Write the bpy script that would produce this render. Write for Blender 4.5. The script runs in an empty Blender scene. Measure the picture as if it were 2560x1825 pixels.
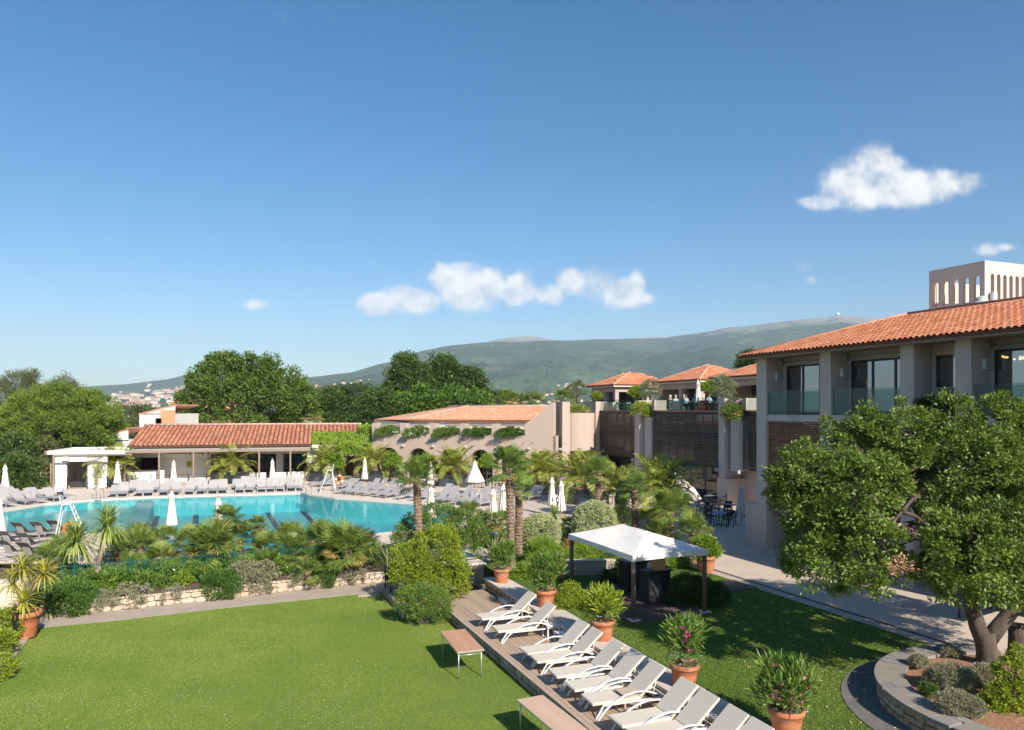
import bpy, math, random
import numpy as np
from mathutils import Vector, Matrix, noise as mnoise

# ------------------------------------------------------------------ scene, camera, sky, sun, exposure
SC = bpy.context.scene
COL = SC.collection
R = math.radians
FPX, CXP, HYP, CAMZ = 1868.0, 1280.0, 1027.0, 7.2      # focal length, centre and horizon in photo pixels, eye height

cam_d = bpy.data.cameras.new('camera')
cam = bpy.data.objects.new('camera', cam_d)
COL.objects.link(cam)
cam.location = (0, 0, CAMZ)
cam.rotation_euler = (R(90), 0, 0)
cam_d.sensor_width = 36.0
cam_d.lens = 36.0 * FPX / 2560.0
cam_d.shift_y = (HYP - 912.5) / 2560.0
cam_d.clip_start = 0.1
cam_d.clip_end = 60000
SC.camera = cam

SUN_EL, SUN_AZ = 33.0, 150.5            # azimuth clockwise from +Y
TOSUN = Vector((math.cos(R(SUN_EL)) * math.sin(R(SUN_AZ)), math.cos(R(SUN_EL)) * math.cos(R(SUN_AZ)), math.sin(R(SUN_EL))))
sun_d = bpy.data.lights.new('sun', 'SUN')
sun_d.energy = 4.9
sun_d.angle = R(0.5)
sun_d.color = (1.0, 0.91, 0.79)
sun = bpy.data.objects.new('sun', sun_d)
COL.objects.link(sun)
sun.rotation_euler = TOSUN.to_track_quat('Z', 'Y').to_euler()
sun.location = (30, -40, 60)

SC.view_settings.view_transform = 'Standard'
SC.view_settings.look = 'None'
SC.view_settings.gamma = 1.0
SC.view_settings.exposure = 0.78
SC.view_settings.use_curve_mapping = False
SC.cycles.use_denoising = True
SC.cycles.max_bounces = 7
SC.cycles.diffuse_bounces = 5
SC.cycles.glossy_bounces = 3
SC.cycles.transmission_bounces = 4
SC.cycles.transparent_max_bounces = 12
SC.cycles.volume_bounces = 0
SC.cycles.use_adaptive_sampling = True
SC.cycles.adaptive_threshold = 0.02
SC.cycles.caustics_reflective = False
SC.cycles.caustics_refractive = False

W = bpy.data.worlds.new('World')
SC.world = W
W.use_nodes = True
_nt = W.node_tree
_bg = _nt.nodes['Background']
_sky = _nt.nodes.new('ShaderNodeTexSky')
_sky.sky_type = 'NISHITA'
_sky.sun_disc = False
_sky.sun_elevation = R(SUN_EL)
_sky.sun_rotation = R(SUN_AZ)
_sky.altitude = 200
_sky.air_density = 1.0
_sky.dust_density = 0.8
_sky.ozone_density = 3.0
_hs = _nt.nodes.new('ShaderNodeHueSaturation'); _hs.inputs['Saturation'].default_value = 1.38; _nt.links.new(_sky.outputs[0], _hs.inputs['Color'])
# clouds: soft noise shapes at given bearings (x/y, z/y of the view direction), lit from the sun side
_tc = _nt.nodes.new('ShaderNodeTexCoord'); _sx = _nt.nodes.new('ShaderNodeSeparateXYZ'); _nt.links.new(_tc.outputs['Generated'], _sx.inputs[0])
def _wm(op, a, b=0.0, c=None):
    n = _nt.nodes.new('ShaderNodeMath'); n.operation = op
    for i, v in enumerate((a, b, c)):
        if v is None: continue
        if hasattr(v, 'is_linked'): _nt.links.new(v, n.inputs[i])
        else: n.inputs[i].default_value = v
    return n.outputs[0]
_yy = _wm('MAXIMUM', _sx.outputs[1], .05)
_a, _b = _wm('DIVIDE', _sx.outputs[0], _yy), _wm('DIVIDE', _sx.outputs[2], _yy)
def _wnoise(da, db, sc, det, w=0):
    c = _nt.nodes.new('ShaderNodeCombineXYZ'); _nt.links.new(_wm('ADD', _a, da), c.inputs[0]); _nt.links.new(_wm('ADD', _b, db), c.inputs[1]); c.inputs[2].default_value = w
    n = _nt.nodes.new('ShaderNodeTexNoise'); n.inputs['Scale'].default_value = sc; n.inputs['Detail'].default_value = det; n.inputs['Roughness'].default_value = .58
    _nt.links.new(c.outputs[0], n.inputs[0]); return n.outputs[0]
CLOUDS = [(950, 762, 46, 26, 1), (1010, 750, 55, 32, 1), (1060, 755, 36, 26, 1), (1112, 694, 34, 34, 1), (1165, 712, 58, 52, 1.1), (1218, 716, 42, 44, 1.1), (1195, 752, 60, 26, .9), (1300, 712, 38, 34, .95), (1350, 735, 55, 28, .9), (1285, 745, 36, 22, .9),
          (1440, 705, 46, 30, .95), (1490, 716, 52, 38, 1), (1545, 735, 62, 36, .95), (1592, 718, 22, 36, .9), (1618, 746, 34, 16, .7), (2190, 415, 66, 52, .95), (2160, 470, 100, 48, 1), (2262, 468, 112, 44, 1), (2360, 458, 95, 30, .85), (2080, 505, 90, 20, .75),
          (2430, 465, 60, 15, .55), (2460, 622, 42, 18, .6), (2510, 618, 36, 12, .5), (2010, 662, 34, 26, .2), (2032, 702, 30, 20, .24), (640, 762, 40, 16, .6), (770, 40, 140, 46, .12), (130, 345, 80, 22, .1), (370, 835, 80, 10, .42), (470, 832, 40, 9, .4), (370, 225, 50, 16, .08), (850, 780, 40, 8, .4)]
_f = None
for (cx_, cy_, rx_, ry_, w_) in CLOUDS:
    ca, cb, ra, rb = (cx_ - CXP) / FPX, (HYP - cy_) / FPX, rx_ / FPX * 1.5, ry_ / FPX * 1.45
    u_, v_ = _wm('MULTIPLY_ADD', _a, 1 / ra, -ca / ra), _wm('MULTIPLY_ADD', _b, 1 / rb, -cb / rb)
    r2 = _wm('ADD', _wm('MULTIPLY', u_, u_), _wm('MULTIPLY', v_, v_))
    e_ = _wm('SUBTRACT', w_, _wm('MULTIPLY', r2, .95))
    _f = e_ if _f is None else _wm('SMOOTH_MAX', _f, e_, .18)
_n1 = _wnoise(0, 0, 22, 9); _n2 = _wnoise(.007, .022, 22, 6); _n3 = _wnoise(0, 0, 9, 4, 3)
_d0 = _wm('ADD', _f, _wm('MULTIPLY', _wm('SUBTRACT', _n1, .5), 2.2)); _d0 = _wm('ADD', _d0, _wm('MULTIPLY', _wm('SUBTRACT', _n3, .5), .9))
_mr = _nt.nodes.new('ShaderNodeMapRange'); _mr.interpolation_type = 'SMOOTHSTEP'; _mr.inputs[1].default_value = .04; _mr.inputs[2].default_value = .95
_nt.links.new(_d0, _mr.inputs[0])
_den = _wm('MULTIPLY', _mr.outputs[0], _wm('MINIMUM', _wm('MAXIMUM', _wm('ADD', _f, .34), 0.0), .94))
_lit = _wm('ADD', _wm('MULTIPLY', _wm('SUBTRACT', _n1, _n2), 3.0), .60)
_cl = _nt.nodes.new('ShaderNodeMix'); _cl.data_type = 'RGBA'; _nt.links.new(_lit, _cl.inputs[0])
_cl.inputs[6].default_value = (5.0, 5.4, 6.1, 1); _cl.inputs[7].default_value = (8.8, 8.6, 8.4, 1)
_cx = _nt.nodes.new('ShaderNodeMix'); _cx.data_type = 'RGBA'; _nt.links.new(_den, _cx.inputs[0]); _nt.links.new(_hs.outputs[0], _cx.inputs[6]); _nt.links.new(_cl.outputs[2], _cx.inputs[7])
_nt.links.new(_cx.outputs[2], _bg.inputs[0])
_bg.inputs[1].default_value = 0.079

# ------------------------------------------------------------------ positions
def G(x, y, z=0.0):
    """photo pixel -> point on the level z"""
    d = (CAMZ - z) * FPX / (y - HYP)
    return Vector(((x - CXP) * d / FPX, d, z))
def AT(x, y, Y):
    """photo pixel -> point at depth Y"""
    return Vector(((x - CXP) * Y / FPX, Y, CAMZ - (y - HYP) * Y / FPX))
TH = R(22.0)
UX, UY = math.sin(TH), -math.cos(TH)           # u: along the terrace, towards the viewer
VX, VY = math.cos(TH), math.sin(TH)            # v: away from the lawn, into the building
def UV(u, v, z=0.0):
    return Vector((u * UX + v * VX, u * UY + v * VY, z))
def toUV(p):
    return (p[0] * UX + p[1] * UY, p[0] * VX + p[1] * VY)
ANG_V = math.atan2(VY, VX)                     # rotation that turns local x into v
ANG_U = math.atan2(UY, UX)                     # rotation that turns local x into u
Z_DECK, Z_UP = 0.35, 0.72                      # deck level, upper lawn / paving / pool deck level
def u_at(px, v):
    """u of the point on the line v=const seen at photo column px"""
    r = (px - CXP) / FPX
    # u*UX+v*VX = r*(u*UY+v*VY)
    return v * (r * VY - VX) / (UX - r * UY)

# ------------------------------------------------------------------ mesh helpers
class MB:
    """collects polygons; build() links ONE mesh object"""
    def __init__(s):
        s.v, s.f, s.m = [], [], []
        s.mi = 0
    def add(s, vs, fs):
        o = len(s.v)
        s.v.extend([tuple(p) for p in vs])
        for f in fs:
            s.f.append([i + o for i in f]); s.m.append(s.mi)
        return s
    def quad(s, a, b, c, d):
        return s.add([a, b, c, d], [(0, 1, 2, 3)])
    def box(s, x0, x1, y0, y1, z0, z1):
        return s.add([(x0, y0, z0), (x1, y0, z0), (x1, y1, z0), (x0, y1, z0), (x0, y0, z1), (x1, y0, z1), (x1, y1, z1), (x0, y1, z1)],
                     [(3, 2, 1, 0), (4, 5, 6, 7), (0, 1, 5, 4), (1, 2, 6, 5), (2, 3, 7, 6), (3, 0, 4, 7)])
    def cbox(s, x0, x1, y0, y1, z0, z1, b=0.01):
        """box with chamfered edges"""
        import itertools
        xs, ys, zs = (x0, x1), (y0, y1), (z0, z1)
        V, idx = [], {}
        for i, j, k in itertools.product((0, 1), repeat=3):
            sx, sy, sz = (b if i == 0 else -b), (b if j == 0 else -b), (b if k == 0 else -b)
            for ax in range(3):
                p = [xs[i], ys[j], zs[k]]
                if ax != 0: p[0] += sx
                if ax != 1: p[1] += sy
                if ax != 2: p[2] += sz
                idx[(i, j, k, ax)] = len(V); V.append(p)
        F = []
        F.append([idx[(0, 0, 0, 0)], idx[(0, 0, 1, 0)], idx[(0, 1, 1, 0)], idx[(0, 1, 0, 0)]])
        F.append([idx[(1, 0, 0, 0)], idx[(1, 1, 0, 0)], idx[(1, 1, 1, 0)], idx[(1, 0, 1, 0)]])
        F.append([idx[(0, 0, 0, 1)], idx[(1, 0, 0, 1)], idx[(1, 0, 1, 1)], idx[(0, 0, 1, 1)]])
        F.append([idx[(0, 1, 0, 1)], idx[(0, 1, 1, 1)], idx[(1, 1, 1, 1)], idx[(1, 1, 0, 1)]])
        F.append([idx[(0, 0, 0, 2)], idx[(0, 1, 0, 2)], idx[(1, 1, 0, 2)], idx[(1, 0, 0, 2)]])
        F.append([idx[(0, 0, 1, 2)], idx[(1, 0, 1, 2)], idx[(1, 1, 1, 2)], idx[(0, 1, 1, 2)]])
        for j in (0, 1):
            for k in (0, 1):   # edges along x
                q = [idx[(0, j, k, 1)], idx[(1, j, k, 1)], idx[(1, j, k, 2)], idx[(0, j, k, 2)]]
                F.append(q if (j + k) % 2 else q[::-1])
        for i in (0, 1):
            for k in (0, 1):
                q = [idx[(i, 0, k, 0)], idx[(i, 1, k, 0)], idx[(i, 1, k, 2)], idx[(i, 0, k, 2)]]
                F.append(q[::-1] if (i + k) % 2 else q)
        for i in (0, 1):
            for j in (0, 1):
                q = [idx[(i, j, 0, 0)], idx[(i, j, 1, 0)], idx[(i, j, 1, 1)], idx[(i, j, 0, 1)]]
                F.append(q if (i + j) % 2 else q[::-1])
        for i, j, k in itertools.product((0, 1), repeat=3):
            q = [idx[(i, j, k, 0)], idx[(i, j, k, 1)], idx[(i, j, k, 2)]]
            F.append(q if (i + j + k) % 2 else q[::-1])
        return s.add(V, F)
    def prism(s, poly, z0, z1):
        """closed prism over an XY polygon"""
        n = len(poly)
        a = sum(poly[i][0] * poly[(i + 1) % n][1] - poly[(i + 1) % n][0] * poly[i][1] for i in range(n))
        if a < 0: poly = poly[::-1]
        vs = [(p[0], p[1], z0) for p in poly] + [(p[0], p[1], z1) for p in poly]
        fs = [list(range(n))[::-1], list(range(n, 2 * n))] + [(i, (i + 1) % n, n + (i + 1) % n, n + i) for i in range(n)]
        return s.add(vs, fs)
    def sheet(s, poly, z):
        n = len(poly)
        a = sum(poly[i][0] * poly[(i + 1) % n][1] - poly[(i + 1) % n][0] * poly[i][1] for i in range(n))
        if a < 0: poly = poly[::-1]
        return s.add([(p[0], p[1], z) for p in poly], [list(range(n))])
    def tube(s, pts, rad, n=6, cap=True, flat=None):
        pts = [Vector(p) for p in pts]
        if not hasattr(rad, '__len__'): rad = [rad] * len(pts)
        t0 = (pts[1] - pts[0]).normalized()
        ref = Vector((0, 0, 1)) if abs(t0.z) < .9 else Vector((1, 0, 0))
        a = t0.cross(ref).normalized()
        o = len(s.v)
        for i, p in enumerate(pts):
            t = (pts[min(i + 1, len(pts) - 1)] - pts[max(i - 1, 0)]).normalized()
            a = (a - t * a.dot(t)).normalized()
            b = t.cross(a)
            for k in range(n):
                w = 2 * math.pi * (k + .5) / n
                s.v.append(tuple(p + (a * math.cos(w) * (flat or 1) + b * math.sin(w)) * rad[i]))
        for i in range(len(pts) - 1):
            for k in range(n):
                s.f.append([o + i * n + k, o + i * n + (k + 1) % n, o + (i + 1) * n + (k + 1) % n, o + (i + 1) * n + k]); s.m.append(s.mi)
        if cap:
            s.f.append([o + k for k in range(n)][::-1]); s.m.append(s.mi)
            s.f.append([o + (len(pts) - 1) * n + k for k in range(n)]); s.m.append(s.mi)
        return s
    def bar(s, p, q, w, h):
        """rectangular bar from p to q, w wide, h high"""
        p, q = Vector(p), Vector(q)
        t = (q - p).normalized()
        ref = Vector((0, 0, 1)) if abs(t.z) < .95 else Vector((0, 1, 0))
        a = t.cross(ref).normalized() * (w / 2)
        b = a.cross(t).normalized() * (h / 2)
        vs = [p - a - b, p + a - b, p + a + b, p - a + b, q - a - b, q + a - b, q + a + b, q - a + b]
        return s.add(vs, [(0, 1, 2, 3), (7, 6, 5, 4), (1, 0, 4, 5), (2, 1, 5, 6), (3, 2, 6, 7), (0, 3, 7, 4)])
    def lathe(s, prof, n=16, c=(0, 0)):
        o = len(s.v)
        for r, z in prof:
            for k in range(n):
                w = 2 * math.pi * k / n
                s.v.append((c[0] + r * math.cos(w), c[1] + r * math.sin(w), z))
        for i in range(len(prof) - 1):
            for k in range(n):
                s.f.append([o + i * n + k, o + i * n + (k + 1) % n, o + (i + 1) * n + (k + 1) % n, o + (i + 1) * n + k]); s.m.append(s.mi)
        return s
    def mesh(s, name, smooth=False):
        me = bpy.data.meshes.new(name)
        me.from_pydata(s.v, [], s.f)
        if any(s.m): me.polygons.foreach_set('material_index', s.m)
        if smooth: me.polygons.foreach_set('use_smooth', [True] * len(s.f))
        me.update()
        return me
    def build(s, name, mat, parent=None, smooth=False, loc=None, rz=None):
        return obj(name, s.mesh(name, smooth), mat, parent, loc, rz)

def obj(name, me, mat=None, parent=None, loc=None, rz=None):
    o = bpy.data.objects.new(name, me)
    COL.objects.link(o)
    if mat is not None and not me.materials:
        for m in (mat if isinstance(mat, (list, tuple)) else [mat]): me.materials.append(m)
    if parent is not None: o.parent = parent
    if loc is not None: o.location = loc
    if rz is not None: o.rotation_euler = (0, 0, rz)
    return o
def tag(o, label=None, cat=None, group=None, kind=None):
    if label: o['label'] = label
    if cat: o['category'] = cat
    if group: o['group'] = group
    if kind: o['kind'] = kind
    return o
def struct(o): o['kind'] = 'structure'; return o
def stuff(o): o['kind'] = 'stuff'; return o
def thing(name, label, cat, loc=(0, 0, 0), rz=0, group=None):
    o = bpy.data.objects.new(name, None)
    COL.objects.link(o)
    o.location = loc; o.rotation_euler = (0, 0, rz)
    o.empty_display_size = .2
    return tag(o, label, cat, group)
def copy_tree(o, parent=None):
    c = o.copy(); COL.objects.link(c)
    c.parent = parent
    for ch in KIDS.get(o.name, o.children): copy_tree(ch, c)
    return c
KIDS = {}
def freeze(o):
    """remember a prototype's children so that copying is cheap"""
    KIDS[o.name] = list(o.children)
    for ch in o.children: freeze(ch)
    return o
def place(proto, first, loc, rz, label, scale=None):
    o = proto if first else copy_tree(proto)
    o.location = loc; o.rotation_euler = (0, 0, rz)
    if scale: o.scale = (scale,) * 3 if not hasattr(scale, '__len__') else scale
    o['label'] = label
    return o
ORD = ['first', 'second', 'third', 'fourth', 'fifth', 'sixth', 'seventh', 'eighth', 'ninth', 'tenth', 'eleventh', 'twelfth', 'thirteenth',
       'fourteenth', 'fifteenth', 'sixteenth', 'seventeenth', 'eighteenth', 'nineteenth', 'twentieth', 'twenty-first', 'twenty-second', 'twenty-third',
       'twenty-fourth', 'twenty-fifth', 'twenty-sixth', 'twenty-seventh', 'twenty-eighth', 'twenty-ninth', 'thirtieth']

# ------------------------------------------------------------------ materials (procedural)
def _mix(nt, a, b, fac):
    n = nt.nodes.new('ShaderNodeMix'); n.data_type = 'RGBA'
    for sock, v in ((n.inputs[6], a), (n.inputs[7], b)):
        if hasattr(v, 'is_linked'): nt.links.new(v, sock)
        else: sock.default_value = (*v[:3], 1)
    if hasattr(fac, 'is_linked'): nt.links.new(fac, n.inputs[0])
    else: n.inputs[0].default_value = fac
    return n.outputs[2]
def _noise(nt, scale, detail=4, rough=.6, coord='Object', stretch=None, dist=0):
    tc = nt.nodes.new('ShaderNodeTexCoord')
    n = nt.nodes.new('ShaderNodeTexNoise')
    n.inputs['Scale'].default_value = scale; n.inputs['Detail'].default_value = detail
    n.inputs['Roughness'].default_value = rough; n.inputs['Distortion'].default_value = dist
    if coord == 'World':
        g = nt.nodes.new('ShaderNodeNewGeometry'); src = g.outputs['Position']
    else: src = tc.outputs[coord]
    if stretch:
        mp = nt.nodes.new('ShaderNodeMapping'); mp.inputs['Scale'].default_value = stretch
        nt.links.new(src, mp.inputs[0]); src = mp.outputs[0]
    nt.links.new(src, n.inputs[0])
    return n.outputs[0]
def _ramp(nt, fac, a, b):
    r = nt.nodes.new('ShaderNodeMapRange')
    r.inputs[1].default_value = a; r.inputs[2].default_value = b
    nt.links.new(fac, r.inputs[0])
    return r.outputs[0]
def _math(nt, op, a, b):
    n = nt.nodes.new('ShaderNodeMath'); n.operation = op
    for i, v in enumerate((a, b)):
        if hasattr(v, 'is_linked'): nt.links.new(v, n.inputs[i])
        else: n.inputs[i].default_value = v
    return n.outputs[0]
def new_mat(name):
    m = bpy.data.materials.new(name); m.use_nodes = True
    return m, m.node_tree, m.node_tree.nodes['Principled BSDF']
def bump(nt, b, h, strength=.3, dist=.02):
    n = nt.nodes.new('ShaderNodeBump'); n.inputs['Strength'].default_value = strength; n.inputs['Distance'].default_value = dist
    nt.links.new(h, n.inputs['Height']); nt.links.new(n.outputs[0], b.inputs['Normal'])
def M_plain(name, c, rough=.6, c2=None, scale=6, metal=0, rnd=None, bumps=None, coord='Object', stretch=None, spec=None, lo=.35, hi=.65, island=False):
    """base colour, second colour by noise, object/island random tint, bump"""
    m, nt, b = new_mat(name)
    col = None
    if c2 is not None:
        n = _noise(nt, scale, 5, .65, coord, stretch)
        col = _mix(nt, c, c2, _ramp(nt, n, lo, hi))
    if rnd is not None:
        if island:
            g = nt.nodes.new('ShaderNodeNewGeometry'); rr = g.outputs['Random Per Island']
        else:
            g = nt.nodes.new('ShaderNodeObjectInfo'); rr = g.outputs['Random']
        col = _mix(nt, col if col is not None else c, rnd, _math(nt, 'MULTIPLY', rr, .9))
    if col is not None: nt.links.new(col, b.inputs['Base Color'])
    else: b.inputs['Base Color'].default_value = (*c, 1)
    b.inputs['Roughness'].default_value = rough; b.inputs['Metallic'].default_value = metal
    if spec is not None: b.inputs['Specular IOR Level'].default_value = spec
    if bumps:
        bump(nt, b, _noise(nt, bumps[0], 5, .65, coord, stretch), bumps[1], bumps[2])
    return m
def M_leaf(name, dark, light, tip=None, trans=.35, rough=.45, big=.35, spec=.3, isl=.65):
    """foliage: tint per leaf (island), slow patches, light through the blade"""
    m, nt, b = new_mat(name)
    dark, light = tuple(c * 1.15 for c in dark), tuple(min(c * 1.22, .9) for c in light)
    g = nt.nodes.new('ShaderNodeNewGeometry')
    n = _noise(nt, big, 2, .5, 'World')
    f = _math(nt, 'ADD', _math(nt, 'MULTIPLY', g.outputs['Random Per Island'], isl), _math(nt, 'MULTIPLY', _ramp(nt, n, .32, .68), 1 - isl))
    col = _mix(nt, dark, light, f)
    if tip is not None:
        col = _mix(nt, col, tip, _ramp(nt, g.outputs['Random Per Island'], .86, .97))
    nt.links.new(col, b.inputs['Base Color'])
    b.inputs['Roughness'].default_value = rough
    b.inputs['Specular IOR Level'].default_value = spec
    t = nt.nodes.new('ShaderNodeBsdfTranslucent'); nt.links.new(_mix(nt, col, (.5, .6, .05), .25), t.inputs[0])
    ms = nt.nodes.new('ShaderNodeMixShader'); ms.inputs[0].default_value = trans
    nt.links.new(b.outputs[0], ms.inputs[1]); nt.links.new(t.outputs[0], ms.inputs[2])
    nt.links.new(ms.outputs[0], nt.nodes['Material Output'].inputs[0])
    return m
def M_glass(name, tint=(.8, .9, .88), refl=1.0, rough=.0, base=.06):
    """thin pane: tinted see-through with fresnel reflection"""
    m, nt, b = new_mat(name)
    nt.nodes.remove(b)
    tr = nt.nodes.new('ShaderNodeBsdfTransparent'); tr.inputs[0].default_value = (*tint, 1)
    gl = nt.nodes.new('ShaderNodeBsdfGlossy'); gl.inputs['Roughness'].default_value = rough
    lw = nt.nodes.new('ShaderNodeLayerWeight'); lw.inputs[0].default_value = .35
    f = _math(nt, 'ADD', _math(nt, 'MULTIPLY', lw.outputs['Fresnel'], refl), base)
    ms = nt.nodes.new('ShaderNodeMixShader')
    nt.links.new(f, ms.inputs[0]); nt.links.new(tr.outputs[0], ms.inputs[1]); nt.links.new(gl.outputs[0], ms.inputs[2])
    nt.links.new(ms.outputs[0], nt.nodes['Material Output'].inputs[0])
    return m

PLASTER = M_plain('taupe_plaster', (.475, .375, .315), .85, (.40, .315, .265), .9, bumps=(14, .25, .01), coord='World', stretch=(1.1, 1.1, .14), lo=.46, hi=.78)
WING = M_plain('shade_lifted_plaster', (.55, .465, .42), .85, (.47, .395, .36), .9, bumps=(14, .25, .01), coord='World', stretch=(1.1, 1.1, .14), lo=.46, hi=.78)  # taupe plaster lightened: fill light for the shaded wings put into its colour
PLASTER_LIGHT = M_plain('cream_plaster', (.62, .52, .42), .85, (.68, .58, .48), .8, bumps=(14, .2, .01))
TOWER = M_plain('pale_pink_plaster', (.76, .61, .51), .85, (.68, .54, .45), .4, bumps=(10, .2, .01))
WHITE = M_plain('white_paint', (.78, .77, .74), .6, (.70, .69, .66), 2)
GREYWOOD = M_plain('grey_boarding', (.60, .60, .60), .7, (.66, .66, .65), 3)
TILE = M_plain('terracotta_tile', (.50, .16, .07), .8, (.30, .10, .05), 1.6, lo=.5, hi=.72, rnd=(.66, .30, .17), bumps=(40, .3, .01), coord='World')
TILE_I = M_plain('terracotta_tile_field', (.50, .16, .07), .8, (.30, .10, .05), 1.6, lo=.5, hi=.72, rnd=(.66, .30, .17), bumps=(40, .3, .01), coord='World', island=True)
TILE_OLD = M_plain('weathered_tile', (.40, .135, .075), .85, (.24, .11, .07), 2.0, rnd=(.48, .21, .12), bumps=(40, .3, .01), coord='World')
TILE_OLD_I = M_plain('weathered_tile_field', (.40, .135, .075), .85, (.24, .11, .07), 2.0, rnd=(.48, .21, .12), bumps=(40, .3, .01), coord='World', island=True)
TILE_PALE_I = M_plain('pale_tile_field', (.55, .22, .12), .85, (.45, .17, .09), 2.0, rnd=(.62, .36, .24), bumps=(40, .3, .01), coord='World', island=True)
OLDWOOD = M_plain('weathered_wood', (.20, .15, .11), .85, (.33, .26, .20), 5, stretch=(1, 1, 6), bumps=(20, .3, .01))
DECKWOOD = M_plain('deck_wood', (.40, .29, .21), .75, (.48, .365, .275), 4, rnd=(.35, .255, .185), coord='Object', stretch=(.6, 8, 8), bumps=(30, .2, .005))
DARKDECK = M_plain('dark_deck_wood', (.10, .075, .06), .75, (.16, .12, .09), 4, rnd=(.08, .06, .05), stretch=(.6, 8, 8))
SLAT_DARK = M_plain('dark_slat', (.035, .028, .024), .45, (.075, .062, .055), 3, rnd=(.11, .10, .095), stretch=(.4, 6, 6))
SLAT_BROWN = M_plain('brown_slat', (.34, .15, .07), .6, (.42, .20, .10), 3, rnd=(.26, .11, .055), stretch=(.4, 6, 6))
RUST = M_plain('rust_board', (.22, .075, .03), .7, (.30, .12, .05), 3)
BLACK = M_plain('black_metal', (.012, .012, .013), .45)
DARKGREY = M_plain('anthracite', (.03, .033, .038), .5)
GREENMETAL = M_plain('green_metal', (.008, .10, .085), .45)
STEEL = M_plain('brushed_steel', (.55, .55, .55), .3, metal=1)
GALV = M_plain('galvanised_steel', (.62, .63, .63), .35, metal=.6)
WHITEMETAL = M_plain('white_metal', (.66, .66, .65), .4)
GREYMETAL = M_plain('grey_metal', (.42, .42, .43), .4, metal=.3)
SLING = M_plain('beige_sling', (.63, .57, .475), .75, (.58, .52, .43), 60, bumps=(220, .5, .003))
SLING_GREY = M_plain('grey_sling', (.37, .355, .35), .75, (.34, .325, .32), 5)
SLING_SHADED = M_plain('shaded_grey_sling', (.15, .13, .115), .7, (.12, .105, .095), 5)  # darker copy of the grey sling; shade on the backrests put into colour
CANVAS = M_plain('cream_canvas', (.74, .69, .63), .85, (.68, .62, .55), 2.5, bumps=(5, .3, .03))
CANVAS2 = M_plain('white_canvas', (.82, .78, .72), .8, (.72, .66, .58), 1.1, bumps=(3.5, .5, .05), lo=.45, hi=.8)
ORANGE = M_plain('orange_wood', (.62, .20, .03), .5)
POT = M_plain('terracotta_pot', (.50, .17, .075), .85, (.58, .33, .22), 3, bumps=(25, .2, .005), coord='World', lo=.5, hi=.78)
SOIL = M_plain('soil', (.10, .065, .045), .95, (.16, .11, .075), 8, bumps=(20, .6, .04))
BARK_CHIPS = M_plain('bark_chips', (.27, .135, .075), .95, (.48, .27, .155), 22, bumps=(45, .9, .03), lo=.45, hi=.6)
BARK = M_plain('bark', (.06, .046, .038), .95, (.115, .09, .072), 5, stretch=(1, 1, .25), bumps=(14, .8, .04))
BARK_PALE = M_plain('pale_bark', (.26, .20, .155), .9, (.34, .28, .22), 5, stretch=(1, 1, .3), bumps=(14, .6, .03))
PALM_BARK = M_plain('palm_fibre', (.16, .10, .065), .95, (.30, .21, .15), 10, bumps=(20, .8, .03))
STONE = M_plain('limestone', (.54, .42, .31), .9, (.42, .30, .20), 3, rnd=(.60, .52, .43), bumps=(12, .5, .02), coord='World')
STONE_PINK = M_plain('mixed_stone', (.36, .27, .19), .9, (.28, .21, .155), 3, rnd=(.44, .36, .28), bumps=(12, .5, .02), coord='World')
MORTAR = M_plain('mortar', (.42, .34, .26), .95, (.34, .27, .21), 6, bumps=(16, .6, .02))
SLATE = M_plain('grey_flagstone', (.20, .195, .19), .75, (.29, .27, .245), 2, rnd=(.26, .225, .19), bumps=(14, .3, .01), coord='World')
COPING = M_plain('white_coping', (.55, .49, .43), .8, (.48, .42, .365), 3, rnd=(.60, .545, .49), bumps=(20, .3, .008), coord='World')
TABLETOP = M_plain('beech_laminate', (.56, .30, .185), .55, (.50, .255, .15), 2, stretch=(.3, 5, 1))
TABLETOP2 = M_plain('pale_beech_laminate', (.62, .43, .30), .55, (.56, .37, .25), 2, stretch=(.3, 5, 1))
TOWEL = M_plain('peach_towel', (.62, .38, .24), .95, bumps=(80, .5, .01))
PURPLE = M_plain('purple_paint', (.20, .11, .42), .5)
MAUVE = M_plain('mauve_cushion', (.11, .025, .07), .9)
RED = M_plain('red_paint', (.60, .03, .025), .4)
WICKER = M_plain('wicker', (.36, .23, .12), .8)
TEAL = M_plain('teal_metal', (.10, .20, .19), .45)
SIGNGREEN = M_plain('green_sign', (.36, .40, .02), .6)
LEADGREY = M_plain('lead_grey', (.45, .48, .47), .55)
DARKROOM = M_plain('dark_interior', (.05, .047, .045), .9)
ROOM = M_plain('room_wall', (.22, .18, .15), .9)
GLASS = M_glass('window_glass', (.50, .56, .56), 1.0, base=.34)
GLASS_DARK = M_glass('dark_window_glass', (.16, .18, .19), 1.0, base=.08)
GLASS_RAIL = M_glass('balustrade_glass', (.74, .84, .84), .06, base=.01)
SKIN = M_plain('skin', (.55, .33, .24), .6)
# ------------------------------------------------------------------ ground, lawns, paths, pool
from mathutils.geometry import tessellate_polygon
RNG = random.Random(11)

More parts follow.
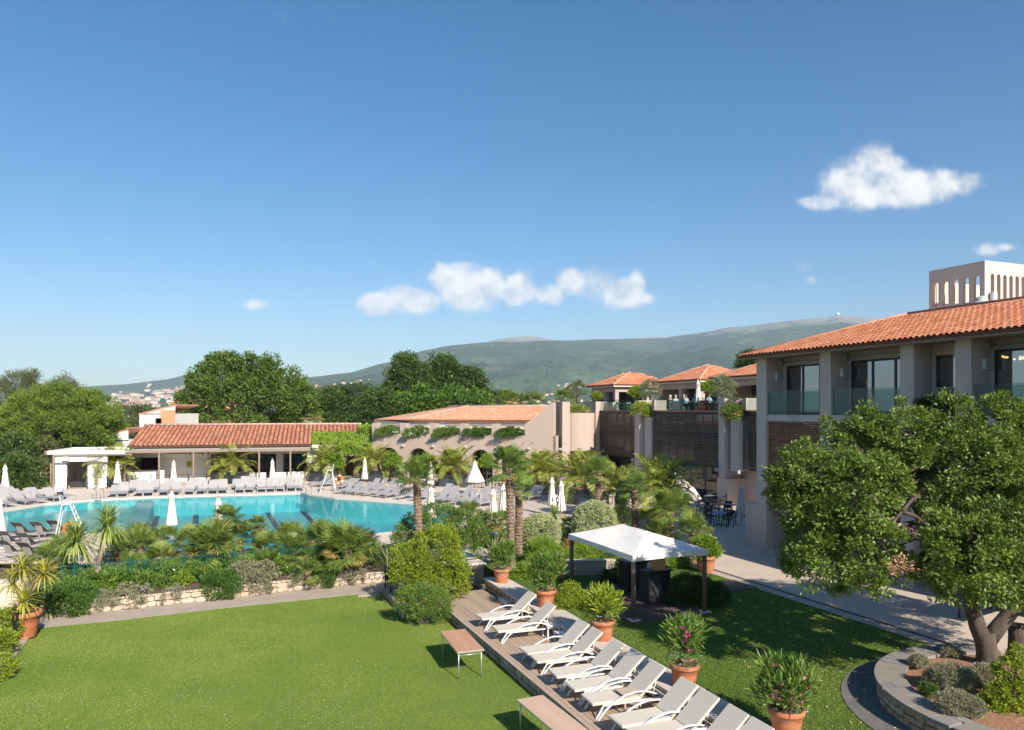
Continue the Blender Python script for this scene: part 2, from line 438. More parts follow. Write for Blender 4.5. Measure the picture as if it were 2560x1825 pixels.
def poly_hole(name, outer, holes, z, mat):
    loops = [[Vector((p[0], p[1], 0)) for p in outer]] + [[Vector((p[0], p[1], 0)) for p in h] for h in holes]
    tris = tessellate_polygon(loops)
    vs = [(p.x, p.y, z) for l in loops for p in l]
    fs = []
    for t in tris:
        a, b, c = [vs[i] for i in t]
        s = (b[0] - a[0]) * (c[1] - a[1]) - (b[1] - a[1]) * (c[0] - a[0])
        fs.append(t if s > 0 else t[::-1])
    return MB().add(vs, fs).build(name, mat)
def offset_poly(poly, d):
    n = len(poly); out = []
    a = sum(poly[i][0] * poly[(i + 1) % n][1] - poly[(i + 1) % n][0] * poly[i][1] for i in range(n))
    s = 1 if a > 0 else -1
    for i in range(n):
        p0, p1, p2 = Vector(poly[i - 1][:2]), Vector(poly[i][:2]), Vector(poly[(i + 1) % n][:2])
        e1, e2 = (p1 - p0).normalized(), (p2 - p1).normalized()
        n1, n2 = Vector((e1.y, -e1.x)) * s, Vector((e2.y, -e2.x)) * s
        b = (n1 + n2); b = b / max(b.dot(b) / 2, .35)
        out.append((p1.x + b.x * d, p1.y + b.y * d))
    return out

# earth: one sheet out to the horizon
GROUND = M_plain('scrubland', (.06, .085, .03), .95, (.11, .12, .05), .05, coord='World')
g = MB()
rings = [0.1, 30, 60, 120, 250, 500, 1000, 2000, 4000, 8500]
zr = [-1.6, -1.6, -1.6, -1.8, -4, -10, -15, -20, -20, -20]
g.lathe([(r, z) for r, z in zip(rings, zr)], 96, (0, 0))
struct(g.build('ground', GROUND))

# ---- lawns
def M_grass(name, a, b, c):
    m, nt, bs = new_mat(name)
    n1 = _noise(nt, .35, 3, .6, 'World'); n2 = _noise(nt, 30, 4, .7, 'World')
    col = _mix(nt, a, b, _ramp(nt, n1, .35, .65)); col = _mix(nt, col, c, _ramp(nt, n2, .45, .75))
    nt.links.new(col, bs.inputs['Base Color']); bs.inputs['Roughness'].default_value = .95
    bs.inputs['Specular IOR Level'].default_value = .1
    bump(nt, bs, _noise(nt, 60, 3, .7, 'World'), .8, .03)
    return m
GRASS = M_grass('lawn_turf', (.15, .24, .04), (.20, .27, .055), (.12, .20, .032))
GRASSB = M_leaf('grass_blades', (.11, .19, .03), (.285, .32, .075), trans=.3, rough=.7, big=.28, spec=.1, isl=.35)
lawn_poly = [G(-700, 1825 * 1.1)[:2], (-22, 9), (-22.5, 20), G(0, 1697)[:2], G(80, 1588)[:2], G(97, 1570)[:2], G(300, 1551)[:2], G(500, 1527)[:2], G(680, 1508)[:2], G(905, 1485)[:2],
             G(950, 1480)[:2], UV(-27.6, 7.2)[:2], UV(-25, 7.62)[:2], UV(-10, 7.62)[:2], UV(2, 7.62)[:2], (2, 2), (-12, 2)]
lawn_poly = lawn_poly[1:]
lm = MB().sheet([tuple(p) for p in lawn_poly], 0.0)
lawn_main = struct(lm.build('lawn', GRASS))
lower_poly = [(-60, -5), (14, -5), UV(-20, 7.62)[:2], UV(-30, 8)[:2], (-8, 34), (-60, 34)]
struct(MB().sheet([tuple(p) for p in lower_poly], -.035).build('terrace_soil', SOIL))

def in_poly(x, y, poly):
    ins = np.zeros(len(x), bool); n = len(poly)
    for i in range(n):
        x0, y0 = poly[i][0], poly[i][1]; x1, y1 = poly[(i + 1) % n][0], poly[(i + 1) % n][1]
        c = ((y0 > y) != (y1 > y)) & (x < (x1 - x0) * (y - y0) / (y1 - y0 + 1e-12) + x0)
        ins ^= c
    return ins
def tri_mesh(name, V):
    """V: (N,k,3) -> mesh of N separate k-gons"""
    N, k = V.shape[:2]
    me = bpy.data.meshes.new(name)
    me.vertices.add(N * k); me.vertices.foreach_set('co', V.astype(np.float32).ravel())
    me.loops.add(N * k); me.loops.foreach_set('vertex_index', np.arange(N * k, dtype=np.int32))
    me.polygons.add(N); me.polygons.foreach_set('loop_start', np.arange(0, N * k, k, dtype=np.int32))
    me.update(calc_edges=True)
    return me
def frame_ok(x, y, z, m=60):
    px = CXP + x / y * FPX; py = HYP + (CAMZ - z) / y * FPX
    return (px > -m) & (px < 2560 + m) & (py < 1825 + m)
def grass(name, poly, z, n, label, seed, h=(.018, .036), mat=None, w=.010):
    r = np.random.default_rng(seed)
    P = np.array([p[:2] for p in poly])
    lo, hi = P.min(0), P.max(0)
    # denser towards the viewer
    x = r.uniform(lo[0], hi[0], n * 6); y = lo[1] + (hi[1] - lo[1]) * r.random(n * 6) ** 1.25
    k = in_poly(x, y, poly) & frame_ok(x, np.maximum(y, .1), z)
    x, y = x[k][:n], y[k][:n]; n = len(x)
    a = r.uniform(0, 6.283, n); hh = r.uniform(*h, n); ww = w * r.uniform(.6, 1.5, n)
    lean = r.uniform(0, .9, n) * hh; la = r.uniform(0, 6.283, n)
    b = np.stack([x, y, np.full(n, z - .004)], 1)
    s = np.stack([np.cos(a) * ww, np.sin(a) * ww, np.zeros(n)], 1)
    t = b + np.stack([np.cos(la) * lean, np.sin(la) * lean, hh], 1)
    me = tri_mesh(name, np.stack([b - s, b + s, t], 1))
    return stuff(tag(obj(name, me, mat or GRASSB), label, 'grass'))
grass('grass', lawn_poly, 0, 210000, 'short mown grass blades of the large sunny lower lawn', 3)

# clover heads in the lower lawn
CLOVER = M_plain('clover_white', (.62, .60, .50), .9)
r = np.random.default_rng(8)
n = 1500
px = r.uniform(0, 1100, n); py = 1500 + 325 * r.random(n)
cx = (px - CXP) * CAMZ / (py - HYP); cy = CAMZ * FPX / (py - HYP)
dens = np.array([mnoise.noise(Vector((x * .35, y * .35, 3.1))) for x, y in zip(cx, cy)]) + .25 - (px / 1100) * .45
k = in_poly(cx, cy, lawn_poly) & (dens + r.uniform(-.25, .25, n) > 0)
cx, cy = cx[k], cy[k]; n = len(cx)
sz = r.uniform(.006, .012, n)
c = np.stack([cx, cy, r.uniform(.028, .042, n)], 1)
e1 = np.stack([sz, sz * 0, sz * .2], 1); e2 = np.stack([sz * 0, sz, sz * .5], 1)
stuff(tag(obj('clover_flowers', tri_mesh('clover', np.stack([c - e1, c - e2, c + e1, c + e2], 1)), CLOVER),
          'tiny white clover heads sprinkled over the lower lawn', 'flowers'))

# ---- path beside the bed, kerb on the left
CONCRETE = M_plain('worn_concrete', (.42, .35, .285), .9, (.35, .29, .235), 1.2, bumps=(30, .3, .006), coord='World')
def M_paving(name, a, b, joint, sx=.6, sy=.3, rot=TH + math.pi / 2, strength=.5):
    m, nt, bs = new_mat(name)
    g_ = nt.nodes.new('ShaderNodeNewGeometry'); mp = nt.nodes.new('ShaderNodeMapping'); mp.inputs['Rotation'].default_value[2] = -rot
    nt.links.new(g_.outputs['Position'], mp.inputs[0])
    br = nt.nodes.new('ShaderNodeTexBrick'); br.inputs['Scale'].default_value = 1
    br.inputs['Brick Width'].default_value = sx; br.inputs['Row Height'].default_value = sy
    br.inputs['Mortar Size'].default_value = .006; br.inputs['Color1'].default_value = (*a, 1); br.inputs['Color2'].default_value = (*b, 1)
    br.inputs['Mortar'].default_value = (*joint, 1)
    nt.links.new(mp.outputs[0], br.inputs['Vector'])
    n = _noise(nt, .5, 6, .65, 'World'); n2 = _noise(nt, 5, 5, .7, 'World')
    col = _mix(nt, br.outputs['Color'], tuple(x * .78 for x in a), _ramp(nt, n, .4, .75))
    col = _mix(nt, col, tuple(min(x * 1.15, 1) for x in a), _math(nt, 'MULTIPLY', _ramp(nt, n2, .4, .8), .5))
    nt.links.new(col, bs.inputs['Base Color']); bs.inputs['Roughness'].default_value = .85
    bump(nt, bs, n2, .15, .01)
    return m
PAVING = M_paving('pale_paving', (.58, .48, .39), (.55, .455, .37), (.38, .31, .25), .8, .4)
POOLDECK = M_paving('pool_deck_paving', (.67, .565, .465), (.64, .54, .445), (.56, .47, .385), .5, .5, .2)
near_edge = [(97, 1570), (300, 1551), (500, 1527), (680, 1508), (905, 1485), (950, 1480), (1010, 1476)]
far_edge = [(116, 1543), (230, 1531), (516, 1501.5), (649, 1486), (862, 1462), (961, 1455), (1030, 1449)]
pp = [G(*p)[:2] for p in far_edge] + [G(1240, 1432)[:2], G(1240, 1470)[:2]] + [G(*p)[:2] for p in near_edge[::-1]]
struct(MB().prism([tuple(p) for p in pp], -.03, .012).build('path', CONCRETE))
kp = [G(97, 1571)[:2], G(116, 1544)[:2], G(60, 1549)[:2], G(-40, 1660)[:2], G(-60, 1720)[:2], G(0, 1697)[:2], G(80, 1589)[:2]]
struct(MB().prism([tuple(p) for p in kp], -.03, .05).build('side_path', CONCRETE))
o = MB().cbox(-.42, .42, -.16, .16, 0, .05, .008).build('concrete_slab', CONCRETE, loc=G(922, 1489, 0.0), rz=.25)
tag(o, 'small pale concrete cover slab at the far corner of the lower lawn', 'slab')

# ---- upper lawn, paving, pool deck
PATH_V = 18.6
upl = [UV(-40, PATH_V)[:2], UV(-2, PATH_V)[:2], UV(-2, 10.65)[:2], UV(-26.9, 10.65)[:2], UV(-29.5, 10.65)[:2], UV(-31, 12)[:2], UV(-40, 12)[:2]]
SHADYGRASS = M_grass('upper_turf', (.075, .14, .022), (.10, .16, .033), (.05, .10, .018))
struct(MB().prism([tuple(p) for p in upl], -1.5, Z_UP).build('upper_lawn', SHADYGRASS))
gz_u, gz_v = toUV(G(1584, 1555, Z_UP))
def _keepout(poly): return poly
grass('upper_grass', [UV(-23.8, 10.75)[:2], UV(-24, PATH_V)[:2], UV(-5, PATH_V)[:2], UV(-5, 10.75)[:2]], Z_UP, 90000, 'short grass of the shaded upper lawn beside the paved walk', 5)
pv = [UV(-40.5, PATH_V)[:2], UV(0, PATH_V)[:2], UV(0, 44)[:2], UV(-90, 44)[:2], UV(-90, 30)[:2], UV(-60, 22)[:2], UV(-44, 16)[:2]]
struct(MB().prism([tuple(p) for p in pv], -1.5, Z_UP + .008).build('paved_walk', PAVING))
KERB = M_plain('kerb_stone', (.50, .42, .345), .85, (.43, .36, .295), 2)
struct(MB().prism([UV(-39, PATH_V - .12)[:2], UV(-2, PATH_V - .12)[:2], UV(-2, PATH_V + .32)[:2], UV(-39, PATH_V + .32)[:2]], .5, Z_UP + .016).build('kerb', KERB))
DRAIN = M_plain('drain_grate', (.06, .05, .045), .7, (.10, .085, .075), 20)
struct(MB().prism([UV(-39, PATH_V + .34)[:2], UV(-2, PATH_V + .34)[:2], UV(-2, PATH_V + .50)[:2], UV(-39, PATH_V + .50)[:2]], .5, Z_UP + .013).build('drain_channel', DRAIN))
# wooden walkway between gazebo and walk
wk = thing('boardwalk', 'short dark boardwalk leading from the gazebo to the paved walk', 'walkway', UV(-22.6, 15.6, Z_UP), ANG_V)
for i in range(9):
    MB().cbox(0, 2.95, i * .16 - .72, i * .16 - .57, .0, .03, .005).build('plank', DARKDECK, wk)

pool_px = [(-170, 1306), (-80, 1291), (0, 1278), (112, 1260), (225, 1250), (365, 1243), (500, 1239), (640, 1235.5), (753, 1232), (770, 1236), (837, 1245), (1034, 1258.7),
           (1104, 1268.5), (1150, 1283), (1120, 1304), (1060, 1322), (944, 1333), (860, 1350), (700, 1368), (480, 1378), (330, 1378), (272, 1374), (292, 1334), (157, 1333), (0, 1333), (-150, 1333)]
POOL = [tuple(G(x, y, Z_UP)[:2]) for x, y in pool_px]
POOL_C = offset_poly(POOL, .38)
deck_outer = [(-75, 33.5), (-16.5, 31.5), (-7, 33.2), UV(-30.2, 9.0)[:2], UV(-30.5, 12.5)[:2], UV(-41, 14.5)[:2], UV(-45, 17)[:2], UV(-61, 23)[:2], UV(-92, 31)[:2], (25, 110), (-75, 110)]
deck_outer = [tuple(p) for p in deck_outer]
dk = struct(poly_hole('pool_deck', deck_outer, [POOL_C], Z_UP, POOLDECK))
mb = MB()
n = len(POOL)
for i in range(n):                                   # coping ring, a real raised lip
    j = (i + 1) % n
    a, b, c_, d = POOL_C[i], POOL_C[j], POOL[j], POOL[i]
    zt = Z_UP + .015
    mb.add([(*a, zt), (*b, zt), (*c_, zt), (*d, zt)], [(0, 1, 2, 3)])
    mb.add([(*a, zt), (*b, zt), (*b, Z_UP - .02), (*a, Z_UP - .02)], [(0, 1, 2, 3)])
    mb.add([(*c_, zt), (*d, zt), (*d, Z_UP - .2), (*c_, Z_UP - .2)], [(0, 1, 2, 3)])
struct(mb.build('pool_coping', M_plain('pool_coping_stone', (.66, .60, .53), .8, (.60, .54, .47), 2)))
POOLTILE = M_plain('pool_tile', (.22, .67, .71), .5, (.27, .72, .75), .15, coord='World')
mb = MB()
for i in range(n):
    j = (i + 1) % n
    mb.quad((*POOL[i], Z_UP - .19), (*POOL[j], Z_UP - .19), (*POOL[j], -.75), (*POOL[i], -.75))
loops = [[Vector((p[0], p[1], 0)) for p in POOL]]
mb.add([(p[0], p[1], -.74) for p in POOL], [t for t in tessellate_polygon(loops)])
struct(mb.build('pool_basin', POOLTILE))
# shallow part on the left and the dividing sill
SHALLOW = M_plain('shallow_pool_tile', (.52, .74, .70), .5, (.57, .77, .73), .15, coord='World')
sill_a, sill_b = G(343, 1252, .45), G(300, 1336, .45)
mb = MB().prism([(-60, 39.0), (sill_b.x - .2, 38.6), tuple(sill_b[:2]), tuple(sill_a[:2]), (sill_a.x - 2, 60), (-60, 56)], -.74, .12)
struct(mb.build('shallow_floor', SHALLOW))
dv = (sill_b - sill_a); nn = Vector((-dv.y, dv.x, 0)).normalized() * 1.15
mb = MB().prism([tuple(sill_a[:2]), tuple(sill_b[:2]), tuple((sill_b + nn)[:2]), tuple((sill_a + nn)[:2])], -.73, .47)
struct(mb.build('pool_sill', M_plain('pool_sill_tile', (.62, .63, .58), .6)))
LANE = M_plain('lane_tile', (.012, .03, .09), .5)
for i, (a, b) in enumerate((((405, 1254), (385, 1318)), ((490, 1252), (489, 1310)), ((568, 1249), (590, 1310)), ((647, 1247), (705, 1338)), ((723, 1244), (810, 1335)))):
    p, q = G(*a, .25), G(*b, .25)
    d_ = (q - p).normalized()
    # carry the seen direction down to the basin floor
    k_ = (CAMZ + .74) / (CAMZ - .25)
    p, q = Vector((p.x * k_, p.y * k_, 0)), Vector((q.x * k_, q.y * k_, 0))
    d_ = (q - p).normalized(); s_ = Vector((-d_.y, d_.x, 0)) * .2
    p = p - d_ * 1.0
    o = MB().quad(*(Vector((*(w)[:2], -.735)) for w in (p - s_, q - s_, q + s_, p + s_))).build('lane_line', LANE)
    struct(o)
# water
m, nt, b = new_mat('pool_water')
nt.nodes.remove(b)
tr = nt.nodes.new('ShaderNodeBsdfTransparent'); tr.inputs[0].default_value = (.60, .95, .97, 1)
gl = nt.nodes.new('ShaderNodeBsdfGlossy'); gl.inputs['Roughness'].default_value = .015
fr = nt.nodes.new('ShaderNodeFresnel'); fr.inputs[0].default_value = 1.36
bp = nt.nodes.new('ShaderNodeBump'); bp.inputs['Strength'].default_value = .20; bp.inputs['Distance'].default_value = .06
nt.links.new(_noise(nt, .9, 3, .55, 'World', (1, 1.6, 1)), bp.inputs['Height'])
nt.links.new(bp.outputs[0], gl.inputs['Normal'])
ms = nt.nodes.new('ShaderNodeMixShader')
nt.links.new(_math(nt, 'MULTIPLY', fr.outputs[0], .5), ms.inputs[0]); nt.links.new(tr.outputs[0], ms.inputs[1]); nt.links.new(gl.outputs[0], ms.inputs[2])
nt.links.new(ms.outputs[0], nt.nodes['Material Output'].inputs[0])
WATER = m
mb = MB().add([(p[0], p[1], Z_UP - .09) for p in POOL], [t if True else t for t in tessellate_polygon(loops)])
wo = struct(mb.build('pool_water', WATER))
# make the water face up
me = wo.data
if me.polygons[0].normal.z < 0: me.flip_normals()

# ------------------------------------------------------------------ stone walls
def stone_protos(nvar=10, seed=4):
    out = []
    r_ = random.Random(seed)
    for k in range(nvar):
        # unit stone: irregular outline in x/z, bulging to -y
        m_ = MB()
        nn_ = r_.choice((6, 7, 8, 8))
        pts = []
        for i in range(nn_):
            w = 2 * math.pi * (i + .5) / nn_
            c_, s_ = math.cos(w), math.sin(w)
            e = .6
            x = math.copysign(abs(c_) ** e, c_) * .5 * r_.uniform(.9, 1.05); z = math.copysign(abs(s_) ** e, s_) * .5 * r_.uniform(.9, 1.05)
            pts.append((x, z))
        vs = [(x, .0, z) for x, z in pts] + [(x * .98, -.7, z * .98) for x, z in pts] + [(x * .86, -1.0 - r_.uniform(-.15, .15), z * .84) for x, z in pts]
        fs = []
        for a in (0, 1):
            for i in range(nn_):
                j = (i + 1) % nn_
                fs.append((a * nn_ + i, a * nn_ + j, (a + 1) * nn_ + j, (a + 1) * nn_ + i))
        fs.append(tuple(range(2 * nn_, 3 * nn_)))
        m_.add(vs, fs)
        out.append(m_.mesh('stone'))
    return out
def fix_normals(me):
    import bmesh
    bm = bmesh.new(); bm.from_mesh(me); bmesh.ops.recalc_face_normals(bm, faces=bm.faces); bm.to_mesh(me); bm.free()
STONES_A = stone_protos(12, 4)
STONES_B = stone_protos(12, 9)
for s_, mt in ((STONES_A, STONE), (STONES_B, STONE_PINK)):
    for me in s_:
        fix_normals(me); me.materials.append(mt)
def lay_stones(parent, length, z0, z1, pos, protos, cell=(.34, .2), depth=.06, seed=1, maxn=300):
    """pos(s) -> (x, y, angle) along the face; stones become children of parent (world coords, parent at origin)"""
    r_ = random.Random(seed)
    z = z0; n_ = 0
    rows = []
    while z < z1 - .04:
        h = min(cell[1] * r_.uniform(.65, 1.4), z1 - z)
        if z1 - z - h < .07: h = z1 - z
        rows.append((z, h)); z += h
    for z, h in rows:
        s = r_.uniform(0, .1)
        while s < length - .05:
            w = cell[0] * r_.uniform(.5, 1.6) * (h / cell[1]) ** .5
            w = min(w, length - s)
            x, y, a = pos(s + w / 2)
            o = bpy.data.objects.new('stone', r_.choice(protos)); COL.objects.link(o)
            o.parent = parent
            o.location = (x, y, z + h / 2 + r_.uniform(-.012, .012)); o.rotation_euler = (r_.uniform(-.06, .06), r_.uniform(-.07, .07), a)
            o.scale = (w * .99, depth * r_.uniform(.8, 1.25), h * .98)
            s += w; n_ += 1
            if n_ >= maxn: return

# retaining wall of the bed along the path
wall_px = [(100, 1546), (230, 1532), (516, 1502), (649, 1486.5), (862, 1462.5), (961, 1455.5)]
WP = [G(*p) for p in wall_px]
def pos_polyline(P):
    L = [0]
    for a, b in zip(P, P[1:]): L.append(L[-1] + (b - a).length)
    def f(s):
        for i in range(len(P) - 1):
            if s <= L[i + 1] or i == len(P) - 2:
                d = (P[i + 1] - P[i]).normalized(); p = P[i] + d * (s - L[i])
                return p.x, p.y, math.atan2(d.y, d.x)
    return f, L[-1]
fpos, flen = pos_polyline(WP)
w = thing('retaining_wall', 'pale limestone retaining wall of the palm bed beside the concrete path', 'wall')
back = [p + Vector((-.08, .35, 0)) for p in WP]
mb = MB()
mb.prism([(p.x, p.y + .02) for p in WP] + [(p.x, p.y) for p in back[::-1]], -.02, .44)
mb.build('wall_core', MORTAR, w)
lay_stones(w, flen, 0.0, .47, fpos, STONES_A, (.30, .17), .06, 5)
# planting bed behind it
bed = [(p.x, p.y + .1) for p in WP] + [(-6.2, 33.4), (-16.4, 31.7), (-19.5, 32.5), (-24, 33.3), (-19.3, 28)]
struct(MB().prism(bed, -.5, .46).build('planting_bed', SOIL))

# sun deck with its stone front
dk = thing('sun_deck', 'raised weathered timber sun deck between lower lawn and stone seat wall', 'deck', UV(-27, 7.6, 0), ANG_U)
# local x = u from -27, local y = v - 7.6 (u x v: v is to the left of u)
DL = 16.0
mb = MB(); mb.box(0, DL, .06, 2.2, -.03, Z_DECK - .035); mb.build('deck_core', MORTAR, dk)
nb = 16; bw = 2.2 / nb
for i in range(nb):
    x0 = 0
    seg = [0, 4.2 + (i % 3) * 1.3, 9.4 + (i % 2) * 1.2, DL]
    for a, b_ in zip(seg, seg[1:]):
        MB().cbox(a + .004, b_ - .004, -.04 + i * bw + .004, -.04 + (i + 1) * bw - .004, Z_DECK - .03, Z_DECK + RNG.uniform(-.002, .002), .004).build('plank', DECKWOOD, dk)
def lay_local(parent, length, z0, z1, y, protos, **k):
    lay_stones(parent, length, z0, z1, lambda s: (s, y, 0), protos, **k)
# the face looks to -v, i.e. local -y
lay_local(dk, DL, 0, Z_DECK - .03, .05, STONES_B, cell=(.34, .17), depth=.06, seed=8)

sw = thing('seat_wall', 'long stone seat wall with pale coping slabs behind the deck loungers', 'wall', UV(-27.2, 9.82, 0), ANG_U)
SL = 16.2
MB().box(0, SL, .06, .84, 0, .66).build('wall_core', MORTAR, sw)
lay_local(sw, SL, Z_DECK, .66, .05, STONES_B, cell=(.33, .16), depth=.05, seed=21)
for k_, (y0, y1) in enumerate(((-.04, .40), (.415, .86))):
    x = 0.0
    while x < SL - .1:
        w_ = min(RNG.uniform(.8, 1.15), SL - x)
        MB().cbox(x + .004, x + w_ - .004, y0, y1, .66, .72 + (.012 if k_ else .03), .008).build('coping_slab', COPING, sw)
        x += w_

# round raised bed on the right
CB = Vector((11.55, 15.7, 0)); CR = 3.55
rb = thing('round_bed_wall', 'round raised bed with stone wall and grey flagstone cap around the tree', 'planter bed')
mb = MB()
arc = [(R(80 + i * 220 / 48)) for i in range(49)]
def ring(mb, r0, r1, z0, z1, arcs):
    P0 = [(CB.x + r0 * math.cos(a), CB.y + r0 * math.sin(a)) for a in arcs]; P1 = [(CB.x + r1 * math.cos(a), CB.y + r1 * math.sin(a)) for a in arcs]
    for i in range(len(arcs) - 1):
        a, b, c_, d = P0[i], P0[i + 1], P1[i + 1], P1[i]
        mb.quad((*a, z1), (*d, z1), (*c_, z1), (*b, z1)); mb.quad((*d, z0), (*c_, z0), (*c_, z1), (*d, z1)); mb.quad((*a, z0), (*b, z0), (*b, z1), (*a, z1))
ring(mb, 2.95, 3.42, .5, 1.12, arc)
mb.build('wall_core', MORTAR, rb)
fp = lambda s: (CB.x + 3.43 * math.cos(R(80) + s / 3.43), CB.y + 3.43 * math.sin(R(80) + s / 3.43), R(80) + s / 3.43 + math.pi / 2)
STONES_C = stone_protos(12, 15)
ROCK = M_plain('ochre_stone', (.48, .31, .17), .9, (.34, .21, .12), 3, rnd=(.54, .43, .30), bumps=(12, .5, .02), coord='World')
for me in STONES_C: fix_normals(me); me.materials.append(ROCK)
lay_stones(rb, 3.43 * R(210), .72, 1.12, fp, STONES_C, (.30, .2), .06, 31)
ang = R(78)
while ang < R(298):                                   # crazy-paved cap
    da = RNG.uniform(.11, .19)
    split = RNG.choice((0, 0, .24, .36))
    for r0, r1 in (((2.9, 3.55),) if not split else ((2.9, 2.9 + split), (2.9 + split, 3.55))):
        m_ = MB(); j = lambda: RNG.uniform(-.012, .012)
        a0, a1 = ang + .003, ang + da - .003
        pts = [(r0 + .004, a0 + j()), (r1 - .004, a0 + j()), (r1 - .004, (a0 + a1) / 2), (r1 - .004, a1 + j()), (r0 + .004, a1 + j()), (r0 + .004, (a0 + a1) / 2)]
        m_.prism([(CB.x + r_ * math.cos(a), CB.y + r_ * math.sin(a)) for r_, a in pts], 1.12, 1.2 + RNG.uniform(-.004, .004))
        m_.build('flagstone', SLATE, rb)
    ang += da
so = MB().add([(CB.x, CB.y, 1.2)] + [(CB.x + r_ * math.cos(R(k * 15)), CB.y + r_ * math.sin(R(k * 15)), 1.17 - .06 * (r_ > 2)) for r_ in (1.5, 2.95) for k in range(24)],
              [(0, 1 + k, 1 + (k + 1) % 24) for k in range(24)] + [(1 + k, 25 + k, 25 + (k + 1) % 24, 1 + (k + 1) % 24) for k in range(24)]).build('bark_mulch', BARK_CHIPS)
struct(so)
mb = MB(); ring(mb, 3.4, 4.25, .5, Z_UP + .02, [R(85 + i * 5) for i in range(42)])
struct(mb.build('flagstone_strip', M_plain('dark_flagstone', (.12, .115, .11), .8, (.17, .16, .15), 2, bumps=(10, .3, .01))))

# ------------------------------------------------------------------ far hills
def interp(tab, x):
    if x <= tab[0][0]: return tab[0][1]
    for (x0, y0), (x1, y1) in zip(tab, tab[1:]):
        if x <= x1:
            t = (x - x0) / (x1 - x0); t = t * t * (3 - 2 * t) * .5 + t * .5
            return y0 + (y1 - y0) * t
    return tab[-1][1]
def M_hill(name, rock_lo, rock_hi, rock=(.30, .27, .235), green=(.018, .046, .014), green2=(.068, .11, .04)):
    m, nt, b = new_mat(name)
    g_ = nt.nodes.new('ShaderNodeNewGeometry'); sp = nt.nodes.new('ShaderNodeSeparateXYZ'); nt.links.new(g_.outputs['Position'], sp.inputs[0])
    n0 = _noise(nt, .0016, 7, .62, 'World', dist=.6); n1 = _noise(nt, .03, 5, .8, 'World'); n2 = _noise(nt, .006, 6, .7, 'World')
    col = _mix(nt, green, green2, _ramp(nt, n0, .38, .62))
    col = _mix(nt, col, tuple(c * .3 for c in green), _math(nt, 'MULTIPLY', _ramp(nt, n1, .47, .6), .95))
    col = _mix(nt, col, (.17, .175, .09), _math(nt, 'MULTIPLY', _ramp(nt, n2, .53, .70), .7))
    h = _math(nt, 'ADD', sp.outputs[2], _math(nt, 'MULTIPLY', _math(nt, 'SUBTRACT', n2, .5), (rock_hi - rock_lo) * 3.2))
    rk = _mix(nt, rock, tuple(c * .55 for c in rock), _ramp(nt, n1, .5, .66))
    col = _mix(nt, col, rk, _ramp(nt, h, rock_lo, rock_hi))
    pale = _math(nt, 'MULTIPLY', _ramp(nt, _noise(nt, .012, 5, .6, 'World', (1, .4, 3)), .66, .70), .65)
    col = _mix(nt, col, (.45, .40, .34), pale)
    nt.links.new(col, b.inputs['Base Color']); b.inputs['Roughness'].default_value = 1; b.inputs['Specular IOR Level'].default_value = 0
    bump(nt, b, n1, 1.0, 12)
    return m
class Hill:
    """terrain sheet: base line at depth D0 to a crest line (photo skyline) at depth D1(x), falling away behind"""
    def __init__(s, name, sky, x0, x1, D0, D1, base_z, mat, seed, rough=1.0, prof=1.0, nx=220, nt=70):
        s.sky, s.D0, s.D1, s.bz, s.seed, s.rough, s.prof = sky, D0, D1, base_z, seed, rough, prof
        s.x0, s.x1 = x0, x1
        vs, fs = [], []
        for i in range(nx + 1):
            px = x0 + (x1 - x0) * i / nx
            for j in range(nt + 1): vs.append(tuple(s.p(px, j / nt * 1.25)))
        for i in range(nx):
            for j in range(nt):
                a = i * (nt + 1) + j
                fs.append((a, a + nt + 1, a + nt + 2, a + 1))
        m = MB(); m.add(vs, fs)
        s.o = struct(m.build(name, mat, smooth=True))
    def p(s, px, t):
        D1 = interp(s.D1, px) if hasattr(s.D1, '__len__') else s.D1
        Y = s.D0 + (D1 - s.D0) * t
        X = (px - CXP) * Y / FPX
        zc = CAMZ - (interp(s.sky, px) - HYP) * D1 / FPX
        tt = min(t, 1)
        f = tt ** s.prof
        f = f * (1 - .25) + .25 * (tt * tt * (3 - 2 * tt))
        z = s.bz + (zc - s.bz) * f
        q = Vector((X * .0011, Y * .0011, s.seed))
        amp = (zc - s.bz) * .19 * s.rough
        nz = mnoise.fractal(q, 1.0, 2.0, 5) + .6 * (abs(mnoise.noise(q * 2.2)) - .3)
        z += amp * nz * min(1, tt * 4) * max(0, (1 - tt)) ** .6 * 1.6
        z += amp * .05 * mnoise.fractal(q * 9, 1.0, 2.0, 3) * min(1, tt * 4)
        if t > 1: z -= (t - 1) * (zc - s.bz) * 1.2
        return Vector((X, Y, z))
main_sky = [(560, 985), (753, 945), (862, 933), (978, 905), (1068, 874), (1140, 862), (1200, 858), (1382, 852), (1528, 849), (1646, 846), (1731, 834), (1832, 818), (1989, 803),
            (2065, 794), (2096, 788), (2130, 792), (2231, 796), (2400, 812), (2700, 850)]
M_far = M_hill('far_mountain', 560, 690, rock=(.33, .30, .27))
M_main = M_hill('green_mountain', 560, 720)
M_left = M_hill('left_hill', 2000, 2100, green=(.04, .07, .025), green2=(.065, .10, .035))
back_sky = [(1050, 900), (1180, 862), (1230, 850), (1290, 842), (1318, 840), (1345, 845), (1380, 853), (1440, 858), (1500, 852), (1600, 848), (1700, 846), (1900, 880)]
H_far = Hill('far_summit', [(1000, 900), (1150, 870), (1208, 856), (1255, 846), (1300, 840), (1320, 838.5), (1345, 842), (1382, 850), (1500, 852), (1560, 846), (1640, 842), (1700, 846), (1800, 870)], 1000, 1800, 5200, 7000, 300, M_far, 7.7, .8)
H_main = Hill('mountain', main_sky, 540, 2720, 2100, [(540, 3200), (900, 4200), (1200, 5200), (1700, 5800), (2100, 6200), (2720, 6200)], -20, M_main, 2.3, 1.0, 1.15, 300, 90)
